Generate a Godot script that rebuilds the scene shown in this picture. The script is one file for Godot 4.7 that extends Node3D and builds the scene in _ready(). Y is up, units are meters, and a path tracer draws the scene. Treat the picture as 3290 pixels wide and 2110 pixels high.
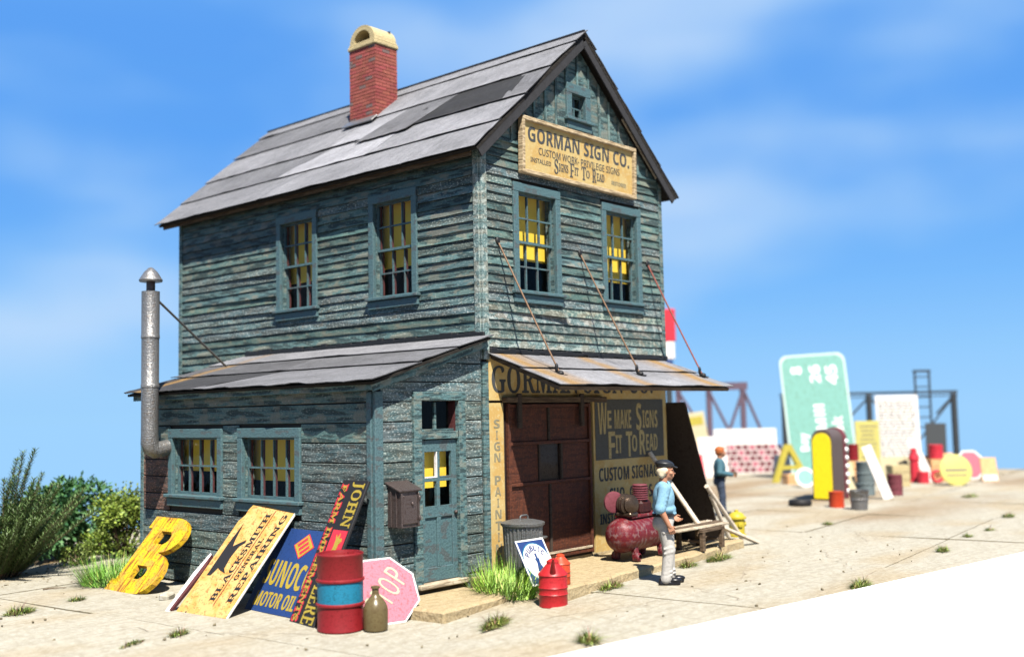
extends Node3D
# A weathered two-storey sign shop with a lean-to, a yard of old signs and two people, on a sunlit concrete yard.

var rng := RandomNumberGenerator.new()
var M := {}          # materials
var used := {}       # names of top-level things

# ------------------------------------------------------------------ mesh builder
class MB:
	var v := PackedVector3Array()
	var n := PackedVector3Array()
	var uv := PackedVector2Array()
	var c := PackedColorArray()
	var col := Color.WHITE
	var uvo := Vector2.ZERO

	func tri(a: Vector3, b: Vector3, d: Vector3, na: Vector3, nb: Vector3, nd: Vector3, ua := Vector2.ZERO, ub := Vector2.ZERO, ud := Vector2.ZERO) -> void:
		# stored clockwise as seen from the side that its normals point to
		if (b - a).cross(d - a).dot(na + nb + nd) < 0.0:
			v.append(a); v.append(b); v.append(d)
			n.append(na); n.append(nb); n.append(nd)
			uv.append(ua); uv.append(ub); uv.append(ud)
			c.append(col); c.append(col); c.append(col)
			return
		v.append(a); v.append(d); v.append(b)
		n.append(na); n.append(nd); n.append(nb)
		uv.append(ua); uv.append(ud); uv.append(ub)
		c.append(col); c.append(col); c.append(col)

	func quad(a: Vector3, b: Vector3, d: Vector3, e: Vector3, ua := Vector2.ZERO, ub := Vector2(1, 0), ud := Vector2(1, 1), ue := Vector2(0, 1)) -> void:
		var nn := (d - a).cross(e - b).normalized()
		tri(a, b, d, nn, nn, nn, ua, ub, ud)
		tri(a, d, e, nn, nn, nn, ua, ud, ue)

	func quadn(a: Vector3, b: Vector3, d: Vector3, e: Vector3, na: Vector3, nb: Vector3, nd: Vector3, ne: Vector3, ua := Vector2.ZERO, ub := Vector2.ZERO, ud := Vector2.ZERO, ue := Vector2.ZERO) -> void:
		tri(a, b, d, na, nb, nd, ua, ub, ud)
		tri(a, d, e, na, nd, ne, ua, ud, ue)

	func face(x: Transform3D, p: Array, lx: int) -> void:
		# four local points, counter-clockwise; uv from local axes with u along axis lx
		var q := []
		var nn: Vector3 = (p[2] - p[0]).cross(p[3] - p[1])
		if nn.dot(p[0] + p[1] + p[2] + p[3]) < 0.0:
			p.reverse()
		var ax := 0
		for k in 3:
			if absf(nn[k]) > absf(nn[ax]):
				ax = k
		var ua := lx
		if ua == ax:
			ua = (ax + 1) % 3
		var va := 3 - ax - ua
		for k in 4:
			q.append(Vector2(p[k][ua], p[k][va]) + uvo)
		quad(x * p[0], x * p[1], x * p[2], x * p[3], q[0], q[1], q[2], q[3])

	func box(x: Transform3D, s: Vector3, bev := 0.0) -> void:
		var h := s * 0.5
		var lx := 0
		for k in 3:
			if s[k] > s[lx]:
				lx = k
		var b := minf(bev, minf(h.x, minf(h.y, h.z)) * 0.6)
		for ax in 3:
			var i := (ax + 1) % 3
			var j := (ax + 2) % 3
			for sg in [-1.0, 1.0]:
				var pts := []
				for cr in [[-1, -1], [1, -1], [1, 1], [-1, 1]]:
					var p := Vector3.ZERO
					p[ax] = sg * h[ax]
					p[i] = cr[0] * (h[i] - b)
					p[j] = cr[1] * (h[j] - b)
					pts.append(p)
				if sg < 0:
					pts.reverse()
				face(x, pts, lx)
		if b <= 0.0:
			return
		for ax in 3:
			var i := (ax + 1) % 3
			var j := (ax + 2) % 3
			for si in [-1.0, 1.0]:
				for sj in [-1.0, 1.0]:
					var p := [Vector3.ZERO, Vector3.ZERO, Vector3.ZERO, Vector3.ZERO]
					for k in 4:
						var q := Vector3.ZERO
						q[ax] = (h[ax] - b) * (-1.0 if k == 0 or k == 3 else 1.0)
						q[i] = si * (h[i] - (b if k > 1 else 0.0))
						q[j] = sj * (h[j] - (0.0 if k > 1 else b))
						p[k] = q
					if si * sj < 0:
						p.reverse()
					p.reverse()
					face(x, p, lx)
		for sx in [-1.0, 1.0]:
			for sy in [-1.0, 1.0]:
				for sz in [-1.0, 1.0]:
					var a := x * Vector3(sx * h.x, sy * (h.y - b), sz * (h.z - b))
					var d := x * Vector3(sx * (h.x - b), sy * h.y, sz * (h.z - b))
					var e := x * Vector3(sx * (h.x - b), sy * (h.y - b), sz * h.z)
					var nn := (x.basis * Vector3(sx, sy, sz)).normalized()
					if (d - a).cross(e - a).dot(nn) > 0:
						tri(a, d, e, nn, nn, nn)
					else:
						tri(a, e, d, nn, nn, nn)

	func bx(at: Vector3, s: Vector3, bev := 0.0) -> void:
		box(Transform3D(Basis(), at), s, bev)

	func bar(a: Vector3, b: Vector3, w: float, t: float, bev := 0.0, up := Vector3.UP) -> void:
		# a rectangular bar from a to b, w across, t along up
		var d := (b - a)
		var z := d.normalized()
		if absf(z.dot(up)) > 0.98:
			up = Vector3.RIGHT
		var x := up.cross(z).normalized()
		var y := z.cross(x)
		box(Transform3D(Basis(x, y, z), (a + b) * 0.5), Vector3(w, t, d.length()), bev)

	func lathe(pr: Array, sides := 24, x := Transform3D(), soft := 40.0) -> void:
		# pr: Vector2(radius, height) from bottom to top along the outside
		var m := pr.size()
		var sn := []
		for k in m - 1:
			var d: Vector2 = pr[k + 1] - pr[k]
			sn.append(Vector2(d.y, -d.x).normalized())
		var ln := 0.0
		for k in m - 1:
			var n0: Vector2 = sn[k]
			var n1: Vector2 = sn[k]
			if k > 0 and rad_to_deg(absf(n0.angle_to(sn[k - 1]))) < soft:
				n0 = (n0 + sn[k - 1]).normalized()
			if k < m - 2 and rad_to_deg(absf(n1.angle_to(sn[k + 1]))) < soft:
				n1 = (n1 + sn[k + 1]).normalized()
			var l1: float = ln + (pr[k + 1] - pr[k]).length()
			for i in sides:
				var a0 := TAU * i / sides
				var a1 := TAU * (i + 1) / sides
				var c0 := Vector3(sin(a0), 0, cos(a0))
				var c1 := Vector3(sin(a1), 0, cos(a1))
				var r0: float = pr[k].x
				var r1: float = pr[k + 1].x
				var y0 := Vector3(0, pr[k].y, 0)
				var y1 := Vector3(0, pr[k + 1].y, 0)
				var bs := x.basis.inverse().transposed()
				var q0 := (bs * (c0 * n0.x + Vector3(0, n0.y, 0))).normalized()
				var q1 := (bs * (c1 * n0.x + Vector3(0, n0.y, 0))).normalized()
				var q2 := (bs * (c1 * n1.x + Vector3(0, n1.y, 0))).normalized()
				var q3 := (bs * (c0 * n1.x + Vector3(0, n1.y, 0))).normalized()
				var rr := maxf(r0, r1)
				quadn(x * (c0 * r0 + y0), x * (c1 * r0 + y0), x * (c1 * r1 + y1), x * (c0 * r1 + y1), q0, q1, q2, q3, Vector2(a0 * rr, ln) + uvo, Vector2(a1 * rr, ln) + uvo, Vector2(a1 * rr, l1) + uvo, Vector2(a0 * rr, l1) + uvo)
			ln = l1

	func ball(at: Vector3, r: Vector3, sides := 14, rings := 9) -> void:
		var pr := []
		for k in rings + 1:
			var a := PI * k / rings - PI / 2
			pr.append(Vector2(maxf(cos(a), 0.0001), sin(a)))
		lathe(pr, sides, Transform3D(Basis.from_scale(r), at), 90.0)

	func tube(p: Array, r: Array, sides := 8, cap := true) -> void:
		var up := Vector3(0.31, 0.9, 0.2)
		var rings := []
		var dirs := []
		for k in p.size():
			var d: Vector3 = (p[mini(k + 1, p.size() - 1)] - p[maxi(k - 1, 0)]).normalized()
			var x := up.cross(d)
			if x.length() < 0.05:
				x = Vector3.RIGHT.cross(d)
			x = x.normalized()
			var y := d.cross(x)
			up = y
			var ring := []
			var dr := []
			for i in sides:
				var a := TAU * i / sides
				var o := x * cos(a) + y * sin(a)
				dr.append(o)
				ring.append(p[k] + o * float(r[mini(k, r.size() - 1)]))
			rings.append(ring)
			dirs.append(dr)
		var ln := 0.0
		for k in p.size() - 1:
			var l1: float = ln + (p[k + 1] - p[k]).length()
			for i in sides:
				var j := (i + 1) % sides
				quadn(rings[k][i], rings[k][j], rings[k + 1][j], rings[k + 1][i], dirs[k][i], dirs[k][j], dirs[k + 1][j], dirs[k + 1][i], Vector2(ln, i * 0.1) + uvo, Vector2(ln, (i + 1) * 0.1) + uvo, Vector2(l1, (i + 1) * 0.1) + uvo, Vector2(l1, i * 0.1) + uvo)
			ln = l1
		if cap:
			for e in [0, p.size() - 1]:
				var nn: Vector3 = (p[0] - p[1]).normalized() if e == 0 else (p[e] - p[e - 1]).normalized()
				for i in sides:
					var j := (i + 1) % sides
					if e == 0:
						tri(p[e], rings[e][j], rings[e][i], nn, nn, nn)
					else:
						tri(p[e], rings[e][i], rings[e][j], nn, nn, nn)

	func prism(poly: PackedVector2Array, z0: float, z1: float, x := Transform3D()) -> void:
		# outline in local x,y, extruded from z0 to z1
		if Geometry2D.is_polygon_clockwise(poly):
			poly.reverse()
		var ix := Geometry2D.triangulate_polygon(poly)
		var nf := (x.basis * Vector3(0, 0, 1)).normalized()
		for k in ix.size() / 3:
			var a := poly[ix[k * 3]]
			var b := poly[ix[k * 3 + 1]]
			var d := poly[ix[k * 3 + 2]]
			if (b - a).cross(d - a) < 0:
				var t := b
				b = d
				d = t
			tri(x * Vector3(a.x, a.y, z1), x * Vector3(b.x, b.y, z1), x * Vector3(d.x, d.y, z1), nf, nf, nf, a + uvo, b + uvo, d + uvo)
			tri(x * Vector3(a.x, a.y, z0), x * Vector3(d.x, d.y, z0), x * Vector3(b.x, b.y, z0), -nf, -nf, -nf, a + uvo, d + uvo, b + uvo)
		for k in poly.size():
			var a := poly[k]
			var b := poly[(k + 1) % poly.size()]
			quad(x * Vector3(a.x, a.y, z0), x * Vector3(b.x, b.y, z0), x * Vector3(b.x, b.y, z1), x * Vector3(a.x, a.y, z1), Vector2(0, z0), Vector2((b - a).length(), z0), Vector2((b - a).length(), z1), Vector2(0, z1))

	func mesh() -> ArrayMesh:
		var arr := []
		arr.resize(Mesh.ARRAY_MAX)
		arr[Mesh.ARRAY_VERTEX] = v
		arr[Mesh.ARRAY_NORMAL] = n
		arr[Mesh.ARRAY_TEX_UV] = uv
		arr[Mesh.ARRAY_COLOR] = c
		var m := ArrayMesh.new()
		m.add_surface_from_arrays(Mesh.PRIMITIVE_TRIANGLES, arr)
		return m

# ------------------------------------------------------------------ implicit bodies
class Blob:
	# smooth union of tapered capsules and ellipsoids, meshed as surface nets
	var cell := 0.015
	var k := 0.03
	var prims := []   # [a, b, ra, rb, colour] or [centre, radii, colour, turn]
	func cap(a: Vector3, b: Vector3, ra: float, rb: float) -> void:
		prims.append([0, a, b, ra, rb])
	func ell(c: Vector3, r: Vector3, turn := Basis()) -> void:
		prims.append([1, c, r, turn, 0.0])
	func mesh_into(mb: MB, x: Transform3D) -> void:
		var lo := Vector3(1e9, 1e9, 1e9)
		var hi := -lo
		for p in prims:
			if p[0] == 0:
				var r := maxf(p[3], p[4])
				var rv := Vector3(r, r, r)
				lo = lo.min(p[1] - rv).min(p[2] - rv)
				hi = hi.max(p[1] + rv).max(p[2] + rv)
			else:
				var r: float = maxf(p[2].x, maxf(p[2].y, p[2].z))
				lo = lo.min(p[1] - Vector3(r, r, r))
				hi = hi.max(p[1] + Vector3(r, r, r))
		var pad := cell * 3.0
		lo -= Vector3(pad, pad, pad)
		hi += Vector3(pad, pad, pad)
		var nx := int((hi.x - lo.x) / cell) + 2
		var ny := int((hi.y - lo.y) / cell) + 2
		var nz := int((hi.z - lo.z) / cell) + 2
		var f := PackedFloat32Array()
		f.resize(nx * ny * nz)
		f.fill(1.0)
		for p in prims:
			var plo: Vector3
			var phi: Vector3
			var ext := k + cell * 2.5
			if p[0] == 0:
				var r := maxf(p[3], p[4]) + ext
				plo = p[1].min(p[2]) - Vector3(r, r, r)
				phi = p[1].max(p[2]) + Vector3(r, r, r)
			else:
				var r: float = maxf(p[2].x, maxf(p[2].y, p[2].z)) + ext
				plo = p[1] - Vector3(r, r, r)
				phi = p[1] + Vector3(r, r, r)
			var i0 := maxi(0, int((plo.x - lo.x) / cell))
			var i1 := mini(nx - 1, int((phi.x - lo.x) / cell) + 1)
			var j0 := maxi(0, int((plo.y - lo.y) / cell))
			var j1 := mini(ny - 1, int((phi.y - lo.y) / cell) + 1)
			var l0 := maxi(0, int((plo.z - lo.z) / cell))
			var l1 := mini(nz - 1, int((phi.z - lo.z) / cell) + 1)
			var is_cap: bool = p[0] == 0
			var a: Vector3 = p[1]
			var ab: Vector3 = (p[2] - p[1]) if is_cap else Vector3.ZERO
			var l2 := maxf(ab.length_squared(), 1e-9)
			var ra: float = p[3] if is_cap else 0.0
			var rb: float = p[4] if is_cap else 0.0
			var inv: Basis = Basis() if is_cap else p[3].inverse()
			var rad: Vector3 = Vector3.ONE if is_cap else p[2]
			var rad2 := rad * rad
			for l in range(l0, l1 + 1):
				for j in range(j0, j1 + 1):
					var row := (l * ny + j) * nx
					for i in range(i0, i1 + 1):
						var q := lo + Vector3(i, j, l) * cell
						var d: float
						if is_cap:
							var t := clampf((q - a).dot(ab) / l2, 0.0, 1.0)
							d = (q - a - ab * t).length() - lerpf(ra, rb, t)
						else:
							var w := inv * (q - a)
							var k0 := (w / rad).length()
							var k1 := (w / rad2).length()
							d = k0 * (k0 - 1.0) / maxf(k1, 1e-6)
						var o := f[row + i]
						var h := maxf(k - absf(o - d), 0.0) / k
						f[row + i] = minf(o, d) - h * h * k * 0.25
		var ids := PackedInt32Array()
		ids.resize(nx * ny * nz)
		ids.fill(-1)
		var vs := PackedVector3Array()
		var ns := PackedVector3Array()
		var sxy := nx * ny
		for l in nz - 1:
			for j in ny - 1:
				var row := (l * ny + j) * nx
				for i in nx - 1:
					var b := row + i
					var f0 := f[b]
					if f0 > cell * 2.0 or f0 < -cell * 2.0:
						continue
					var cs := [f0, f[b + 1], f[b + nx], f[b + nx + 1], f[b + sxy], f[b + sxy + 1], f[b + sxy + nx], f[b + sxy + nx + 1]]
					var neg := 0
					for q in 8:
						if cs[q] < 0.0:
							neg += 1
					if neg == 0 or neg == 8:
						continue
					var s := Vector3.ZERO
					var cnt := 0
					for e in [[0, 1], [2, 3], [4, 5], [6, 7], [0, 2], [1, 3], [4, 6], [5, 7], [0, 4], [1, 5], [2, 6], [3, 7]]:
						var u: float = cs[e[0]]
						var w: float = cs[e[1]]
						if (u < 0.0) != (w < 0.0):
							var t := u / (u - w)
							var pa := Vector3(e[0] & 1, (e[0] >> 1) & 1, (e[0] >> 2) & 1)
							var pb := Vector3(e[1] & 1, (e[1] >> 1) & 1, (e[1] >> 2) & 1)
							s += pa.lerp(pb, t)
							cnt += 1
					s /= cnt
					ids[b] = vs.size()
					vs.append(x * (lo + (Vector3(i, j, l) + s) * cell))
					var g := Vector3(cs[1] + cs[3] + cs[5] + cs[7] - cs[0] - cs[2] - cs[4] - cs[6], cs[2] + cs[3] + cs[6] + cs[7] - cs[0] - cs[1] - cs[4] - cs[5], cs[4] + cs[5] + cs[6] + cs[7] - cs[0] - cs[1] - cs[2] - cs[3])
					ns.append((x.basis * g).normalized())
		for l in range(1, nz - 1):
			for j in range(1, ny - 1):
				var row := (l * ny + j) * nx
				for i in range(1, nx - 1):
					var b := row + i
					if ids[b] < 0 and ids[b - 1] < 0 and ids[b - nx] < 0 and ids[b - sxy] < 0:
						continue
					var s0 := f[b] < 0.0
					if s0 != (f[b + 1] < 0.0):
						_q(mb, vs, ns, ids[b], ids[b - nx], ids[b - nx - sxy], ids[b - sxy], not s0)
					if s0 != (f[b + nx] < 0.0):
						_q(mb, vs, ns, ids[b], ids[b - sxy], ids[b - sxy - 1], ids[b - 1], not s0)
					if s0 != (f[b + sxy] < 0.0):
						_q(mb, vs, ns, ids[b], ids[b - 1], ids[b - 1 - nx], ids[b - nx], not s0)
	func _q(mb: MB, vs: PackedVector3Array, ns: PackedVector3Array, a: int, b: int, d: int, e: int, flip: bool) -> void:
		if a < 0 or b < 0 or d < 0 or e < 0:
			return
		if flip:
			mb.quadn(vs[a], vs[e], vs[d], vs[b], ns[a], ns[e], ns[d], ns[b])
		else:
			mb.quadn(vs[a], vs[b], vs[d], vs[e], ns[a], ns[b], ns[d], ns[e])

# ------------------------------------------------------------------ naming and tagging
func thing(called: String, label: String, category: String, at := Vector3.ZERO, turn := 0.0, group := "") -> Node3D:
	var o := Node3D.new()
	o.position = at
	o.rotation.y = turn
	return tag(o, called, label, category, group)

func tag(o: Node3D, called: String, label: String, category: String, group := "") -> Node3D:
	var k: int = used.get(called, 0)
	used[called] = k + 1
	o.name = called if k == 0 else "%s_%03d" % [called, k]
	if label:
		o.set_meta("label", label)
	if category:
		o.set_meta("category", category)
	if group:
		o.set_meta("group", group)
	add_child(o, true)
	return o

func part(called: String, mb: MB, mat: Material, parent: Node3D, label := "") -> MeshInstance3D:
	var o := MeshInstance3D.new()
	o.name = called
	o.mesh = mb.mesh()
	o.material_override = mat
	if label:
		o.set_meta("label", label)
	parent.add_child(o, true)
	return o

func stuff(o: Node3D) -> Node3D:
	o.set_meta("kind", "stuff")
	return o

func structure(called: String, mb: MB, mat: Material) -> MeshInstance3D:
	var o := MeshInstance3D.new()
	o.name = called
	if mb:
		o.mesh = mb.mesh()
		o.material_override = mat
	o.set_meta("kind", "structure")
	add_child(o, true)
	return o

func lettering(text: String, parent: Node3D, mat: Material, x: Transform3D, w: float, h: float, serif := false, bold := true, depth := 0.006, called := "lettering") -> MeshInstance3D:
	# a line of letters fitted into w by h round x's origin, facing x's +z
	var t := TextMesh.new()
	var f := SystemFont.new()
	f.font_names = PackedStringArray(["Droid Serif" if serif else "Droid Sans"])
	f.font_weight = 700 if bold else 400
	t.font = f
	t.text = text
	t.font_size = 48
	t.pixel_size = 0.01
	t.curve_step = 1.0
	t.depth = 0.1
	var bb := t.get_aabb()
	var o := MeshInstance3D.new()
	o.name = called
	o.mesh = t
	o.material_override = mat
	var s := Vector3(w / maxf(bb.size.x, 0.01), h / maxf(bb.size.y, 0.01), depth / maxf(bb.size.z, 0.001))
	var mid := bb.get_center()
	var b := Basis(x.basis.x * s.x, x.basis.y * s.y, x.basis.z * s.z)
	o.transform = Transform3D(b, x.origin - b * mid)
	parent.add_child(o, true)
	return o

func at(p: Vector3) -> Transform3D:
	return Transform3D(Basis(), p)

func gh(x: float) -> float:
	return 0.13 * smoothstep(-3.2, 0.7, x)

# ------------------------------------------------------------------ textures and materials
func nz(sd: int, freq: float, w: int, h: int, oct := 4, sx := 1, sy := 1, kind := FastNoiseLite.TYPE_SIMPLEX_SMOOTH) -> PackedByteArray:
	var q := FastNoiseLite.new()
	q.noise_type = kind
	q.seed = sd
	q.frequency = freq
	q.fractal_octaves = oct
	if kind == FastNoiseLite.TYPE_CELLULAR:
		q.fractal_type = FastNoiseLite.FRACTAL_NONE
	var im := q.get_seamless_image(w / sx, h / sy)
	if sx > 1 or sy > 1:
		im.resize(w, h, Image.INTERPOLATE_CUBIC)
	im.convert(Image.FORMAT_L8)
	return im.get_data()

func lay(bytes: PackedByteArray, lo: float, hi: float, col: Color, amt := 1.0) -> Array:
	var lut := PackedFloat32Array()
	lut.resize(256)
	for i in 256:
		lut[i] = amt * smoothstep(lo, hi, i / 255.0) if hi > lo else amt * (1.0 - smoothstep(hi, lo, i / 255.0))
	return [bytes, lut, col]

func tex(w: int, h: int, base: Color, layers: Array) -> ImageTexture:
	var r := PackedFloat32Array()
	var n := w * h
	var out := PackedByteArray()
	out.resize(n * 3)
	var rr := PackedFloat32Array(); rr.resize(n); rr.fill(base.r)
	var gg := PackedFloat32Array(); gg.resize(n); gg.fill(base.g)
	var bb := PackedFloat32Array(); bb.resize(n); bb.fill(base.b)
	for l in layers:
		var by: PackedByteArray = l[0]
		var lut: PackedFloat32Array = l[1]
		var cr: float = l[2].r
		var cg: float = l[2].g
		var cb: float = l[2].b
		for i in n:
			var a := lut[by[i]]
			if a > 0.002:
				rr[i] += (cr - rr[i]) * a
				gg[i] += (cg - gg[i]) * a
				bb[i] += (cb - bb[i]) * a
	for i in n:
		out[i * 3] = int(clampf(rr[i], 0.0, 1.0) * 255.0)
		out[i * 3 + 1] = int(clampf(gg[i], 0.0, 1.0) * 255.0)
		out[i * 3 + 2] = int(clampf(bb[i], 0.0, 1.0) * 255.0)
	return ImageTexture.create_from_image(Image.create_from_data(w, h, false, Image.FORMAT_RGB8, out))

func gray(by: PackedByteArray, w: int, h: int) -> ImageTexture:
	return ImageTexture.create_from_image(Image.create_from_data(w, h, false, Image.FORMAT_L8, by))

func mk(called: String, col: Color, t: Texture2D = null, rough := 0.85, scale := 1.0, tri := false, bump: Texture2D = null, bs := 0.5, metal := 0.0) -> StandardMaterial3D:
	var m := StandardMaterial3D.new()
	m.resource_name = called
	var cl := col.srgb_to_linear()
	m.albedo_color = Color(cl.r * 0.63, cl.g * 0.63, cl.b * 0.63, col.a).linear_to_srgb()
	m.roughness = rough
	m.metallic = metal
	m.metallic_specular = 0.35
	m.vertex_color_use_as_albedo = true
	if t:
		m.albedo_texture = t
	if bump:
		m.heightmap_enabled = true
		m.heightmap_texture = bump
		m.heightmap_scale = bs
	m.uv1_scale = Vector3(scale, scale, scale)
	m.uv1_triplanar = tri
	M[called] = m
	return m

func lin(r: float, g: float, b: float) -> Color:
	return Color(r, g, b).linear_to_srgb()

func make_materials() -> void:
	var S := 512
	var grain := nz(11, 0.035, S, S, 5, 8, 1)
	var wear := nz(12, 0.012, S, S, 5, 2, 1)
	var wear2 := nz(13, 0.02, S, S, 4)
	var fleck := nz(14, 0.12, S, S, 3, 2, 1)
	var speck := nz(15, 0.35, S, S, 2)
	var mid := nz(16, 0.05, S, S, 4)
	var big := nz(17, 0.008, S, S, 4)
	var drip := nz(18, 0.03, S, S, 4, 1, 8)
	var cellb := nz(19, 0.06, S, S, 1, 1, 1, FastNoiseLite.TYPE_CELLULAR)
	M.grain_t = gray(grain, S, S)
	M.speck_t = gray(speck, S, S)
	M.mid_t = gray(mid, S, S)
	# sRGB colours below
	var paint := tex(S, S, Color8(90, 124, 126), [lay(mid, 0.40, 0.75, Color8(72, 104, 108), 0.6), lay(big, 0.5, 0.72, Color8(108, 134, 130), 0.6), lay(grain, 0.50, 0.34, Color8(42, 58, 60), 0.7), lay(wear, 0.58, 0.72, Color8(142, 140, 126), 0.6), lay(grain, 0.62, 0.80, Color8(146, 142, 130), 0.4), lay(fleck, 0.68, 0.80, Color8(182, 190, 186), 0.5), lay(speck, 0.20, 0.12, Color8(30, 36, 36), 0.6)])
	var flaked := tex(S, S, Color8(98, 124, 124), [lay(mid, 0.40, 0.7, Color8(72, 96, 98), 0.6), lay(grain, 0.5, 0.32, Color8(52, 66, 64), 0.5), lay(wear, 0.50, 0.66, Color8(138, 130, 116), 0.6), lay(wear2, 0.54, 0.64, Color8(176, 184, 178), 0.6), lay(fleck, 0.64, 0.76, Color8(198, 204, 198), 0.6), lay(speck, 0.22, 0.12, Color8(26, 32, 32), 0.6)])
	var greyed := tex(S, S, Color8(96, 112, 114), [lay(wear, 0.44, 0.6, Color8(78, 106, 112), 0.8), lay(grain, 0.50, 0.32, Color8(58, 66, 64), 0.6), lay(wear2, 0.62, 0.76, Color8(112, 108, 98), 0.5), lay(grain, 0.62, 0.8, Color8(140, 144, 138), 0.4), lay(fleck, 0.64, 0.76, Color8(186, 196, 194), 0.75), lay(speck, 0.22, 0.12, Color8(34, 38, 36), 0.6)])
	var trim := tex(S, S, Color8(98, 130, 136), [lay(mid, 0.45, 0.75, Color8(78, 108, 116), 0.6), lay(wear, 0.62, 0.70, Color8(104, 84, 82), 0.4), lay(fleck, 0.74, 0.84, Color8(150, 172, 176), 0.6), lay(speck, 0.22, 0.12, Color8(52, 68, 74), 0.5)])
	var felt := tex(S, S, Color8(200, 200, 206), [lay(big, 0.4, 0.7, Color8(172, 172, 176), 0.6), lay(mid, 0.45, 0.75, Color8(226, 226, 228), 0.5), lay(wear2, 0.5, 0.7, Color8(166, 166, 168), 0.5), lay(speck, 0.47, 0.25, Color8(86, 86, 90), 0.85), lay(speck, 0.60, 0.78, Color8(252, 252, 252), 0.75), lay(fleck, 0.74, 0.82, Color8(140, 140, 146), 0.4)])
	var conc := tex(S, S, Color8(186, 178, 158), [lay(big, 0.45, 0.72, Color8(174, 166, 146), 0.6), lay(mid, 0.46, 0.70, Color8(200, 195, 182), 0.7), lay(wear2, 0.55, 0.72, Color8(164, 154, 134), 0.6), lay(grain, 0.56, 0.72, Color8(160, 150, 130), 0.35), lay(speck, 0.38, 0.2, Color8(136, 128, 110), 0.65), lay(speck, 0.64, 0.8, Color8(214, 210, 200), 0.6)])
	var ply := tex(S, S, Color8(82, 42, 26), [lay(grain, 0.5, 0.3, Color8(58, 29, 19), 0.7), lay(mid, 0.5, 0.74, Color8(106, 58, 34), 0.7), lay(wear2, 0.55, 0.75, Color8(64, 34, 24), 0.7), lay(speck, 0.26, 0.14, Color8(46, 22, 16), 0.5), lay(drip, 0.6, 0.75, Color8(60, 34, 24), 0.5)])
	var cream := tex(S, S, Color8(188, 164, 108), [lay(big, 0.45, 0.7, Color8(182, 146, 82), 0.7), lay(wear2, 0.62, 0.75, Color8(178, 158, 116), 0.5), lay(mid, 0.62, 0.78, Color8(198, 180, 134), 0.6), lay(speck, 0.22, 0.12, Color8(170, 142, 88), 0.4)])
	var galv := tex(S, S, Color8(146, 146, 146), [lay(mid, 0.4, 0.65, Color8(104, 104, 104), 0.7), lay(cellb, 0.35, 0.7, Color8(182, 182, 184), 0.4), lay(wear2, 0.58, 0.72, Color8(116, 96, 76), 0.4), lay(speck, 0.68, 0.8, Color8(216, 216, 216), 0.6)])
	var chipped := tex(S, S, Color8(255, 255, 255), [lay(mid, 0.45, 0.75, Color8(222, 212, 208), 0.7), lay(wear2, 0.62, 0.74, Color8(186, 162, 150), 0.6), lay(fleck, 0.76, 0.84, Color8(140, 116, 106), 0.5)])
	var rusty := tex(S, S, Color8(196, 160, 100), [lay(big, 0.45, 0.72, Color8(190, 140, 68), 0.7), lay(wear2, 0.64, 0.74, Color8(160, 84, 36), 0.5), lay(mid, 0.74, 0.79, Color8(150, 62, 34), 0.8), lay(speck, 0.2, 0.1, Color8(160, 126, 70), 0.4)])
	var bwood := tex(S, S, Color8(204, 168, 22), [lay(big, 0.46, 0.68, Color8(190, 144, 60), 0.8), lay(drip, 0.58, 0.72, Color8(150, 94, 32), 0.6), lay(drip, 0.74, 0.80, Color8(108, 62, 26), 0.7), lay(mid, 0.72, 0.77, Color8(84, 52, 22), 0.8), lay(speck, 0.72, 0.84, Color8(200, 168, 70), 0.5)])
	var comp := tex(S, S, Color8(104, 24, 36), [lay(mid, 0.45, 0.7, Color8(78, 18, 26), 0.7), lay(big, 0.60, 0.70, Color8(128, 116, 114), 0.75), lay(wear2, 0.62, 0.72, Color8(140, 66, 36), 0.5), lay(speck, 0.24, 0.14, Color8(50, 20, 22), 0.6)])
	var tin := tex(S, S, Color8(255, 255, 255), [lay(wear2, 0.66, 0.78, Color8(210, 192, 176), 0.5), lay(mid, 0.76, 0.80, Color8(140, 96, 72), 0.7), lay(fleck, 0.74, 0.84, Color8(232, 228, 226), 0.6)])
	var board := tex(S, S, Color8(176, 162, 140), [lay(grain, 0.50, 0.3, Color8(122, 108, 90), 0.7), lay(grain, 0.6, 0.8, Color8(206, 196, 178), 0.6), lay(wear2, 0.6, 0.74, Color8(146, 126, 102), 0.5)])
	var cloth := tex(S, S, Color8(255, 255, 255), [lay(wear2, 0.5, 0.74, Color8(214, 214, 214), 0.6), lay(fleck, 0.72, 0.84, Color8(170, 170, 170), 0.45)])

	mk("paint", Color(0.96, 0.95, 0.95), paint, 0.8, 0.5, false, M.grain_t, 1.0)
	mk("flaked", Color(0.98, 0.97, 0.97), flaked, 0.85, 0.6, false, M.grain_t, 1.2)
	mk("greyed", Color(0.98, 0.98, 0.98), greyed, 0.85, 0.5, false, M.grain_t, 1.6)
	mk("trim", Color(0.80, 0.81, 0.81), trim, 0.6, 0.8, true, M.mid_t, 0.5)
	mk("trim_old", Color(0.88, 0.89, 0.90), paint, 0.75, 0.8, true, M.mid_t, 0.6)
	mk("trim_worn", Color.WHITE, flaked, 0.8, 0.7, true, M.mid_t, 0.6)
	mk("oxide", lin(0.10, 0.03, 0.03), chipped, 0.7, 1.0, true)
	mk("felt", Color(1, 1, 1), felt, 0.95, 0.9, false, M.speck_t, 0.9)
	mk("felt_edge", lin(0.06, 0.06, 0.064), felt, 0.95, 1.0, true)
	mk("tar", lin(0.012, 0.012, 0.013), null, 0.55)
	mk("shell", lin(0.035, 0.03, 0.025), null, 0.95)
	mk("eave_wood", lin(0.035, 0.033, 0.032), board, 0.9, 1.0, true, M.grain_t, 0.8)
	mk("concrete", lin(0.80, 0.815, 0.825), conc, 0.95, 0.42, false, M.speck_t, 0.5)
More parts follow.
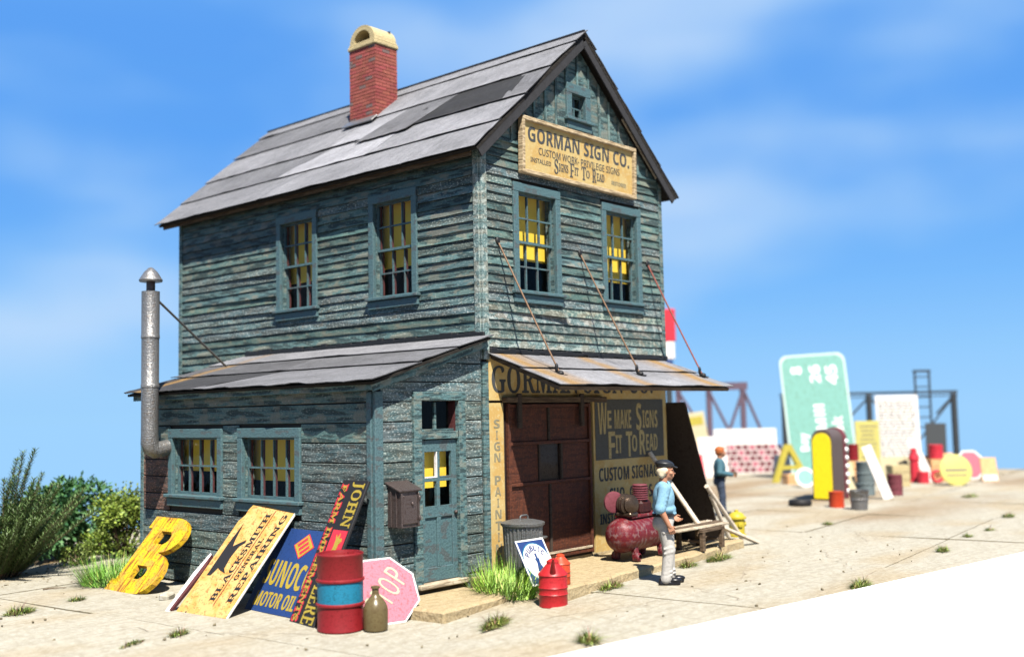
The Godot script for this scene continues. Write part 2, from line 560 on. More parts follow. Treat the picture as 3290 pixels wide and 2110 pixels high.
	mk("crack", lin(0.34, 0.28, 0.21), null, 1.0)
	mk("kerb", lin(0.78, 0.67, 0.49), conc, 0.95, 0.5, true, M.mid_t, 1.2)
	mk("dirt", lin(0.40, 0.31, 0.20), conc, 1.0, 0.4, true, M.mid_t, 2.0)
	mk("white_board", lin(0.93, 0.93, 0.93), null, 0.9)
	mk("ply", Color.WHITE, ply, 0.75, 0.7, true, M.grain_t, 0.5)
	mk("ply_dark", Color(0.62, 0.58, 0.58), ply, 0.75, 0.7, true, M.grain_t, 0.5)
	mk("cream", Color.WHITE, cream, 0.8, 0.5, true)
	mk("cream_frame", lin(1.0, 0.93, 0.78), board, 0.85, 1.0, true, M.grain_t, 0.8)
	mk("galv", Color(0.95, 0.95, 0.95), galv, 0.38, 1.2, true, M.mid_t, 0.9, 0.6)
	mk("galv_dark", Color(0.85, 0.86, 0.86), galv, 0.42, 1.4, true, M.mid_t, 0.5, 0.6)
	mk("motor_iron", lin(0.10, 0.07, 0.05), chipped, 0.28, 1.5, true, M.mid_t, 0.4, 0.7)
	mk("cast", lin(0.12, 0.095, 0.09), chipped, 0.33, 1.5, true, M.mid_t, 0.4, 0.5)
	mk("rusty_iron", lin(0.22, 0.055, 0.025), comp, 0.6, 1.5, true, M.mid_t, 0.4)
	mk("rust_sign", Color.WHITE, rusty, 0.6, 0.8, true)
	mk("b_wood", Color.WHITE, bwood, 0.75, 0.7, true, M.mid_t, 0.6)
	mk("compressor_red", Color.WHITE, comp, 0.5, 1.8, true, M.mid_t, 0.3, 0.1)
	mk("timber", Color.WHITE, board, 0.9, 0.8, true, M.grain_t, 0.8)
	mk("pale_pole", lin(0.70, 0.62, 0.50), chipped, 0.8, 1.0, true)
	mk("timber_pale", lin(1.0, 0.95, 0.86), board, 0.9, 0.8, true, M.grain_t, 0.5)
	mk("timber_dark", Color(0.55, 0.50, 0.46), board, 0.9, 0.8, true, M.grain_t, 0.8)
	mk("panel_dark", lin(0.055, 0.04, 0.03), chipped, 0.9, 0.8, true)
	mk("brick", Color.WHITE, chipped, 0.9, 2.0, true, M.speck_t, 0.4)
	mk("mortar", lin(0.34, 0.30, 0.27), conc, 0.95, 1.0, true)
	mk("cap_stone", lin(1.0, 0.9, 0.62), conc, 0.9, 1.0, true, M.mid_t, 0.8)
	mk("shade", lin(0.80, 0.56, 0.05), null, 0.7)
	mk("red", lin(0.42, 0.018, 0.022), chipped, 0.42, 1.6, true, M.mid_t, 0.15)
	mk("deep_red", lin(0.22, 0.012, 0.016), chipped, 0.45, 1.4, true, M.mid_t, 0.15)
	mk("orange_red", lin(0.55, 0.06, 0.02), chipped, 0.45, 1.6, true)
	mk("blue", lin(0.012, 0.18, 0.30), chipped, 0.5, 1.6, true)
	mk("navy", lin(0.02, 0.045, 0.16), tin, 0.45, 1.6, true)
	mk("royal", lin(0.016, 0.045, 0.16), tin, 0.45, 1.6, true)
	mk("sign_yellow", lin(0.36, 0.27, 0.035), tin, 0.5, 1.6, true)
	mk("bright_yellow", lin(0.85, 0.68, 0.015), tin, 0.5, 1.0, true)
	mk("pale_yellow", lin(0.50, 0.45, 0.13), tin, 0.6, 1.0, true)
	mk("sign_yellow_plain", lin(0.46, 0.37, 0.03), tin, 0.5, 1.0, true)
	mk("olive_yellow", lin(0.42, 0.36, 0.05), chipped, 0.7, 1.0, true)
	mk("sign_red", lin(0.55, 0.03, 0.05), tin, 0.5, 1.6, true)
	mk("pink", lin(0.46, 0.14, 0.19), chipped, 0.55, 1.6, true)
	mk("sign_cream", lin(0.50, 0.44, 0.28), tin, 0.6, 1.5, true)
	mk("sign_white", lin(0.72, 0.69, 0.66), tin, 0.55, 1.2, true)
	mk("black", lin(0.014, 0.013, 0.014), null, 0.6)
	mk("faded_black", lin(0.05, 0.055, 0.06), null, 0.8)
	mk("faded_field", lin(0.085, 0.085, 0.075), tin, 0.85, 1.0, true)
	mk("tan_letter", lin(0.42, 0.33, 0.15), tin, 0.85, 1.0, true)
	mk("ghost_ink", lin(0.22, 0.20, 0.13), null, 0.85)
	mk("rust_line", lin(0.16, 0.025, 0.015), null, 0.7)
	mk("edge_white", lin(0.75, 0.74, 0.72), tin, 0.6, 1.5, true)
	mk("case_brown", lin(0.10, 0.075, 0.07), chipped, 0.6, 1.0, true)
	mk("sign_green", lin(0.19, 0.40, 0.345), tin, 0.4, 0.6, true)
	mk("sign_border", lin(0.50, 0.62, 0.58), null, 0.5)
	mk("reflect_white", lin(0.9, 0.92, 0.9), null, 0.5)
	mk("steel_dark", lin(0.03, 0.035, 0.04), null, 0.7)
	mk("steel_plum", lin(0.12, 0.08, 0.11), null, 0.8)
	mk("drum_grey", lin(0.13, 0.17, 0.18), chipped, 0.6, 1.2, true)
	mk("maroon", lin(0.17, 0.04, 0.055), chipped, 0.7, 1.2, true)
	mk("peach", lin(0.72, 0.42, 0.20), chipped, 0.7, 0.8, true)
	mk("olive_glass", lin(0.13, 0.10, 0.045), chipped, 0.3, 1.2, true)
	mk("brass_rod", lin(0.25, 0.16, 0.10), chipped, 0.5, 2.0, true, null, 0.0, 0.3)
	mk("red_rod", lin(0.26, 0.08, 0.06), chipped, 0.6, 2.0, true)
	mk("skin", lin(0.38, 0.18, 0.105), null, 0.6)
	mk("shirt", lin(0.19, 0.36, 0.48), cloth, 0.75, 2.0, true)
	mk("trousers", lin(0.43, 0.41, 0.38), cloth, 0.8, 2.0, true)
	mk("leather", lin(0.012, 0.012, 0.014), null, 0.3)
	mk("cap_black", lin(0.016, 0.017, 0.02), null, 0.45)
	mk("white_hair", lin(0.62, 0.53, 0.37), cloth, 0.75, 3.0, true)
	mk("ginger", lin(0.34, 0.09, 0.02), null, 0.7)
	mk("jacket", lin(0.05, 0.13, 0.17), cloth, 0.75, 2.0, true)
	mk("jeans", lin(0.035, 0.05, 0.085), cloth, 0.8, 2.0, true)
	var leaf := mk("leaf", Color.WHITE, null, 0.5)
	leaf.albedo_color = Color.WHITE
	leaf.backlight_enabled = true
	leaf.backlight = Color(0.35, 0.45, 0.2)
	mk("stem", lin(0.12, 0.08, 0.05), null, 0.9)
	var g := mk("glass", Color(0.04, 0.05, 0.05, 0.05), null, 0.03)
	g.transparency = BaseMaterial3D.TRANSPARENCY_ALPHA
	g.metallic_specular = 0.22
	g.vertex_color_use_as_albedo = false

# ------------------------------------------------------------------ sky
func make_sky() -> ImageTexture:
	var w := 2048
	var h := 1024
	var a := nz(71, 0.020, 512, 256, 5, 2, 1)
	var b := nz(72, 0.05, 512, 256, 4, 4, 1)
	var ia := Image.create_from_data(512, 256, false, Image.FORMAT_L8, a)
	ia.resize(w, h, Image.INTERPOLATE_CUBIC)
	a = ia.get_data()
	var ib := Image.create_from_data(512, 256, false, Image.FORMAT_L8, b)
	ib.resize(w, h, Image.INTERPOLATE_CUBIC)
	b = ib.get_data()
	var out := PackedByteArray()
	out.resize(w * h * 3)
	var stops := [[-1.0, Color8(160, 211, 254)], [0.0, Color8(160, 211, 254)], [0.05, Color8(148, 204, 254)], [0.12, Color8(122, 187, 252)], [0.22, Color8(98, 167, 246)], [0.34, Color8(94, 162, 243)], [0.45, Color8(112, 174, 246)], [0.62, Color8(96, 158, 238)], [1.0, Color8(66, 126, 216)]]
	var i := 0
	for y in h:
		var e := sin(PI * (0.5 - (y + 0.5) / h))
		var c: Color = stops[-1][1]
		for k in stops.size() - 1:
			if e >= stops[k][0] and e < stops[k + 1][0]:
				c = stops[k][1].lerp(stops[k + 1][1], (e - stops[k][0]) / (stops[k + 1][0] - stops[k][0]))
		var cl := Color8(204, 226, 253)
		var am := 0.75 * smoothstep(0.0, 0.10, e)
		for x in w:
			var t := (a[i] * 0.7 + b[i] * 0.3) / 255.0
			t = smoothstep(0.41, 0.68, t) * am
			out[i * 3] = int((c.r + (cl.r - c.r) * t) * 255.0)
			out[i * 3 + 1] = int((c.g + (cl.g - c.g) * t) * 255.0)
			out[i * 3 + 2] = int((c.b + (cl.b - c.b) * t) * 255.0)
			i += 1
	return ImageTexture.create_from_image(Image.create_from_data(w, h, false, Image.FORMAT_RGB8, out))

# ------------------------------------------------------------------ walls
# A wall frame has x along the wall, y up, z outwards.
var FRONT := Transform3D(Basis(), Vector3.ZERO)
var SIDE := Transform3D(Basis(Vector3(0, 0, 1), Vector3.UP, Vector3(-1, 0, 0)), Vector3.ZERO)
var ANNEX := Transform3D(Basis(Vector3(0, 0, 1), Vector3.UP, Vector3(-1, 0, 0)), Vector3(-2.29, 0, 0))
var RIGHT := Transform3D(Basis(Vector3(0, 0, -1), Vector3.UP, Vector3(1, 0, 0)), Vector3(5.2, 0, 0))
var REAR := Transform3D(Basis(Vector3(-1, 0, 0), Vector3.UP, Vector3(0, 0, -1)), Vector3(5.2, 0, -8.84))

func core(mb: MB, f: Transform3D, u0: float, u1: float, y0: float, y1: float, holes: Array, n0 := -0.12, n1 := -0.005) -> void:
	# solid wall with openings, cut into upright strips
	var cuts := [u0, u1]
	for o in holes:
		cuts.append(o[0])
		cuts.append(o[2])
	cuts.sort()
	for k in cuts.size() - 1:
		var a: float = cuts[k]
		var b: float = cuts[k + 1]
		if b - a < 0.001:
			continue
		var spans := [y0]
		var hs := []
		for o in holes:
			if o[0] < (a + b) * 0.5 and o[2] > (a + b) * 0.5:
				hs.append(o)
		hs.sort_custom(func(p, q): return p[1] < q[1])
		for o in hs:
			spans.append(o[1])
			spans.append(o[3])
		spans.append(y1)
		for s in spans.size() / 2:
			var ya: float = spans[s * 2]
			var yb: float = spans[s * 2 + 1]
			if yb - ya > 0.001:
				mb.box(f * at(Vector3((a + b) * 0.5, (ya + yb) * 0.5, (n0 + n1) * 0.5)), Vector3(b - a, yb - ya, n1 - n0))

func spans_of(u0: float, u1: float, ya: float, yb: float, holes: Array) -> Array:
	var r := [[u0, u1]]
	for o in holes:
		if o[3] < ya + 0.03 or o[1] > yb - 0.03:
			continue
		var q := []
		for s in r:
			if o[2] <= s[0] or o[0] >= s[1]:
				q.append(s)
				continue
			if o[0] - s[0] > 0.02:
				q.append([s[0], o[0]])
			if s[1] - o[2] > 0.02:
				q.append([o[2], s[1]])
		r = q
	return r

func clapboard(f: Transform3D, a: float, b: float, y: float, h: float, sag: float) -> MB:
	# one feather-edged board: thin at the top, proud and a little wavy at its lower edge
	var mb := MB.new()
	var seg := maxi(1, int(round((b - a) / 0.35)))
	mb.uvo = Vector2(rng.randf() * 7.0, rng.randf() * 7.0)
	var tint := 0.52 + 0.48 * rng.randf()
	mb.col = Color(tint, tint * rng.randf_range(0.95, 1.0), tint * rng.randf_range(0.86, 1.0))
	var tilt := rng.randf_range(-0.006, 0.006)
	var rows := []
	for k in seg + 1:
		var u := lerpf(a, b, float(k) / seg)
		var dy := tilt * (float(k) / seg - 0.5) + rng.randf_range(-0.005, 0.005)
		var dz := rng.randf_range(-0.003, 0.005)
		if sag > 0.0:
			dz += sag * pow(float(k) / seg, 2.0)
			dy -= sag * 0.5 * pow(float(k) / seg, 2.0)
		rows.append([Vector3(u, y + dy, 0), Vector3(u, y + dy, 0.036 + dz), Vector3(u, y + dy * 0.3 + h + 0.012, 0.008), Vector3(u, y + h + 0.012, 0)])
	for k in seg:
		var p: Array = rows[k]
		var q: Array = rows[k + 1]
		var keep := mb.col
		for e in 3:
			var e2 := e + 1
			mb.col = Color(0.16, 0.14, 0.12) if e == 0 else keep   # lap shadow painted into the lower edge as near-black
			mb.quad(f * p[e], f * q[e], f * q[e2], f * p[e2], Vector2(p[e].x, e * 0.07) + mb.uvo, Vector2(q[e].x, e * 0.07) + mb.uvo, Vector2(q[e].x, e * 0.07 + h) + mb.uvo, Vector2(p[e].x, e * 0.07 + h) + mb.uvo)
	for e in [0, seg]:
		var p: Array = rows[e]
		if e == 0:
			mb.quad(f * p[0], f * p[1], f * p[2], f * p[3])
		else:
			mb.quad(f * p[3], f * p[2], f * p[1], f * p[0])
	return mb

func plank(f: Transform3D, a: float, b: float, y: float, h: float) -> MB:
	var mb := MB.new()
	mb.uvo = Vector2(rng.randf() * 7.0, rng.randf() * 7.0)
	var tint := 0.58 + 0.42 * rng.randf()
	mb.col = Color(tint, tint * rng.randf_range(0.96, 1.0), tint * rng.randf_range(0.88, 1.0))
	if b < -5.0 and y < 2.3 and y > 1.2:
		mb.col = Color(0.95, 0.42, 0.32)   # boards stained by the stovepipe
	var t := Transform3D(Basis(Vector3(0, 0, 1), rng.randf_range(-0.003, 0.003)), Vector3((a + b) * 0.5, y + h * 0.5, 0.014 + rng.randf_range(-0.004, 0.004)))
	mb.box(f * t, Vector3(b - a, h - 0.018, 0.03), 0.007)
	return mb

func window(parent: Node3D, f: Transform3D, u0: float, u1: float, y0: float, y1: float, cols: int, rows: int, two_sash: bool, shade: float, wt := 0.13, called := "window") -> Node3D:
	# casing from u0,y0 to u1,y1 in the wall frame
	var w := u1 - u0
	var h := y1 - y0
	var o := Node3D.new()
	o.name = called
	o.transform = f * at(Vector3((u0 + u1) * 0.5, y0, 0))
	parent.add_child(o, true)
	var fr := MB.new()
	fr.bx(Vector3(0, h - wt * 0.58, 0.03), Vector3(w, wt * 1.16, 0.075), 0.006)
	for s in [-1.0, 1.0]:
		fr.bx(Vector3(s * (w - wt) * 0.5, (h - wt * 1.16) * 0.5, 0.028), Vector3(wt, h - wt * 1.16, 0.07), 0.006)
	part("casing", fr, M.trim, o)
	var ow := w - wt * 2.0
	var oy0 := 0.03
	var oy1 := h - wt * 1.16
	var jb := MB.new()
	for s in [-1.0, 1.0]:
		jb.bx(Vector3(s * (ow * 0.5 + 0.02), (oy0 + oy1) * 0.5, -0.095), Vector3(0.04, oy1 - oy0, 0.17))
	jb.bx(Vector3(0, oy1 + 0.02, -0.095), Vector3(ow + 0.08, 0.04, 0.17))
	part("jamb", jb, M.trim_old, o)
	var sl := MB.new()
	sl.bx(Vector3(0, 0.0, 0.015), Vector3(w + 0.10, 0.055, 0.22), 0.01)
	part("sill", sl, M.trim, o)
	var ap := MB.new()
	ap.bx(Vector3(0, -0.105, 0.035), Vector3(w + 0.03, 0.14, 0.075), 0.008)
	part("apron", ap, M.trim, o)
	var sashes := [[oy0, oy1, -0.075]]
	if two_sash:
		var m := (oy0 + oy1) * 0.5
		sashes = [[m - 0.02, oy1, -0.06], [oy0, m + 0.02, -0.11]]
	for q in sashes:
		var sb := MB.new()
		var rb := MB.new()
		var a: float = q[0]
		var b: float = q[1]
		var z: float = q[2]
		var st := 0.035
		for s in [-1.0, 1.0]:
			sb.bx(Vector3(s * (ow * 0.5 - st * 0.5), (a + b) * 0.5, z), Vector3(st, b - a, 0.04))
		sb.bx(Vector3(0, a + st * 0.6, z), Vector3(ow - st * 2, st * 1.2, 0.04))
		sb.bx(Vector3(0, b - st * 0.5, z), Vector3(ow - st * 2, st, 0.04))
		var pw := (ow - st * 2) / cols
		var ph := (b - a - st * 2.2) / rows
		for k in range(1, cols):
			sb.bx(Vector3(-ow * 0.5 + st + pw * k, (a + b) * 0.5, z), Vector3(0.026, b - a - st * 2.2, 0.036))
		for k in range(1, rows):
			sb.bx(Vector3(0, a + st * 1.2 + ph * k, z + 0.001), Vector3(ow - st * 2, 0.026, 0.036))
		part("sash", sb, M.trim, o)
		for k in cols:
			rb.bx(Vector3(-ow * 0.5 + st + pw * k + 0.018, (a + b) * 0.5, z - 0.03), Vector3(0.012, b - a - st * 2.2, 0.03))
		part("sash_edge", rb, M.oxide, o)
		for i in cols:
			for j in rows:
				var pn := MB.new()
				var c := Vector3(-ow * 0.5 + st + pw * (i + 0.5), a + st * 1.2 + ph * (j + 0.5), z + 0.004)
				var tw := rng.randf_range(-0.006, 0.006)
				pn.quad(c + Vector3(-pw / 2, -ph / 2, tw), c + Vector3(pw / 2, -ph / 2, -tw), c + Vector3(pw / 2, ph / 2, -tw), c + Vector3(-pw / 2, ph / 2, tw))
				part("pane", pn, M.glass, o)
	if shade > 0.0:
		var sh := MB.new()
		var y := lerpf(oy0, oy1, 1.0 - shade)
		sh.bx(Vector3(0, (y + oy1) * 0.5, -0.27), Vector3(ow + 0.62, oy1 - y + 0.1, 0.008))
		sh.bx(Vector3(0, y - 0.062, -0.27), Vector3(ow + 0.60, 0.03, 0.02), 0.004)
		part("shade", sh, M.shade, o)
	return o

func sheet(O: Vector3, S: Vector3, T: Vector3, N: Vector3, a0: float, a1: float, b0: float, b1: float, t0: float, t1: float, lift: float, tone: float, wav := 0.01, rust := []) -> MB:
	# one strip of roofing felt: from a0..a1 along S at t0 to b0..b1 at t1; the lower edge lies on the strip below
	var mb := MB.new()
	var nu := maxi(2, int((maxf(a1, b1) - minf(a0, b0)) / 0.14))
	var nv := maxi(3, int((t1 - t0) / 0.14))
	var ph := rng.randf() * 50.0
	var ns := FastNoiseLite.new()
	ns.seed = int(ph * 100)
	ns.frequency = 0.9
	var g := []
	var cols := []
	for j in nv + 1:
		var r := []
		var cc := []
		var v := float(j) / nv
		for i in nu + 1:
			var u := float(i) / nu
			var s := lerpf(lerpf(a0, a1, u), lerpf(b0, b1, u), v)
			var t := lerpf(t0, t1, v)
			if j == 0:
				t += wav * (ns.get_noise_2d(s * 1.4, 3.0) * 1.6 + ns.get_noise_2d(s * 6.0, 9.0) * 0.5)
			if i == 0 or i == nu:
				s += wav * ns.get_noise_2d(t * 5.0, 20.0 + i)
			var z := 0.006 + lift * (1.0 - v) + maxf(0.0, ns.get_noise_2d(s * 0.9, t * 1.6 + 40.0)) * 0.03 * (1.0 - v * 0.6)
			r.append(O + S * s + T * t + N * z)
			var c := tone * (1.0 + 0.30 * ns.get_noise_2d(s * 0.5, t * 1.2) + 0.22 * ns.get_noise_2d(s * 2.6 + 70.0, t * 3.1))
			var col := Color(c, c, c * 1.02)
			for k in rust:
				var d: float = absf(s - k[0] - 0.12 * ns.get_noise_2d(t * 1.5, k[0] * 9.0)) / k[1]
				var am: float = clampf(1.2 - d, 0.0, 1.0) * k[2]
				col = col.lerp(Color(0.62, 0.36, 0.10), am)
			cc.append(col)
		g.append(r)
		cols.append(cc)
	for j in nv:
		for i in nu:
			var u0 := Vector2(lerpf(a0, a1, float(i) / nu), lerpf(t0, t1, float(j) / nv)) + Vector2(ph, ph)
			var du := Vector2((a1 - a0) / nu, 0)
			var dv := Vector2(0, (t1 - t0) / nv)
			var k := mb.v.size()
			mb.quad(g[j][i], g[j][i + 1], g[j + 1][i + 1], g[j + 1][i], u0, u0 + du, u0 + du + dv, u0 + dv)
			# order stored: a d b / a e d
			for q in [[0, cols[j][i]], [1, cols[j + 1][i + 1]], [2, cols[j][i + 1]], [3, cols[j][i]], [4, cols[j + 1][i]], [5, cols[j + 1][i + 1]]]:
				mb.c[k + q[0]] = q[1]
	mb.col = Color(tone * 0.35, tone * 0.35, tone * 0.36)
	var th := N * 0.014
	for i in nu:
		mb.quad(g[0][i] - th, g[0][i + 1] - th, g[0][i + 1], g[0][i])
	for j in nv:
		mb.quad(g[j + 1][0] - th, g[j][0] - th, g[j][0], g[j + 1][0])
		mb.quad(g[j][nu] - th, g[j + 1][nu] - th, g[j + 1][nu], g[j][nu])
	return mb

# ------------------------------------------------------------------ the shop
func make_shop() -> void:
	var B := thing("sign_shop", "weathered blue-green two-storey clapboard sign shop with lean-to, brick chimney and grey felt roof", "building")
	var W := 5.2
	var L := 8.84
	# openings: u0, y0, u1, y1 of each casing
	var sw := [[-5.36, 4.81, -4.12, 6.65], [-2.66, 4.81, -1.43, 6.65]]
	var fw := [[0.75, 4.78, 1.99, 6.62], [3.21, 4.78, 4.45, 6.62]]
	var gw := [[2.25, 7.99, 2.95, 8.65]]
	var aw := [[-5.35, 1.49, -3.72, 2.63], [-3.27, 1.49, -1.64, 2.63]]
	var dr := [[-1.58, 0.24, -0.49, 3.12]]
	var shrink := func(a: Array, d: float) -> Array:
		var r := []
		for o in a:
			r.append([o[0] + d, o[1] + d * 0.2, o[2] - d, o[3] - d])
		return r
	# structural walls behind the boards
	var mb := MB.new()
	core(mb, SIDE, -L, -0.13, 0.0, 7.16, shrink.call(sw, 0.11))
	part("wall", mb, M.shell, B)
	mb = MB.new()
	core(mb, FRONT, 0.0, W, 0.0, 7.30, shrink.call(fw, 0.11))
	part("wall", mb, M.shell, B)
	mb = MB.new()
	var gt: Array = shrink.call(gw, 0.08)[0]
	for s in [-1.0, 1.0]:
		var ge: float = gt[0] if s < 0 else gt[2]
		var e := 0.02 if s < 0 else W - 0.02
		mb.prism(PackedVector2Array([Vector2(e, 7.301), Vector2(ge, 7.301), Vector2(ge, 7.12 + 0.89 * (ge if s < 0 else W - ge)), Vector2(e, 7.31)]), -0.12, -0.005)
	mb.prism(PackedVector2Array([Vector2(gt[0], gt[3]), Vector2(gt[2], gt[3]), Vector2(gt[2], 7.12 + 0.89 * (W - gt[2])), Vector2(2.6, 9.42), Vector2(gt[0], 7.12 + 0.89 * gt[0])]), -0.12, -0.005)
	mb.prism(PackedVector2Array([Vector2(gt[0], 7.301), Vector2(gt[2], 7.301), Vector2(gt[2], gt[1]), Vector2(gt[0], gt[1])]), -0.12, -0.005)
	part("gable_wall", mb, M.shell, B)
	mb = MB.new()
	core(mb, RIGHT, 0.13, L - 0.13, 0.0, 7.16, [])
	part("wall", mb, M.shell, B)
	mb = MB.new()
	core(mb, REAR, 0.0, W, 0.0, 7.16, [])
	mb.prism(PackedVector2Array([Vector2(0, 7.161), Vector2(W, 7.161), Vector2(2.6, 9.42)]), -0.12, -0.005, REAR)
	part("wall", mb, M.shell, B)
	mb = MB.new()
	core(mb, ANNEX, -6.29, -0.13, 0.0, 3.2, shrink.call(aw, 0.11))
	part("wall", mb, M.shell, B)
	mb = MB.new()
	core(mb, FRONT, -2.29, -0.02, 0.0, 3.2, [[-1.44, 0.3, -0.62, 3.02]])
	mb.prism(PackedVector2Array([Vector2(-2.29, 3.201), Vector2(-0.02, 3.201), Vector2(-0.02, 3.86)]), -0.12, -0.005)
	part("wall", mb, M.shell, B)
	mb = MB.new()
	mb.prism(PackedVector2Array([Vector2(0.02, 0.0), Vector2(2.28, 0.0), Vector2(2.28, 3.16), Vector2(0.02, 3.83)]), -0.06, 0.06, Transform3D(Basis(Vector3(-1, 0, 0), Vector3.UP, Vector3(0, 0, -1)), Vector3(0, 0, -6.23)))
	part("wall", mb, M.shell, B)
	mb = MB.new()
	mb.bx(Vector3(2.6, 3.7, -4.42), Vector3(4.9, 0.1, 8.5))
	mb.bx(Vector3(-1.1, 0.12, -3.1), Vector3(2.1, 0.06, 6.0))
	mb.bx(Vector3(2.6, 7.2, -4.42), Vector3(4.9, 0.06, 8.5))
	part("floor", mb, M.shell, B)
	# clapboards of the upper storey
	var ex := 0.149
	var y := 3.66
	var row := 0
	while y < 7.1:
		for s in spans_of(-L + 0.02, -0.12, y, y + ex, sw):
			var sag := 0.03 if row == 1 and s[1] > -2.0 else 0.0
			if s[1] < -5.0 and row in [5, 8, 10, 13]:
				sag = 0.035
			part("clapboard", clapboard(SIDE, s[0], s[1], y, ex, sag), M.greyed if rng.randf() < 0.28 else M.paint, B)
		for s in spans_of(0.12, L - 0.02, y, y + ex, []):
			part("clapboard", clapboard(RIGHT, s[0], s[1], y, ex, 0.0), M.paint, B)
		y += ex
		row += 1
	y = 3.70
	row = 0
	while y < 7.24:
		var low := row < 6
		for s in spans_of(0.10, W - 0.09, y, y + ex, fw):
			if row == 5:
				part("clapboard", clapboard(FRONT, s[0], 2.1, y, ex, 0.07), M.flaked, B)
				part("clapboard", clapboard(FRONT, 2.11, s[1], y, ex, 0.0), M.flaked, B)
			elif row == 9 and s[0] > 1.5 and s[1] < 3.5:
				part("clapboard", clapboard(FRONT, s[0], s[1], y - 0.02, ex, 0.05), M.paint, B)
			else:
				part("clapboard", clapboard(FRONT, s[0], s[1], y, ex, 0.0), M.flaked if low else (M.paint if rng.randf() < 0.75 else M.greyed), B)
		y += ex
		row += 1
	# lean-to planks
	y = 0.06
	row = 0
	while y < 3.15:
		var hh := 0.292
		for s in spans_of(-6.27, -0.10, y, y + hh, aw):
			part("plank", plank(ANNEX, s[0], s[1], y, hh), M.greyed if row < 8 else M.paint, B)
		y += hh
		row += 1
	y = 0.06
	while y < 3.7:
		var hh := 0.292
		var r1 := -0.09
		var line := func(x: float) -> float: return 3.16 + 0.296 * (x + 2.29)
		if y + hh < line.call(-2.19):
			for s in spans_of(-2.19, r1, y, y + hh, dr):
				part("plank", plank(FRONT, s[0], s[1], y, hh), M.greyed, B)
		else:
			# boards cut to the slope of the lean-to roof
			var xl := maxf(-2.19, -2.29 + (y - 3.16) / 0.296)
			var xt := -2.29 + (y + hh - 3.16) / 0.296
			if xl < r1 - 0.05:
				var pg := PackedVector2Array([Vector2(xl, y + 0.009), Vector2(r1, y + 0.009), Vector2(r1, minf(y + hh - 0.009, line.call(r1)))])
				if xt < r1:
					pg.append(Vector2(maxf(xt, xl), y + hh - 0.009))
				if line.call(xl) > y + 0.02:
					pg.append(Vector2(xl, line.call(xl)))
				var pm := MB.new()
				pm.uvo = Vector2(rng.randf() * 7.0, rng.randf() * 7.0)
				pm.prism(pg, 0.0, 0.028)
				part("plank", pm, M.greyed, B)
		y += hh
	# corner boards
	mb = MB.new()
	mb.bx(Vector3(0.045, 5.45, 0.022), Vector3(0.13, 3.62, 0.05), 0.006)
	mb.bx(Vector3(-0.022, 5.45, -0.063), Vector3(0.05, 3.60, 0.12), 0.006)
	part("corner_board", mb, M.trim_worn, B)
	mb = MB.new()
	mb.bx(Vector3(5.16, 5.45, 0.022), Vector3(0.11, 3.62, 0.05), 0.006)
	part("corner_board", mb, M.trim_old, B)
	mb = MB.new()
	mb.bx(Vector3(0.005, 1.95, 0.024), Vector3(0.13, 3.3, 0.055), 0.006)
	part("corner_board", mb, M.trim_old, B)
	mb = MB.new()
	mb.bx(Vector3(-0.022, 5.45, -8.79), Vector3(0.05, 3.6, 0.11), 0.006)
	part("corner_board", mb, M.trim_old, B)
	mb = MB.new()
	mb.bx(Vector3(-2.24, 1.6, 0.02), Vector3(0.155, 3.06, 0.06), 0.008)
	mb.bx(Vector3(-2.315, 1.6, -0.062), Vector3(0.06, 3.05, 0.10), 0.008)
	part("corner_board", mb, M.trim, B)
	mb = MB.new()
	mb.bx(Vector3(-2.31, 1.55, -6.25), Vector3(0.05, 3.1, 0.10), 0.008)
	part("corner_board", mb, M.trim_old, B)
	# gable boards and battens
	var gxs := []
	for k in 8:
		gxs.append(lerpf(0.16, 2.27, k / 7.0))
	gxs.append(2.6)
	for k in 8:
		gxs.append(lerpf(2.93, 5.04, k / 7.0))
	for gi in gxs.size() - 1:
		var gx: float = gxs[gi]
		var g1: float = gxs[gi + 1]
		var lo := 7.31
		var mid_board := gx > 2.25 and g1 < 2.95
		for a0 in ([lo, 8.60] if mid_board else [lo]):
			var q := MB.new()
			q.uvo = Vector2(rng.randf() * 5, rng.randf() * 5)
			var tn := rng.randf_range(0.7, 1.0)
			q.col = Color(tn, tn, tn)
			var ta := 7.10 + 0.89 * minf(gx, W - gx)
			var tb := 7.10 + 0.89 * minf(g1, W - g1)
			if mid_board and a0 == lo:
				ta = 8.05
				tb = 8.05
			if maxf(ta, tb) < a0 + 0.02:
				continue
			q.prism(PackedVector2Array([Vector2(gx, a0), Vector2(g1 - 0.006, a0), Vector2(g1 - 0.006, maxf(tb, a0 + 0.01)), Vector2(gx, maxf(ta, a0 + 0.01))]), 0.0, 0.022)
			part("gable_board", q, M.paint, B)
			var bt1 := (7.06 + 0.89 * minf(gx, W - gx)) if not (mid_board and a0 == lo) else 8.05
			if bt1 > a0 + 0.05 and gi > 0:
				var bt := MB.new()
				bt.uvo = Vector2(rng.randf() * 5, rng.randf() * 5)
				bt.bx(Vector3(gx - 0.003, (a0 + bt1) * 0.5, 0.035), Vector3(0.05, bt1 - a0, 0.026), 0.005)
				part("batten", bt, M.paint, B)
	mb = MB.new()
	mb.bx(Vector3(2.6, 7.285, 0.025), Vector3(4.9, 0.05, 0.06), 0.006)
	part("trim_board", mb, M.trim_old, B)
	# windows
	for o in sw:
		window(B, SIDE, o[0], o[2], o[1], o[3], 3, 2, true, 0.63)
	for k in 2:
		var o: Array = fw[k]
		window(B, FRONT, o[0], o[2], o[1], o[3], 3, 2, true, 0.61 if k == 0 else 0.71)
	for o in gw:
		window(B, FRONT, o[0], o[2], o[1], o[3], 2, 2, false, 0.0, 0.15, "gable_window")
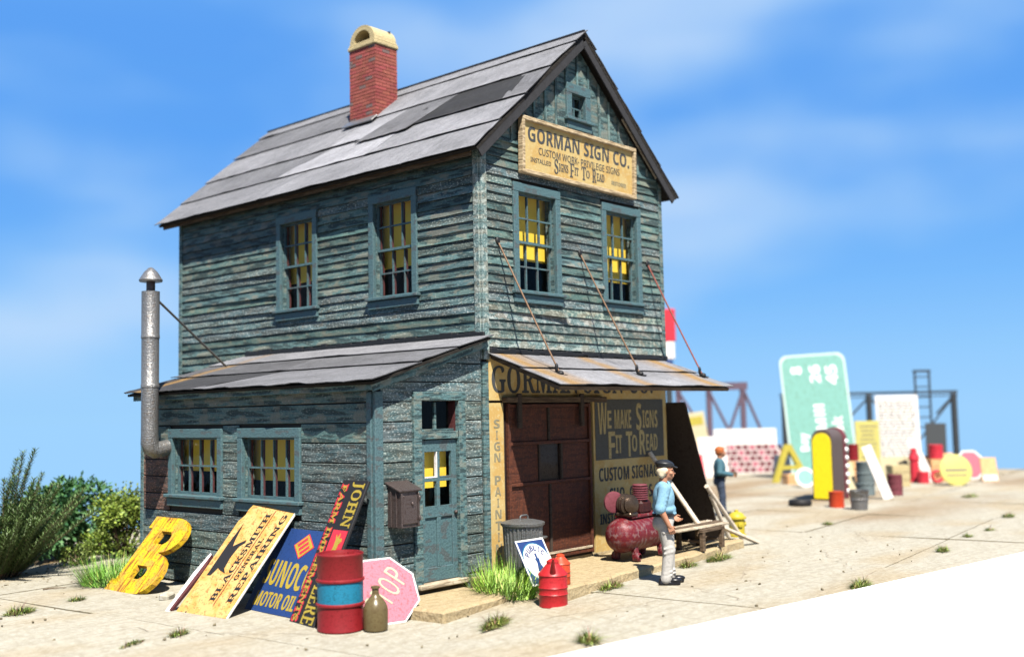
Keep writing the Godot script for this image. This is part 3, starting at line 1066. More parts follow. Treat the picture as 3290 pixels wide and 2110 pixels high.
	for k in 2:
		var o: Array = aw[k]
		window(B, ANNEX, o[0], o[2], o[1], o[3], 4, 2, false, 0.52 if k == 0 else 0.64)
	make_door(B)
	make_roofs(B)
	make_awning(B)
	make_shopfront(B)
	make_stovepipe(B)

func make_door(B: Node3D) -> void:
	var mb := MB.new()
	# casing with transom, outer -1.58..-0.49, opening -1.42..-0.64
	mb.bx(Vector3(-1.035, 3.06, 0.03), Vector3(1.09, 0.13, 0.09), 0.006)
	mb.bx(Vector3(-1.5, 1.615, 0.028), Vector3(0.16, 2.76, 0.085), 0.006)
	mb.bx(Vector3(-0.565, 1.615, 0.028), Vector3(0.15, 2.76, 0.085), 0.006)
	mb.bx(Vector3(-1.03, 2.475, 0.015), Vector3(0.78, 0.11, 0.07), 0.006)
	part("door_casing", mb, M.trim_old, B)
	mb = MB.new()
	mb.bx(Vector3(-1.43, 1.6, -0.09), Vector3(0.02, 2.8, 0.16))
	mb.bx(Vector3(-0.63, 1.6, -0.09), Vector3(0.02, 2.8, 0.16))
	mb.bx(Vector3(-1.03, 3.0, -0.09), Vector3(0.78, 0.02, 0.16))
	part("door_jamb", mb, M.oxide, B)
	var t := Node3D.new()
	t.name = "transom"
	t.position = Vector3(-1.03, 2.53, -0.07)
	B.add_child(t, true)
	mb = MB.new()
	mb.bx(Vector3(0, 0.02, 0), Vector3(0.78, 0.04, 0.05))
	mb.bx(Vector3(0, 0.24, 0), Vector3(0.04, 0.40, 0.04))
	part("sash", mb, M.trim_old, t)
	for s in [-1.0, 1.0]:
		mb = MB.new()
		var c := Vector3(s * 0.205, 0.25, 0.0)
		mb.quad(c + Vector3(-0.185, -0.21, 0), c + Vector3(0.185, -0.21, 0), c + Vector3(0.185, 0.21, 0), c + Vector3(-0.185, 0.21, 0))
		part("pane", mb, M.glass, t)
	var d := Node3D.new()
	d.name = "door"
	d.position = Vector3(-1.03, 0.33, -0.02)
	B.add_child(d, true)
	mb = MB.new()
	# stiles, rails and the lower panel; leaf 0.77 wide, 2.08 high
	mb.bx(Vector3(-0.335, 1.04, 0), Vector3(0.10, 2.08, 0.05), 0.006)
	mb.bx(Vector3(0.335, 1.04, 0), Vector3(0.10, 2.08, 0.05), 0.006)
	mb.bx(Vector3(0, 1.99, 0), Vector3(0.57, 0.18, 0.05), 0.006)
	mb.bx(Vector3(0, 0.10, 0), Vector3(0.57, 0.20, 0.05), 0.006)
	mb.bx(Vector3(0, 1.01, 0), Vector3(0.57, 0.16, 0.05), 0.006)
	mb.bx(Vector3(0, 1.495, 0), Vector3(0.06, 0.81, 0.045), 0.005)
	mb.bx(Vector3(0, 1.49, 0.001), Vector3(0.57, 0.06, 0.045), 0.005)
	mb.bx(Vector3(0, 0.565, 0), Vector3(0.08, 0.73, 0.05), 0.006)
	part("door_frame", mb, M.trim, d)
	for s in [-1.0, 1.0]:
		mb = MB.new()
		mb.bx(Vector3(s * 0.163, 0.565, -0.012), Vector3(0.246, 0.73, 0.02))
		part("panel", mb, M.trim, d)
		for k in 2:
			mb = MB.new()
			var c := Vector3(s * 0.157, 1.275 + 0.435 * k, -0.01)
			mb.quad(c + Vector3(-0.127, -0.19, 0), c + Vector3(0.127, -0.19, 0), c + Vector3(0.127, 0.19, 0), c + Vector3(-0.127, 0.19, 0))
			part("pane", mb, M.glass, d)
			mb = MB.new()
			mb.bx(Vector3(s * 0.157 + 0.122, 1.275 + 0.435 * k, 0.0), Vector3(0.016, 0.38, 0.05))
			mb.bx(Vector3(s * 0.157, 1.275 + 0.435 * k - 0.185, 0.004), Vector3(0.25, 0.016, 0.045))
			part("glazing_bead", mb, M.edge_white if k == 1 and s < 0 else M.trim, d)
	mb = MB.new()
	mb.bx(Vector3(0, 1.64, -0.12), Vector3(0.6, 0.56, 0.008))
	part("shade", mb, M.shade, d)
	mb = MB.new()
	mb.ball(Vector3(0.335, 0.98, 0.05), Vector3(0.03, 0.03, 0.03), 10, 6)
	part("knob", mb, M.cast, d)
	mb = MB.new()
	mb.bx(Vector3(-1.03, 0.285, 0.03), Vector3(1.02, 0.075, 0.2), 0.012)
	part("threshold", mb, M.timber, B)
	mb = MB.new()
	mb.bx(Vector3(-1.03, 0.19, -0.02), Vector3(1.0, 0.1, 0.06))
	part("sill_beam", mb, M.timber_dark, B)

func make_roofs(B: Node3D) -> void:
	# main roof
	var R := Node3D.new()
	R.name = "roof"
	B.add_child(R, true)
	var T := Vector3(1, 0.89, 0).normalized()
	var N := Vector3(-0.89, 1, 0).normalized()
	var S := Vector3(0, 0, 1)
	var O := Vector3(-0.32, 7.0, -9.25)
	var mb := MB.new()
	mb.box(Transform3D(Basis(T, N, S), O + T * 1.95 - N * 0.045 + S * 4.74), Vector3(3.9, 0.05, 9.46))
	part("deck", mb, M.eave_wood, R)
	var T2 := Vector3(-1, 0.89, 0).normalized()
	var N2 := Vector3(0.89, 1, 0).normalized()
	var O2 := Vector3(5.52, 7.0, 0.23)
	mb = MB.new()
	mb.box(Transform3D(Basis(T2, N2, -S), O2 + T2 * 1.95 - N2 * 0.045 - S * 4.74), Vector3(3.9, 0.05, 9.46))
	part("deck", mb, M.eave_wood, R)
	# rake boards on the front edge
	for q in [[O, T, N], [O2, T2, N2]]:
		mb = MB.new()
		var o: Vector3 = q[0]
		var z := 0.20
		mb.bar(Vector3(o.x, o.y, z) + q[1] * 0.02 - q[2] * 0.14, Vector3(o.x, o.y, z) + q[1] * 3.78 - q[2] * 0.14, 0.03, 0.15, 0.004, q[2])
		part("rake_board", mb, M.felt_edge, R)
	mb = MB.new()
	mb.bar(Vector3(5.0, 7.33, 0.09), Vector3(3.9, 8.30, 0.09), 0.03, 0.07, 0.004, N2)
	part("rake_trim", mb, M.timber, R)
	mb = MB.new()
	mb.bx(Vector3(-0.20, 6.955, -4.6), Vector3(0.03, 0.1, 9.2))
	part("eave_board", mb, M.timber_dark, R)
	var E := [0.0, 0.82, 1.67, 2.66, 3.58]
	var LL := 9.5
	# course, bottom from..to, top from..to, tone
	var P := [
		[0, -0.03, 3.7, -0.03, 4.6, 0.36], [0, 3.66, LL, 4.56, LL - 0.03, 0.44],
		[1, -0.02, 3.5, -0.02, 4.6, 0.30], [1, 3.46, 6.3, 4.56, 6.5, 0.62], [1, 6.2, LL - 0.02, 6.4, LL, 0.46],
		[2, -0.03, 4.3, -0.03, 4.7, 0.40], [2, 4.26, 5.9, 4.66, 5.9, 0.58], [2, 6.6, 9.1, 6.6, 8.9, 0.055], [2, 9.0, LL + 0.03, 8.8, LL - 0.05, 0.30],
		[3, -0.03, 4.6, -0.03, 4.6, 0.27], [3, 4.56, LL - 0.04, 4.56, LL, 0.44],
	]
	for p in P:
		var t0: float = E[p[0]] - 0.05
		var t1: float = E[p[0] + 1] + 0.03
		part("roofing_sheet", sheet(O, S, T, N, p[1], p[2], p[3], p[4], t0, t1, 0.030, p[5]), M.felt, R)
	part("roofing_patch", sheet(O, S, T, N, 5.3, 6.75, 5.95, 7.3, 1.45, 2.70, 0.05, 0.27, 0.03), M.felt, R)
	part("ridge_sheet", sheet(O, S, T, N, -0.03, LL + 0.02, -0.03, LL + 0.02, 3.53, 3.97, 0.03, 0.40), M.felt, R)
	for k in 4:
		part("roofing_sheet", sheet(O2, -S, T2, N2, 0.0, LL, 0.0, LL, E[k] - 0.05, E[k + 1] + 0.03, 0.03, 0.34 + 0.05 * k), M.felt, R)
	part("ridge_sheet", sheet(O2, -S, T2, N2, -0.02, LL + 0.03, -0.02, LL + 0.03, 3.5, 3.96, 0.032, 0.40), M.felt, R)
	# chimney: the near corner of the shaft stands at x 1.62, z -4.33
	var C := Node3D.new()
	C.name = "chimney"
	C.position = Vector3(1.92, 8.6, -4.73)
	B.add_child(C, true)
	mb = MB.new()
	mb.bx(Vector3(0, 0.75, 0), Vector3(0.565, 1.9, 0.765))
	part("mortar", mb, M.mortar, C)
	mb = MB.new()
	var bh := 0.072
	for j in 27:
		var y := -0.2 + j * bh
		for sd in 4:
			var ln := 0.80 if sd % 2 == 0 else 0.60
			var x := -ln * 0.5 + (0.0 if (j + sd) % 2 == 0 else -0.1)
			while x < ln * 0.5 - 0.01:
				var a := maxf(x, -ln * 0.5)
				var b := minf(x + 0.2, ln * 0.5)
				if b - a > 0.03:
					var tn := rng.randf_range(0.7, 1.0)
					mb.col = Color(0.40 * tn, 0.105 * tn * rng.randf_range(0.85, 1.2), 0.09 * tn)
					if rng.randf() < 0.07:
						mb.col = Color(0.2, 0.14, 0.13)
					var f := Transform3D(Basis(Vector3.UP, PI * 0.5 * sd), Vector3.ZERO)
					var dd := 0.30 if sd % 2 == 0 else 0.40
					mb.box(f * at(Vector3((a + b) * 0.5, y, dd - 0.012)) if false else Transform3D(Basis(Vector3.UP, -PI * 0.5 + PI * 0.5 * sd), Vector3.ZERO) * at(Vector3((a + b) * 0.5, y, dd - 0.014 + rng.randf_range(-0.003, 0.003))), Vector3(b - a - 0.012, bh - 0.012, 0.03))
				x += 0.2
	stuff(part("brickwork", mb, M.brick, C))
	mb = MB.new()
	mb.bx(Vector3(0, 1.745, 0), Vector3(0.66, 0.09, 0.86), 0.02)
	mb.bx(Vector3(0, 1.81, 0), Vector3(0.62, 0.05, 0.82), 0.015)
	part("cap_slab", mb, M.cap_stone, C)
	# barrel hood whose open arch looks left, over the eave
	mb = MB.new()
	var arc := PackedVector2Array()
	var hw := 0.375
	arc.append(Vector2(-hw, 1.836))
	for k in 17:
		var a := PI - PI * k / 16
		arc.append(Vector2(cos(a) * hw, 1.84 + sin(a) * 0.33))
	arc.append(Vector2(hw, 1.836))
	var inn := PackedVector2Array()
	for k in 17:
		var a := PI * k / 16
		inn.append(Vector2(cos(a) * (hw - 0.13), 1.86 + sin(a) * 0.21))
	var ring := arc.duplicate()
	ring.append(Vector2(hw - 0.13, 1.836))
	for k in 17:
		ring.append(inn[k])
	ring.append(Vector2(-hw + 0.13, 1.836))
	mb.prism(ring, -0.30, 0.30, Transform3D(Basis(Vector3(0, 0, 1), Vector3.UP, Vector3(-1, 0, 0)), Vector3.ZERO))
	part("hood", mb, M.cap_stone, C)
	mb = MB.new()
	mb.bx(Vector3(0.2, 1.95, 0), Vector3(0.02, 0.3, 0.6))
	part("flue", mb, M.tar, C)
	# pale flashing and tar at the foot
	mb = MB.new()
	mb.box(Transform3D(Basis(T, N, S), Vector3(1.56, 8.70, -4.73) + N * 0.05), Vector3(0.22, 0.03, 0.95), 0.01)
	part("flashing", mb, M.galv, C).position = -C.position
	# lean-to roof
	R = Node3D.new()
	R.name = "lean_to_roof"
	B.add_child(R, true)
	T = Vector3(1, 0.296, 0).normalized()
	N = Vector3(-0.296, 1, 0).normalized()
	O = Vector3(-2.54, 3.27, -6.45)
	mb = MB.new()
	mb.box(Transform3D(Basis(T, N, S), O + T * 1.28 - N * 0.035 + S * 3.36), Vector3(2.54, 0.04, 6.68))
	part("deck", mb, M.eave_wood, R)
	var P2 := [
		[-0.06, 1.02, -0.04, 2.2, -0.02, 3.6, 0.085, [[0.55, 0.22, 0.8]]], [-0.05, 1.0, 2.1, 6.74, 3.4, 6.70, 0.34, []],
		[0.95, 1.85, -0.03, 3.5, -0.03, 3.3, 0.20, [[0.75, 0.2, 0.7]]], [0.94, 1.86, 3.4, 6.70, 3.2, 6.68, 0.26, []],
		[1.80, 2.62, -0.03, 6.72, -0.03, 6.72, 0.44, [[0.95, 0.16, 0.45]]],
	]
	for p in P2:
		part("roofing_sheet", sheet(O, S, T, N, p[2], p[3], p[4], p[5], p[0], p[1], 0.028, p[6], 0.045 if p[0] < 0 else 0.012, p[7]), M.felt, R)
	mb = MB.new()
	mb.bx(Vector3(-2.44, 3.21, -3.1), Vector3(0.035, 0.14, 6.5), 0.005)
	part("eave_board", mb, M.paint, R)
	mb = MB.new()
	mb.bar(Vector3(-2.46, 3.19, 0.15), Vector3(-0.06, 3.90, 0.15), 0.035, 0.14, 0.005, N)
	part("rake_board", mb, M.paint, R)
	mb = MB.new()
	for k in 46:
		var z := -6.3 + k * 0.14
		mb.box(Transform3D(Basis(Vector3.UP, rng.randf_range(-0.05, 0.05)), Vector3(-0.045, 4.03 + rng.randf_range(-0.02, 0.03), z)), Vector3(0.05, 0.09 + rng.randf_range(0.0, 0.06), 0.16), 0.012)
	part("tar_joint", mb, M.tar, R)

func make_awning(B: Node3D) -> void:
	var A := Node3D.new()
	A.name = "awning"
	B.add_child(A, true)
	var back := Vector3(0.11, 3.74, 0.03)
	var front := Vector3(0.11, 3.185, 1.45)
	var T := (back - front).normalized()
	var S := Vector3(1, 0, 0)
	var N := T.cross(S) * -1.0
	if N.y < 0:
		N = -N
	var ln := (back - front).length()
	var mb := MB.new()
	mb.box(Transform3D(Basis(S, N, -T if S.cross(N).dot(T) < 0 else T), (back + front) * 0.5 + S * 2.53 - N * 0.045), Vector3(5.02, 0.06, ln))
	part("deck", mb, M.timber_dark, A)
	var rust := [[0.30, 0.2, 0.95], [0.62, 0.25, 0.5], [2.35, 0.22, 0.75], [4.55, 0.24, 0.95], [4.2, 0.3, 0.25]]
	part("roofing_sheet", sheet(front, S, T, N, -0.02, 5.12, -0.02, 5.06, -0.04, 0.82, 0.03, 0.50, 0.02, rust), M.felt, A)
	part("roofing_sheet", sheet(front, S, T, N, -0.02, 5.10, -0.03, 5.05, 0.76, ln + 0.02, 0.03, 0.46, 0.012, rust), M.felt, A)
	mb = MB.new()
	for k in 34:
		mb.bx(Vector3(0.2 + k * 0.15, 3.78 + rng.randf_range(-0.015, 0.02), 0.045), Vector3(0.17, 0.06 + rng.randf_range(0, 0.05), 0.05), 0.012)
	part("tar_joint", mb, M.tar, A)
	var tops := [Vector3(0.37, 5.58, 0.03), Vector3(2.55, 5.6, 0.03), Vector3(4.67, 5.61, 0.03)]
	var foot := [Vector3(0.72, 3.41, 0.97), Vector3(2.96, 3.44, 0.95), Vector3(4.98, 3.44, 0.98)]
	for k in 3:
		mb = MB.new()
		var pts := []
		for i in 9:
			pts.append((tops[k] as Vector3).lerp(foot[k], i / 8.0) + Vector3(0, -0.012 * sin(PI * i / 8.0), 0))
		mb.tube(pts, [0.016], 6)
		part("tie_rod", mb, M.red_rod if k == 2 else M.brass_rod, A)
		mb = MB.new()
		mb.ball(tops[k], Vector3(0.05, 0.07, 0.035), 10, 6)
		part("anchor", mb, M.tar, A)
		mb = MB.new()
		mb.ball(foot[k] + Vector3(0.0, -0.02, 0.01), Vector3(0.055, 0.05, 0.07), 10, 6)
		mb.ball(foot[k] + Vector3(-0.02, 0.07, -0.04), Vector3(0.03, 0.08, 0.03), 8, 6)
		mb.ball(foot[k] + Vector3(0.07, -0.045, 0.05), Vector3(0.07, 0.012, 0.04), 8, 5)
		part("tar_dab", mb, M.tar, A)

func make_shopfront(B: Node3D) -> void:
	# painted fascia, pilaster, sliding door and wall sign under the awning
	var mb := MB.new()
	mb.bx(Vector3(2.61, 3.34, 0.02), Vector3(5.06, 0.70, 0.05), 0.004)
	var fa := part("fascia", mb, M.cream, B)
	lettering("GORMAN SIGN CO.", fa, M.faded_black, at(Vector3(2.42, 3.33, 0.046)), 4.55, 0.44, true)
	mb = MB.new()
	mb.bx(Vector3(0.24, 1.60, 0.022), Vector3(0.335, 2.70, 0.05), 0.004)
	var pl := part("pilaster", mb, M.cream, B)
	var word := "SIGN PAINTING"
	var yy := 2.62
	for ch in word:
		if ch != " ":
			lettering(ch, pl, M.ghost_ink, at(Vector3(0.24, yy, 0.048)), 0.045 if ch == "I" else 0.14, 0.14)
		yy -= 0.178
	# dark panel coloured as the shadowed opening behind the sliding door
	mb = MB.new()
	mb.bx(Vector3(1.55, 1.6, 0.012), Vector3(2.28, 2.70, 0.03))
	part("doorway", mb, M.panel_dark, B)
	mb = MB.new()
	mb.bx(Vector3(1.72, 3.00, 0.10), Vector3(2.7, 0.09, 0.12), 0.01)
	part("door_track", mb, M.timber_dark, B)
	var D := Node3D.new()
	D.name = "sliding_door"
	D.position = Vector3(1.54, 0.36, 0.07)
	B.add_child(D, true)
	# local: x -1.12..1.12, y 0..2.58
	mb = MB.new()
	mb.bx(Vector3(-0.20, 1.29, -0.02), Vector3(1.84, 2.56, 0.02)) if false else mb.bx(Vector3(0, 0.635, -0.02), Vector3(2.2, 1.27, 0.02))
	mb.bx(Vector3(0, 2.255, -0.02), Vector3(2.2, 0.65, 0.02))
	mb.bx(Vector3(-0.70, 1.60, -0.02), Vector3(0.80, 0.66, 0.02))
	mb.bx(Vector3(0.68, 1.60, -0.02), Vector3(0.84, 0.66, 0.02))
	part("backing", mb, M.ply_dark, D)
	mb = MB.new()
	var fr := 0.06
	for q in [[-1.09, 0.0, -1.03, 2.58], [1.04, 0.0, 1.10, 2.58]]:
		mb.bx(Vector3((q[0] + q[2]) * 0.5, 1.29, 0.015), Vector3(q[2] - q[0], 2.58, 0.06), 0.006)
	for yv in [0.06, 1.27, 1.93, 2.54]:
		mb.bx(Vector3(0.005, yv, 0.014), Vector3(2.07, 0.055 if yv > 0.1 else 0.10, 0.055), 0.006)
	part("rail", mb, M.ply, D)
	mb = MB.new()
	for q in [[-0.04, 0.11, 1.24], [-0.30, 1.30, 1.90], [0.28, 1.30, 1.90], [-0.04, 1.96, 2.51]]:
		mb.bx(Vector3(q[0], (q[1] + q[2]) * 0.5, 0.006), Vector3(0.05, q[2] - q[1], 0.045), 0.005)
	part("mullion", mb, M.panel_dark, D)
	for q in [[-1.03, 0.11, -0.07, 1.24], [-0.01, 0.11, 1.04, 1.24], [-1.03, 1.30, -0.33, 1.90], [0.31, 1.30, 1.04, 1.90], [-1.03, 1.96, -0.07, 2.51], [-0.01, 1.96, 1.04, 2.51]]:
		mb = MB.new()
		mb.uvo = Vector2(rng.randf() * 3, rng.randf() * 3)
		mb.bx(Vector3((q[0] + q[2]) * 0.5, (q[1] + q[3]) * 0.5, -0.004), Vector3(q[2] - q[0] - 0.01, q[3] - q[1] - 0.01, 0.012))
		part("panel", mb, M.ply, D)
	mb = MB.new()
	mb.quad(Vector3(-0.30, 1.28, -0.015), Vector3(0.28, 1.28, -0.015), Vector3(0.28, 1.92, -0.015), Vector3(-0.30, 1.92, -0.015))
	part("pane", mb, M.glass, D)
	for x in [-0.85, 0.80]:
		mb = MB.new()
		mb.bx(Vector3(x, 2.46, 0.075), Vector3(0.10, 0.56, 0.05), 0.01)
		part("hanger", mb, M.panel_dark, D)
	mb = MB.new()
	mb.bx(Vector3(0.35, 0.10, 0.045), Vector3(1.40, 0.04, 0.02), 0.005)
	part("kick_strip", mb, M.timber, D)
	# wall sign to the right of the door
	mb = MB.new()
	mb.bx(Vector3(3.96, 1.64, 0.022), Vector3(2.36, 2.74, 0.05), 0.004)
	var ws := part("wall_sign", mb, M.cream, B)
	mb = MB.new()
	mb.bx(Vector3(3.925, 2.46, 0.05), Vector3(2.18, 1.08, 0.008))
	part("dark_field", mb, M.faded_field, ws)
	var fx := func(x: float) -> float: return 2.80 + x * 2.30
	var cols := [["W", 3.05, 2.66, 0.27, 0.56], ["E", 3.26, 2.64, 0.12, 0.32], ["MAKE", 3.68, 2.64, 0.52, 0.34], ["S", 4.19, 2.68, 0.17, 0.50], ["IGNS", 4.56, 2.63, 0.50, 0.33]]
	for q in cols:
		lettering(q[0], ws, M.tan_letter, at(Vector3(q[1], q[2], 0.056)), q[3], q[4])
	cols = [["F", 3.32, 2.18, 0.20, 0.48], ["IT", 3.53, 2.19, 0.20, 0.33], ["T", 3.86, 2.18, 0.20, 0.46], ["O", 4.03, 2.19, 0.16, 0.31], ["R", 4.29, 2.20, 0.20, 0.46], ["EAD", 4.60, 2.19, 0.38, 0.31]]
	for q in cols:
		lettering(q[0], ws, M.tan_letter, at(Vector3(q[1], q[2], 0.056)), q[3], q[4])
	lettering("CUSTOM SIGNAGE", ws, M.faded_black, at(Vector3(3.92, 1.66, 0.05)), 2.0, 0.24)
	lettering("SHO- CARDS", ws, M.faded_black, at(Vector3(3.90, 1.29, 0.05)), 1.35, 0.24)
	lettering("INSTALLED - RESTORED", ws, M.faded_black, at(Vector3(3.92, 0.88, 0.05)), 2.0, 0.18)
	mb = MB.new()
	mb.bx(Vector3(2.6, 0.27, 0.0), Vector3(5.1, 0.10, 0.10))
	part("foundation", mb, M.kerb, B)

func make_stovepipe(B: Node3D) -> void:
	var Pn := Node3D.new()
	Pn.name = "stovepipe"
	Pn.position = Vector3(-2.70, 0, -5.35)
	B.add_child(Pn, true)
	var mb := MB.new()
	mb.lathe([Vector2(0.145, 2.50), Vector2(0.145, 3.35), Vector2(0.155, 3.36), Vector2(0.155, 3.40), Vector2(0.148, 3.41), Vector2(0.148, 4.20), Vector2(0.158, 4.21), Vector2(0.158, 4.25), Vector2(0.152, 4.26), Vector2(0.152, 5.02), Vector2(0.12, 5.02)], 28)
	part("pipe", mb, M.galv, Pn)
	mb = MB.new()
	mb.tube([Vector3(0, 2.50, 0), Vector3(0, 2.40, 0), Vector3(0.03, 2.32, 0.0), Vector3(0.11, 2.28, 0.0), Vector3(0.22, 2.29, 0.0), Vector3(0.42, 2.33, -0.03)], [0.148, 0.15, 0.15, 0.15, 0.14, 0.13], 20)
	part("elbow", mb, M.galv, Pn)
	mb = MB.new()
	mb.lathe([Vector2(0.075, 4.98), Vector2(0.075, 5.2)], 16)
	part("neck", mb, M.cast, Pn)
	mb = MB.new()
	mb.lathe([Vector2(0.06, 5.19), Vector2(0.19, 5.19), Vector2(0.20, 5.22), Vector2(0.115, 5.36), Vector2(0.045, 5.43), Vector2(0.001, 5.45)], 24)
	part("rain_cap", mb, M.galv, Pn)
	mb = MB.new()
	mb.tube([Vector3(0.12, 4.86, 0.05), Vector3(1.83, 3.77, -0.45)], [0.022], 8)
	part("brace", mb, M.galv_dark, Pn)

# ------------------------------------------------------------------ ground
func fall(x: float, z: float) -> float:
	# the yard lies on a hilltop: beyond its rim the land drops away
	var dx := maxf(x - 29.5, 0.0)
	var dz := maxf(-z - 9.5, 0.0)
	var d := maxf(sqrt(dx * dx + dz * dz) - 4.0, 0.0)
	return -minf(d * d * 0.03, 0.3 * d)

func make_ground() -> void:
	var ns := FastNoiseLite.new()
	ns.seed = 5
	ns.frequency = 0.35
	# the land itself: one sheet out to the far valley
	var mb := MB.new()
	var xs := []
	var zs := []
	for k in 41:
		var t := (k - 16) / 24.0
		xs.append(8.0 + signf(t) * (absf(t) * 46.0 + pow(absf(t), 5.0) * 900.0))
		var u := (k - 24) / 16.0
		zs.append(-3.0 + signf(u) * (absf(u) * 26.0 + pow(absf(u), 5.0) * 900.0))
	for i in 40:
		for j in 40:
			var p := []
			for q in [[0, 0], [0, 1], [1, 1], [1, 0]]:
				var x: float = xs[i + q[0]]
				var z: float = zs[j + q[1]]
				p.append(Vector3(x, gh(x) - 0.045 + fall(x, z), z))
			mb.quad(p[0], p[1], p[2], p[3], Vector2(p[0].x, p[0].z), Vector2(p[1].x, p[1].z), Vector2(p[2].x, p[2].z), Vector2(p[3].x, p[3].z))
	structure("ground", mb, M.dirt)
	# concrete paving in slabs, laid at a slight angle to the shop
	var P := Node3D.new()
	P.name = "pavement"
	P.set_meta("kind", "structure")
	add_child(P, true)
	var ud := Vector3(1, 0, -0.105).normalized()
	var vd := Vector3(0.105, 0, 1).normalized()
	var org := Vector3(0.35, 0, 1.83)
	var du := 4.35
	var dv := 2.92
	for a in range(-3, 10):
		for b in range(-6, 2):
			if b == 1 and a < 0:
				continue
			var c0 := org + ud * (du * (a + 0.5)) + vd * (dv * (b + 0.5))
			if c0.x < -8.0 or c0.z < -14.0 or c0.z > 8.5:
				continue
			if c0.x > 0.6 and c0.x < 4.8 and c0.z < -2.0 and c0.z > -7.5:
				continue
			if c0.x < -1.5 and c0.z < -8.5:
				continue
			if fall(c0.x, c0.z) < -1.2:
				continue
			mb = MB.new()
			var g := 0.011
			var nu := 12
			var nv := 8
			var h0 := rng.randf_range(-0.006, 0.006)
			var ty := rng.randf_range(-0.004, 0.004)
			var tone := rng.randf_range(0.90, 1.0)
			var pts := []
			var cs := []
			for i in nu + 1:
				var r := []
				var cr := []
				for j in nv + 1:
					var s := lerpf(g, du - g, float(i) / nu)
					var t := lerpf(g, dv - g, float(j) / nv)
					var q := org + ud * (du * a + s) + vd * (dv * b + t)
					if i == 0 or i == nu or j == 0 or j == nv:
						q += Vector3(ns.get_noise_2d(q.x * 9.0, q.z * 9.0), 0, ns.get_noise_2d(q.z * 9.0, q.x * 9.0)) * 0.028
					q.y = gh(q.x) + fall(q.x, q.z) + h0 + ty * (j - 4) + ns.get_noise_2d(q.x * 3.0, q.z * 3.0) * 0.005
					r.append(q)
					var st := clampf(ns.get_noise_2d(q.x * 0.55 + 30.0, q.z * 1.5) * 2.2 - 0.05, 0.0, 1.0)
					if q.x > 2.0:
						st = minf(1.0, st * 1.35 + 0.05)
					var far_dirt := clampf(ns.get_noise_2d(q.x * 0.3 + 9.0, q.z * 0.8) * 2.0 + 0.35, 0.0, 1.0) * smoothstep(9.0, 13.0, q.x) * smoothstep(3.0, 0.5, q.z)
					cr.append(Color(tone, tone, tone).lerp(Color(0.86, 0.75, 0.60), st * 0.75).lerp(Color(0.62, 0.46, 0.32), far_dirt * 0.85))
				pts.append(r)
				cs.append(cr)
			for i in nu:
				for j in nv:
					var k := mb.v.size()
					var A: Vector3 = pts[i][j]
					var B: Vector3 = pts[i][j + 1]
					var C: Vector3 = pts[i + 1][j + 1]
					var D: Vector3 = pts[i + 1][j]
					mb.quad(A, B, C, D, Vector2(A.x, A.z), Vector2(B.x, B.z), Vector2(C.x, C.z), Vector2(D.x, D.z))
					for q in [[0, cs[i][j]], [1, cs[i + 1][j + 1]], [2, cs[i][j + 1]], [3, cs[i][j]], [4, cs[i + 1][j]], [5, cs[i + 1][j + 1]]]:
						mb.c[k + q[0]] = q[1]
			mb.col = Color(0.6, 0.55, 0.45)
			var dn := Vector3(0, -0.12, 0)
			for i in nu:
				mb.quad(pts[i][nv] + dn, pts[i + 1][nv] + dn, pts[i + 1][nv], pts[i][nv])
				mb.quad(pts[i + 1][0] + dn, pts[i][0] + dn, pts[i][0], pts[i + 1][0])
			for j in nv:
				mb.quad(pts[nu][j + 1] + dn, pts[nu][j] + dn, pts[nu][j], pts[nu][j + 1])
				mb.quad(pts[0][j] + dn, pts[0][j + 1] + dn, pts[0][j + 1], pts[0][j])
			part("slab", mb, M.concrete, P)
	# cracks that wander across the slabs
	for q in [[Vector2(4.6, 3.9), Vector2(6.2, 2.7)], [Vector2(0.9, 4.1), Vector2(1.7, 2.3)], [Vector2(-4.9, -2.0), Vector2(-3.4, 0.9)], [Vector2(-1.6, 2.2), Vector2(0.4, 3.1)], [Vector2(8.2, 2.6), Vector2(10.5, 1.2)], [Vector2(-5.6, -4.8), Vector2(-4.3, -3.6)], [Vector2(2.4, 3.2), Vector2(4.4, 2.1)]]:
		mb = MB.new()
		var n := 26
		var last := []
		for k in n + 1:
			var c: Vector2 = (q[0] as Vector2).lerp(q[1], float(k) / n)
			c += Vector2(ns.get_noise_2d(c.x * 5.0, c.y * 5.0 + 11.0), ns.get_noise_2d(c.y * 5.0, c.x * 5.0 + 31.0)) * 0.22
			var wd := 0.004 + 0.006 * absf(ns.get_noise_2d(c.x * 11.0, c.y * 11.0))
			var dd: Vector2 = ((q[1] as Vector2) - (q[0] as Vector2)).normalized().orthogonal() * wd
			var y := gh(c.x) + 0.012
			var nw := [Vector3(c.x - dd.x, y, c.y - dd.y), Vector3(c.x + dd.x, y, c.y + dd.y)]
			if k > 0:
				mb.quadn(last[0], last[1], nw[1], nw[0], Vector3.UP, Vector3.UP, Vector3.UP, Vector3.UP)
			last = nw
		part("crack", mb, M.crack, P)
	# apron in front of the shop: worn slabs with a low kerb face
	var A2 := Node3D.new()
	A2.name = "apron"
	A2.set_meta("kind", "structure")
	add_child(A2, true)
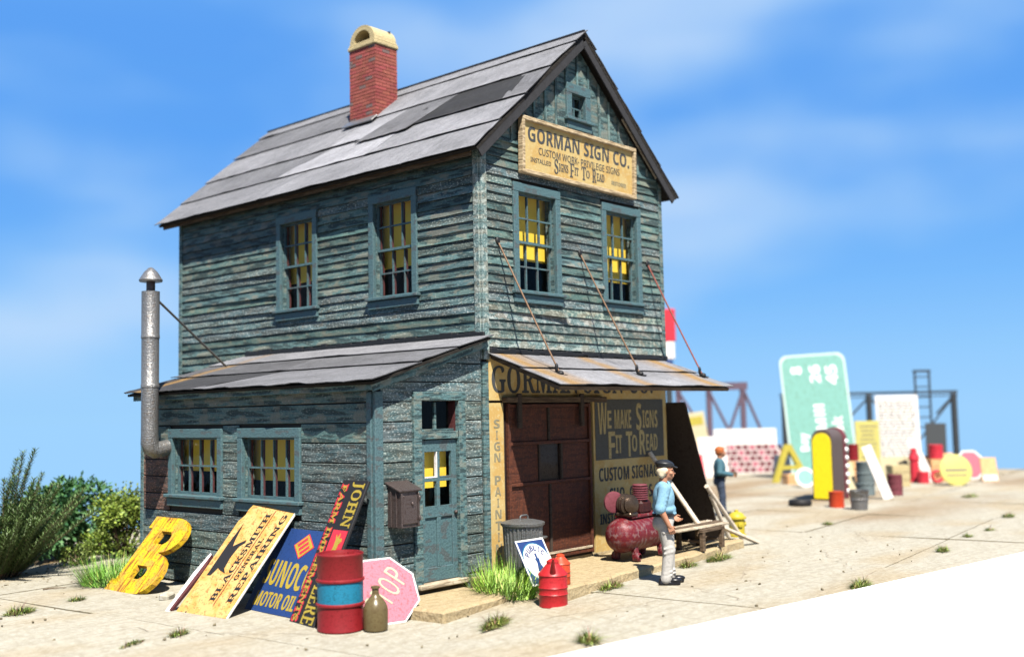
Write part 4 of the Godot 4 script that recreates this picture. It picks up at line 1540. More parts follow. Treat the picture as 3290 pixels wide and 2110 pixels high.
	for q in [[-0.40, 2.28, 0.0], [2.30, 4.95, -0.012], [4.98, 6.05, 0.01]]:
		mb = MB.new()
		var x0: float = q[0]
		var x1: float = q[1]
		var top := []
		var n := 16
		for i in n + 1:
			var x := lerpf(x0, x1, float(i) / n)
			var zf := 1.80 - 0.105 * x + ns.get_noise_2d(x * 5.0, 77.0) * 0.05
			if x > 4.97:
				zf -= 0.05
			var y: float = 0.285 + q[2] + ns.get_noise_2d(x * 4.0, 50.0) * 0.012
			top.append([Vector3(x, y, 0.02 if x < 5.2 else 0.7), Vector3(x, y - 0.006, zf - 0.05), Vector3(x, y - 0.035, zf), Vector3(x, gh(x) - 0.05, zf + 0.015)])
		for i in n:
			for k in 3:
				mb.quad(top[i][k], top[i][k + 1], top[i + 1][k + 1], top[i + 1][k])
		for k in [0, n]:
			var r: Array = top[k]
			var b0 := Vector3(r[0].x, 0.0, r[0].z)
			mb.quad(b0, r[3], r[1], r[0]) if k == 0 else mb.quad(r[3], b0, r[0], r[1])
		part("slab", mb, M.kerb, A2)
	mb = MB.new()
	mb.box(Transform3D(Basis(Vector3.UP, 0.11), Vector3(-1.40, 0.06, 0.60)), Vector3(1.75, 0.24, 1.15), 0.035)
	structure("door_step", mb, M.kerb)
	# the plain white board that the yard ends at
	mb = MB.new()
	var e0 := Vector3(-2.47, 0, 4.16)
	var ed := Vector3(10.33, 0, 1.48).normalized()
	var pl := []
	for t in [-1.5, 13.5]:
		pl.append(e0 + ed * t)
	var out := Vector3(-ed.z, 0, ed.x)
	var y1 := 0.165
	var a0: Vector3 = pl[0]
	var a1: Vector3 = pl[1]
	var b1 := a1 + out * 4.6
	var b0 := a0 + out * 4.6
	for q in [a0, a1, b1, b0]:
		q.y = y1
	var up := Vector3(0, y1, 0)
	mb.quad(a0 + up, b0 + up, b1 + up, a1 + up)
	mb.quad(a0, a0 + up, a1 + up, a1)
	structure("tabletop", mb, M.white_board)

# ------------------------------------------------------------------ flat signs
func lean(bl: Vector3, br: Vector3, tl: Vector3) -> Array:
	# frame of a board standing on bl..br and leaning so that its left edge points to tl: [transform, width, height]
	var x := (br - bl).normalized()
	var y := (tl - bl)
	var h := y.length()
	y = (y - x * y.dot(x)).normalized()
	var z := x.cross(y)
	return [Transform3D(Basis(x, y, z), (bl + br) * 0.5), (br - bl).length(), h]

func sign_root(called: String, label: String, category: String, fr: Transform3D, group := "") -> Node3D:
	var o := thing(called, label, category, Vector3.ZERO, 0.0, group)
	o.transform = fr
	return o

func csg_b(parent: Node3D, w: float, h: float) -> void:
	var c := CSGCombiner3D.new()
	c.name = "letter"
	var o := CSGPolygon3D.new()
	o.name = "outline"
	var p := PackedVector2Array()
	var add := func(x: float, y: float): p.append(Vector2((x - 0.5) * w, y * h))
	add.call(0.0, 0.0); add.call(0.62, 0.0)
	for k in 9:
		var a := -PI / 2 + PI * k / 8.0
		add.call(0.66 + 0.34 * cos(a), 0.265 + 0.265 * sin(a))
	for k in 9:
		var a := -PI / 2 + PI * k / 8.0
		add.call(0.62 + 0.32 * cos(a), 0.77 + 0.23 * sin(a))
	add.call(0.0, 1.0); add.call(0.0, 0.84); add.call(0.10, 0.84); add.call(0.10, 0.15); add.call(0.0, 0.15)
	o.polygon = p
	o.depth = 0.09
	c.add_child(o)
	for hy in [0.27, 0.73]:
		var q := CSGPolygon3D.new()
		q.name = "hole"
		var r := PackedVector2Array()
		for v in [[0.36, hy - 0.085], [0.60, hy - 0.085], [0.66, hy - 0.04], [0.67, hy], [0.66, hy + 0.04], [0.60, hy + 0.085], [0.36, hy + 0.085]]:
			r.append(Vector2((v[0] - 0.5) * w, v[1] * h))
		q.polygon = r
		q.depth = 0.2
		q.position.z = 0.06
		q.operation = CSGShape3D.OPERATION_SUBTRACTION
		c.add_child(q)
	c.material_override = M.b_wood
	parent.add_child(c, true)

func make_signs() -> void:
	# big yellow letter
	var f := lean(Vector3(-3.36, 0, -5.62), Vector3(-3.38, 0, -4.30), Vector3(-2.40, 1.12, -5.64))
	var o := sign_root("letter_sign", "big yellow wooden letter B with brown weathering leaning on the lean-to", "letter sign", f[0])
	csg_b(o, f[1], f[2])
	# blacksmith board
	f = lean(Vector3(-3.79, 0, -2.68), Vector3(-3.66, 0, -1.60), Vector3(-2.41, 1.43, -2.90))
	var w: float = f[1]
	var h: float = f[2]
	o = sign_root("trade_sign", "orange-yellow blacksmith board with black lettering leaning under the right lean-to window", "sign", f[0])
	var mb := MB.new()
	var pl := PackedVector2Array([Vector2(-w * 0.5, 0), Vector2(w * 0.5, 0), Vector2(w * 0.5, h), Vector2(-w * 0.42, h), Vector2(-w * 0.45, h * 0.95), Vector2(-w * 0.44, h * 0.90), Vector2(-w * 0.5, h * 0.84)])
	mb.prism(pl, -0.02, 0.0)
	part("panel", mb, M.rust_sign, o)
	mb = MB.new()
	mb.bx(Vector3(w * 0.5 + 0.008, h * 0.5, -0.012), Vector3(0.018, h, 0.03), 0.004)
	part("white_edge", mb, M.edge_white, o)
	var up := Basis(Vector3(0, 1, 0), Vector3(-1, 0, 0), Vector3(0, 0, 1))
	lettering("BLACKSMITH", o, M.black, Transform3D(up, Vector3(0.03, h * 0.52, 0.004)), h * 0.80, 0.105, true)
	lettering("GENERAL", o, M.black, Transform3D(up, Vector3(0.225, h * 0.50, 0.004)), h * 0.38, 0.075, true)
	lettering("REPAIRING", o, M.black, Transform3D(up, Vector3(0.395, h * 0.52, 0.004)), h * 0.80, 0.105, true)
	mb = MB.new()
	mb.bx(Vector3(0.128, h * 0.52, 0.003), Vector3(0.014, h * 0.86, 0.004))
	part("red_line", mb, M.rust_line, o)
	mb = MB.new()
	# black anvil
	var av := PackedVector2Array()
	for v in [[0.36, 0.0], [0.40, 0.06], [0.50, 0.08], [0.60, 0.06], [0.64, 0.0], [0.665, 0.015], [0.62, 0.12], [0.60, 0.16], [0.66, 0.19], [0.82, 0.235], [0.60, 0.26], [0.33, 0.26], [0.33, 0.20], [0.40, 0.16], [0.38, 0.10]]:
		av.append(Vector2(-0.07 - v[1] * 1.35 - 0.0, v[0] * h))
	mb.prism(av, 0.001, 0.005)
	part("anvil", mb, M.black, o)
	# a torn sheet of tin seen almost edge on
	f = lean(Vector3(-3.86, 0, -2.86), Vector3(-3.83, 0, -2.72), Vector3(-3.04, 0.82, -3.05))
	o = sign_root("tin_sheet", "narrow rusty tin sheet with white edge leaning left of the blacksmith board", "metal sheet", f[0])
	mb = MB.new()
	var pv := PackedVector2Array([Vector2(-0.07, 0), Vector2(0.02, 0.0), Vector2(0.10, 0.45), Vector2(0.14, 0.8), Vector2(0.10, 1.05), Vector2(0.06, 1.08), Vector2(-0.02, 0.7)])
	mb.prism(pv, -0.03, 0.0)
	part("sheet", mb, M.edge_white, o)
	mb = MB.new()
	mb.prism(PackedVector2Array([Vector2(0.0, 0.02), Vector2(0.04, 0.02), Vector2(0.16, 0.78), Vector2(0.11, 1.05), Vector2(0.06, 0.6)]), -0.04, 0.006)
	part("rusty_face", mb, M.oxide, o)
	# motor oil board
	f = lean(Vector3(-3.05, 0, -2.05), Vector3(-3.10, 0, -0.86), Vector3(-2.37, 1.12, -2.08))
	w = f[1]
	h = f[2]
	o = sign_root("oil_sign", "blue motor oil board with yellow lettering between blacksmith board and black board", "sign", f[0])
	mb = MB.new()
	mb.bx(Vector3(0, h * 0.5, -0.012), Vector3(w, h, 0.024), 0.004)
	part("panel", mb, M.royal, o)
	lettering("SUNOCO", o, M.sign_yellow, Transform3D(Basis(Vector3(1, -0.04, 0), Vector3(-0.06, 1, 0), Vector3(0, 0, 1)), Vector3(0.10, h * 0.45, 0.004)), w * 0.98, h * 0.30)
	lettering("MOTOR OIL", o, M.sign_yellow, at(Vector3(0.05, h * 0.15, 0.004)), w * 0.84, h * 0.17)
	mb = MB.new()
	var dc := Vector2(w * 0.12, h * 0.80)
	var di := PackedVector2Array([dc + Vector2(-0.25, 0), dc + Vector2(0, -0.20), dc + Vector2(0.25, 0), dc + Vector2(0, 0.20)])
	mb.prism(di, 0.0, 0.005)
	part("diamond_rim", mb, M.sign_red, o)
	mb = MB.new()
	var di2 := PackedVector2Array()
	for p in di:
		di2.append(dc + (p - dc) * 0.90)
	mb.prism(di2, 0.004, 0.008)
	part("diamond", mb, M.sign_yellow, o)
	for k in 3:
		mb = MB.new()
		mb.box(Transform3D(Basis(Vector3(0, 0, 1), 0.66), Vector3(dc.x + (k - 1) * 0.062, dc.y - (k - 1) * 0.075 * 0.8, 0.009)), Vector3(0.2, 0.05, 0.005))
		part("diamond_bar", mb, M.sign_red, o)
	# black implement board
	f = lean(Vector3(-3.29, 0, -0.66), Vector3(-3.37, 0, -0.02), Vector3(-2.37, 1.86, -0.86))
	w = f[1]
	h = f[2]
	o = sign_root("implement_sign", "tall narrow black farm implement board with yellow and red lettering behind the red drum", "sign", f[0])
	mb = MB.new()
	mb.bx(Vector3(0, h * 0.5, -0.02), Vector3(w, h, 0.04), 0.006)
	part("panel", mb, M.black, o)
	var dn := Basis(Vector3(0, -1, 0), Vector3(1, 0, 0), Vector3(0, 0, 1))
	lettering("JOHN", o, M.sign_yellow, Transform3D(dn, Vector3(0.115, h * 0.825, 0.004)), h * 0.32, 0.30, true)
	lettering("DEERE", o, M.sign_yellow, Transform3D(dn, Vector3(0.115, h * 0.175, 0.004)), h * 0.33, 0.30, true)
	lettering("FARM IMPLEMENTS", o, M.sign_red, Transform3D(dn, Vector3(-0.21, h * 0.49, 0.004)), h * 0.96, 0.16, true)
	lettering("FARM IMPLEMENTS", o, M.sign_yellow, Transform3D(dn, Vector3(-0.20, h * 0.49, 0.006)), h * 0.945, 0.09, true)
	mb = MB.new()
	mb.bx(Vector3(0.10, h * 0.50, 0.003), Vector3(0.36, h * 0.29, 0.006))
	part("emblem_field", mb, M.sign_red, o)
	mb = MB.new()
	var deer := PackedVector2Array()
	for v in [[-0.10, -0.20], [-0.06, -0.20], [-0.03, -0.08], [0.0, -0.06], [0.05, -0.14], [0.08, -0.13], [0.05, -0.02], [0.06, 0.08], [0.10, 0.12], [0.09, 0.16], [0.04, 0.15], [0.03, 0.22], [0.0, 0.15], [-0.04, 0.20], [-0.02, 0.12], [-0.02, 0.04], [-0.06, -0.06]]:
		deer.append(Vector2(0.10 + v[0] * 1.2, h * 0.50 + v[1] * 1.2))
	mb.prism(deer, 0.006, 0.010)
	part("emblem", mb, M.sign_yellow, o)
	# stop sign
	f = lean(Vector3(-2.82, 0.01, 0.60), Vector3(-2.38, 0.02, 0.76), Vector3(-2.78, 0.77, 0.10))
	o = sign_root("stop_sign", "faded pink octagonal stop sign leaning beside the door behind the bottle", "sign", f[0])
	var R := 0.515
	for q in [[R, -0.012, 0.0, "edge_white", "rim"], [R * 0.955, 0.0, 0.003, "pink", "face"]]:
		mb = MB.new()
		var oc := PackedVector2Array()
		for k in 8:
			var a := PI / 8 + PI / 4 * k
			oc.append(Vector2(cos(a) * q[0], 0.476 + sin(a) * q[0]))
		mb.prism(oc, q[1], q[2])
		part(q[4], mb, M[q[3]], o)
	var tb := Basis(Vector3(0, 0, 1), deg_to_rad(47.0))
	var tc := Vector3(0.02, 0.47, 0.005)
	for q in [["S", -0.29, 0.11], ["T", -0.105, 0.13], ["O", 0.085, 0.145], ["P", 0.285, 0.125]]:
		lettering(q[0], o, M.sign_cream, Transform3D(tb, tc + tb * Vector3(q[1], 0, 0)), q[2], 0.33, false, false)
	# sign over the windows, framed
	o = thing("shop_sign", "cream framed sign board with dark lettering hung under the gable window", "sign", Vector3(2.54, 6.78, 0.06))
	w = 3.31
	h = 0.975
	o.rotation.x = 0.02
	mb = MB.new()
	mb.bx(Vector3(0, h * 0.5, 0.03), Vector3(w - 0.08, h - 0.08, 0.03))
	part("panel", mb, M.cream, o)
	for q in [[0.0, h - 0.035, w, 0.07], [0.0, 0.035, w, 0.07]]:
		mb = MB.new()
		mb.bx(Vector3(q[0], q[1], 0.05), Vector3(q[2], q[3], 0.11), 0.008)
		part("frame_rail", mb, M.cream_frame, o)
	for s in [-1.0, 1.0]:
		mb = MB.new()
		mb.bx(Vector3(s * (w * 0.5 - 0.035), h * 0.5, 0.05), Vector3(0.07, h - 0.14, 0.11), 0.008)
		part("frame_stile", mb, M.cream_frame, o)
	lettering("GORMAN SIGN CO.", o, M.faded_black, at(Vector3(0.02, 0.70, 0.047)), 2.95, 0.26)
	lettering("CUSTOM WORK- PRIVILEGE SIGNS", o, M.faded_black, at(Vector3(0.0, 0.445, 0.047)), 2.35, 0.12, false, false)
	lettering("INSTALLED", o, M.faded_black, at(Vector3(-1.12, 0.27, 0.047)), 0.54, 0.075, false, false)
	lettering("RESTORED", o, M.ghost_ink, at(Vector3(1.15, 0.22, 0.047)), 0.46, 0.07)
	for q in [["S", -0.70, 0.11, 0.26], ["IGNS", -0.50, 0.26, 0.14], ["F", -0.26, 0.12, 0.25], ["IT", -0.13, 0.11, 0.14], ["T", 0.08, 0.13, 0.24], ["O", 0.20, 0.10, 0.14], ["R", 0.39, 0.12, 0.24], ["EAD", 0.58, 0.23, 0.14]]:
		lettering(q[0], o, M.faded_black, at(Vector3(q[1], 0.255, 0.047)), q[2], q[3], true)
	# telephone sign against the dustbin
	f = lean(Vector3(-0.50, 0.285, 1.37), Vector3(0.10, 0.285, 1.40), Vector3(-0.40, 0.90, 1.02))
	w = f[1]
	h = f[2]
	o = sign_root("telephone_sign", "white and navy public telephone sign leaning on the grey dustbin", "sign", f[0])
	mb = MB.new()
	mb.bx(Vector3(0, h * 0.5, -0.01), Vector3(w, h, 0.02), 0.003)
	part("panel", mb, M.navy, o)
	mb = MB.new()
	for q in [[0.0, 0.012, w, 0.024], [0.0, h - 0.012, w, 0.024]]:
		mb.bx(Vector3(q[0], q[1], 0.002), Vector3(q[2], q[3], 0.005))
	for s in [-1.0, 1.0]:
		mb.bx(Vector3(s * (w * 0.5 - 0.012), h * 0.5, 0.0025), Vector3(0.024, h - 0.05, 0.005))
	part("border", mb, M.edge_white, o)
	for q in [[0.285, 0.30, 0.0, 0.004, "blue"], [0.27, 0.285, 0.003, 0.007, "sign_white"]]:
		mb = MB.new()
		var el := PackedVector2Array()
		for k in 28:
			var a := TAU * k / 28
			el.append(Vector2(cos(a) * q[0], h * 0.5 + sin(a) * q[1]))
		mb.prism(el, q[2], q[3])
		part("disc", mb, M[q[4]], o)
	for k in 6:
		var a := deg_to_rad(146.0 - 22.0 * k)
		lettering("PUBLIC"[k], o, M.navy, Transform3D(Basis(Vector3(0, 0, 1), a - PI / 2), Vector3(cos(a) * 0.20, h * 0.5 + sin(a) * 0.215, 0.009)), 0.022 if k == 4 else 0.058, 0.085)
	mb = MB.new()
	mb.prism(PackedVector2Array([Vector2(-0.07, h * 0.5 - 0.15), Vector2(0.07, h * 0.5 - 0.15), Vector2(0.03, h * 0.5 - 0.02), Vector2(0.045, h * 0.5 + 0.04), Vector2(0.02, h * 0.5 + 0.06), Vector2(0.02, h * 0.5 + 0.13), Vector2(-0.02, h * 0.5 + 0.13), Vector2(-0.02, h * 0.5 + 0.06), Vector2(-0.045, h * 0.5 + 0.04), Vector2(-0.03, h * 0.5 - 0.02)]), 0.006, 0.010)
	part("telephone", mb, M.royal, o)

# ------------------------------------------------------------------ small things
func drum(called: String, label: String, at_: Vector3, r: float, h: float, m: Material, band: Material, group := "", cat := "oil drum") -> Node3D:
	var o := thing(called, label, cat, at_, rng.randf() * 6.0, group)
	var q := r * 0.04
	var mb := MB.new()
	mb.lathe([Vector2(r * 0.96, 0.0), Vector2(r * 1.02, 0.015), Vector2(r * 1.02, 0.035), Vector2(r, 0.05), Vector2(r, h * 0.32), Vector2(r + q * 1.6, h * 0.335), Vector2(r + q * 1.6, h * 0.355), Vector2(r, h * 0.37)], 36)
	mb.lathe([Vector2(r, h * 0.63), Vector2(r + q * 1.6, h * 0.645), Vector2(r + q * 1.6, h * 0.665), Vector2(r, h * 0.68), Vector2(r, h - 0.05), Vector2(r * 1.02, h - 0.04), Vector2(r * 1.03, h - 0.012), Vector2(r * 0.99, h), Vector2(r * 0.95, h - 0.004), Vector2(r * 0.93, h - 0.03), Vector2(0.001, h - 0.035)], 36)
	part("shell", mb, m, o)
	mb = MB.new()
	mb.lathe([Vector2(r, h * 0.37), Vector2(r, h * 0.63)], 36)
	part("band", mb, band, o)
	mb = MB.new()
	mb.lathe([Vector2(0.045, h - 0.035), Vector2(0.045, h - 0.015), Vector2(0.001, h - 0.013)], 12, at(Vector3(r * 0.55, 0, r * 0.3)))
	part("bung", mb, m, o)
	return o

func oil_can(label: String, at_: Vector3, r: float, h: float, m: Material, turn: float, spout: bool, group := "") -> void:
	var o := thing("oil_can", label, "oil can", at_, turn, group)
	var mb := MB.new()
	var b := h * 0.70
	mb.lathe([Vector2(r * 0.97, 0), Vector2(r * 1.02, 0.012), Vector2(r, 0.04), Vector2(r, b * 0.36), Vector2(r * 1.05, b * 0.39), Vector2(r, b * 0.42), Vector2(r, b * 0.56), Vector2(r * 1.05, b * 0.59), Vector2(r, b * 0.62), Vector2(r, b * 0.93), Vector2(r * 1.06, b * 0.96), Vector2(r * 1.02, b), Vector2(r * 0.93, b * 1.04), Vector2(r * 0.70, b * 1.15), Vector2(r * 0.44, h * 0.90), Vector2(r * 0.40, h * 0.92)], 30)
	part("body", mb, m, o)
	mb = MB.new()
	mb.lathe([Vector2(r * 0.44, h * 0.90), Vector2(r * 0.44, h * 0.955), Vector2(r * 0.36, h * 0.97), Vector2(r * 0.2, h), Vector2(0.001, h)], 20)
	part("cap", mb, m, o)
	mb = MB.new()
	var hd := []
	for k in 9:
		var a := -PI / 2 + PI * k / 8
		hd.append(Vector3(r * (1.0 + 0.28 * minf(1.0, 1.6 * cos(a))), b * (0.66 + 0.22 * sin(a)), 0))
	mb.tube(hd, [0.014], 8)
	part("handle", mb, m, o)
	if spout:
		mb = MB.new()
		mb.tube([Vector3(-r * 0.75, b * 1.02, 0.02), Vector3(-r * 1.05, h * 0.86, 0.03), Vector3(-r * 1.45, h * 1.06, 0.05)], [0.05, 0.035, 0.014], 10)
		part("spout", mb, m, o)

func make_props() -> void:
	drum("oil_drum", "red oil drum with a blue band in front of the black implement board", Vector3(-3.22, 0.0, 0.36), 0.30, 1.0, M.deep_red, M.blue)
	var o := thing("stoneware_bottle", "brown-green stoneware bottle beside the red drum and stop sign", "bottle", Vector3(-2.98, 0.005, 0.78))
	var mb := MB.new()
	mb.lathe([Vector2(0.13, 0), Vector2(0.155, 0.012), Vector2(0.16, 0.05), Vector2(0.163, 0.25), Vector2(0.155, 0.30), Vector2(0.13, 0.36), Vector2(0.085, 0.415), Vector2(0.055, 0.45), Vector2(0.045, 0.48), Vector2(0.045, 0.535)], 28)
	part("body", mb, M.olive_glass, o)
	mb = MB.new()
	mb.lathe([Vector2(0.045, 0.53), Vector2(0.06, 0.54), Vector2(0.06, 0.565), Vector2(0.035, 0.57), Vector2(0.03, 0.52)], 20)
	part("lip", mb, M.olive_glass, o)
	mb = MB.new()
	mb.box(Transform3D(Basis.from_euler(Vector3(0.1, 0.6, 0.05)), Vector3(-3.30, 0.05, -3.75)), Vector3(0.26, 0.10, 0.16), 0.02)
	tag(part_free("concrete_block", mb, M.concrete), "concrete_block", "small pale concrete lump lying between the yellow letter and blacksmith board", "rubble")
	# mailbox on the lean-to wall
	o = thing("mailbox", "dark metal wall mailbox with sloping lid left of the blue door", "mailbox", Vector3(-1.90, 1.20, 0.16))
	mb = MB.new()
	mb.prism(PackedVector2Array([Vector2(-0.14, 0.0), Vector2(0.13, 0.0), Vector2(0.13, 0.50), Vector2(-0.14, 0.60)]), -0.18, 0.18, Transform3D(Basis(Vector3(0, 0, 1), Vector3.UP, Vector3(-1, 0, 0)), Vector3.ZERO))
	part("box", mb, M.cast, o)
	mb = MB.new()
	mb.box(Transform3D(Basis(Vector3.RIGHT, 0.36), Vector3(0, 0.575, 0.0)), Vector3(0.44, 0.035, 0.36), 0.01)
	part("lid", mb, M.cast, o)
	mb = MB.new()
	mb.bx(Vector3(0, 0.25, 0.142), Vector3(0.28, 0.40, 0.02), 0.006)
	part("door", mb, M.cast, o)
	for x in [-0.165, 0.165]:
		mb = MB.new()
		mb.bx(Vector3(x, 0.24, 0.145), Vector3(0.03, 0.48, 0.03), 0.006)
		part("corner_strip", mb, M.cast, o)
	mb = MB.new()
	for k in 2:
		mb.bx(Vector3(-0.19, 0.26, -0.05 + 0.11 * k), Vector3(0.02, 0.5, 0.025), 0.005)
		mb.bx(Vector3(0.19, 0.26, -0.05 + 0.11 * k), Vector3(0.02, 0.5, 0.025), 0.005)
	part("side_rib", mb, M.cast, o)
	mb = MB.new()
	mb.ball(Vector3(0.03, 0.33, 0.165), Vector3(0.02, 0.03, 0.02), 8, 6)
	mb.ball(Vector3(0.165, 0.12, 0.17), Vector3(0.02, 0.04, 0.02), 8, 6)
	mb.ball(Vector3(0.165, 0.40, 0.17), Vector3(0.02, 0.04, 0.02), 8, 6)
	part("latch", mb, M.cast, o)
	# dustbin
	o = thing("dustbin", "fluted grey metal dustbin with lid at the corner of the shop", "dustbin", Vector3(0.16, 0.285, 0.62))
	mb = MB.new()
	var sides := 112
	for i in sides:
		var a0 := TAU * i / sides
		var a1 := TAU * (i + 1) / sides
		var rr := []
		for a in [a0, a1]:
			rr.append(0.012 * (1.0 if int(round(a / TAU * 112)) % 4 < 2 else -0.4))
		for s in [[0.03, 0.265, 0.76, 0.30]]:
			var p0 := Vector3(sin(a0), 0, cos(a0))
			var p1 := Vector3(sin(a1), 0, cos(a1))
			mb.quad(p0 * (s[1] + rr[0]) + Vector3(0, s[0], 0), p1 * (s[1] + rr[1]) + Vector3(0, s[0], 0), p1 * (s[3] + rr[1]) + Vector3(0, s[2], 0), p0 * (s[3] + rr[0]) + Vector3(0, s[2], 0))
	mb.lathe([Vector2(0.25, 0), Vector2(0.285, 0.005), Vector2(0.285, 0.03), Vector2(0.26, 0.04)], 36)
	mb.lathe([Vector2(0.30, 0.755), Vector2(0.32, 0.765), Vector2(0.325, 0.79), Vector2(0.30, 0.80)], 36)
	part("body", mb, M.galv_dark, o)
	mb = MB.new()
	mb.lathe([Vector2(0.34, 0.785), Vector2(0.345, 0.82), Vector2(0.33, 0.83), Vector2(0.20, 0.86), Vector2(0.10, 0.872), Vector2(0.001, 0.875)], 40)
	part("lid", mb, M.galv_dark, o)
	mb = MB.new()
	mb.tube([Vector3(-0.09, 0.865, 0.03), Vector3(-0.085, 0.915, 0.03), Vector3(-0.06, 0.93, 0.03), Vector3(0.06, 0.93, 0.03), Vector3(0.085, 0.915, 0.03), Vector3(0.09, 0.865, 0.03)], [0.014], 8)
	part("lid_handle", mb, M.galv_dark, o)
	mb = MB.new()
	var sd := Vector3(0.35, 0, 0.94).normalized()
	var tdir := Vector3(0.94, 0, -0.35)
	mb.tube([sd * 0.29 - tdir * 0.08 + Vector3(0, 0.60, 0), sd * 0.36 - tdir * 0.08 + Vector3(0, 0.60, 0), sd * 0.36 + tdir * 0.08 + Vector3(0, 0.60, 0), sd * 0.29 + tdir * 0.08 + Vector3(0, 0.60, 0)], [0.016], 8)
	part("side_handle", mb, M.galv_dark, o)
	for i in 7:
		lettering("GARBAGE"[i], o, M.galv, Transform3D(Basis(Vector3.UP, 0.28 + 0.20 * i), Vector3(sin(0.28 + 0.20 * i), 0, cos(0.28 + 0.20 * i)) * 0.302 + Vector3(0, 0.69, 0)), 0.045, 0.06, false, true, 0.008)
	oil_can("red oil can with a tall spout in front of the telephone sign", Vector3(-0.62, 0.07, 1.84), 0.20, 0.66, M.red, 0.55, true)
	oil_can("orange-red oil can half hidden behind the red spout can", Vector3(-0.10, 0.285, 1.56), 0.14, 0.44, M.orange_red, 2.2, false)
	make_compressor()
	make_bench()
	# sheet of dark board leaning on the right wall
	var bt := Vector3(5.27, 2.93, -0.4)
	var bf := Vector3(6.48, 0.11, -0.4)
	mb = MB.new()
	mb.bar(bt, bf, 1.6, 0.035, 0.004, Vector3(2.8, 1.2, 0).normalized())
	o = tag(part_free("plywood_sheet", mb, M.panel_dark), "plywood_sheet", "tall dark plywood sheet leaning on the right wall of the shop", "plywood sheet")
	pole("pale pole leaning behind the man in the black cap", Vector3(4.72, 0.68, 0.95), Vector3(4.42, 2.0, 0.12), 0.045)
	pole("pale pole leaning nearest the plywood sheet", Vector3(6.80, 0.13, 0.40), Vector3(5.98, 1.12, 0.46), 0.045)
	pole("pale pole crossing in front of the ginger-haired person's legs", Vector3(7.25, 0.13, 0.42), Vector3(5.78, 1.30, 0.50), 0.045)
	mb = MB.new()
	mb.bar(Vector3(5.15, 0.70, 0.90), Vector3(6.75, 0.155, 1.02), 0.13, 0.05, 0.008)
	tag(part_free("timber", mb, M.pale_pole), "timber", "pale squared timber sloping from the bench down to the ground", "timber")
	# yellow hydrant
	o = thing("hydrant", "small yellow hydrant behind the kerb stone beside the leaning poles", "hydrant", Vector3(7.60, 0.13, 0.10))
	mb = MB.new()
	mb.lathe([Vector2(0.19, 0), Vector2(0.19, 0.05), Vector2(0.16, 0.06), Vector2(0.165, 0.36), Vector2(0.20, 0.37), Vector2(0.20, 0.41), Vector2(0.165, 0.42), Vector2(0.14, 0.47), Vector2(0.08, 0.505), Vector2(0.045, 0.51), Vector2(0.04, 0.55), Vector2(0.001, 0.555)], 26)
	part("barrel", mb, M.sign_yellow_plain, o)
	for a in [-0.6, 0.9, 2.4]:
		mb = MB.new()
		mb.lathe([Vector2(0.055, 0.13), Vector2(0.055, 0.19), Vector2(0.03, 0.195), Vector2(0.001, 0.2)], 14, Transform3D(Basis(Vector3.UP, a) * Basis(Vector3.RIGHT, PI / 2), Vector3(0, 0.26, 0)))
		part("outlet", mb, M.sign_yellow_plain, o)

func part_free(called: String, mb: MB, m: Material) -> MeshInstance3D:
	var o := MeshInstance3D.new()
	o.mesh = mb.mesh()
	o.material_override = m
	return o

func pole(label: String, a: Vector3, b: Vector3, r: float) -> void:
	var mb := MB.new()
	mb.tube([a, a.lerp(b, 0.5), b], [r, r * 0.97, r * 0.94], 12)
	tag(part_free("pole", mb, M.pale_pole), "pole", label, "pole", "poles leaning by the plywood sheet")

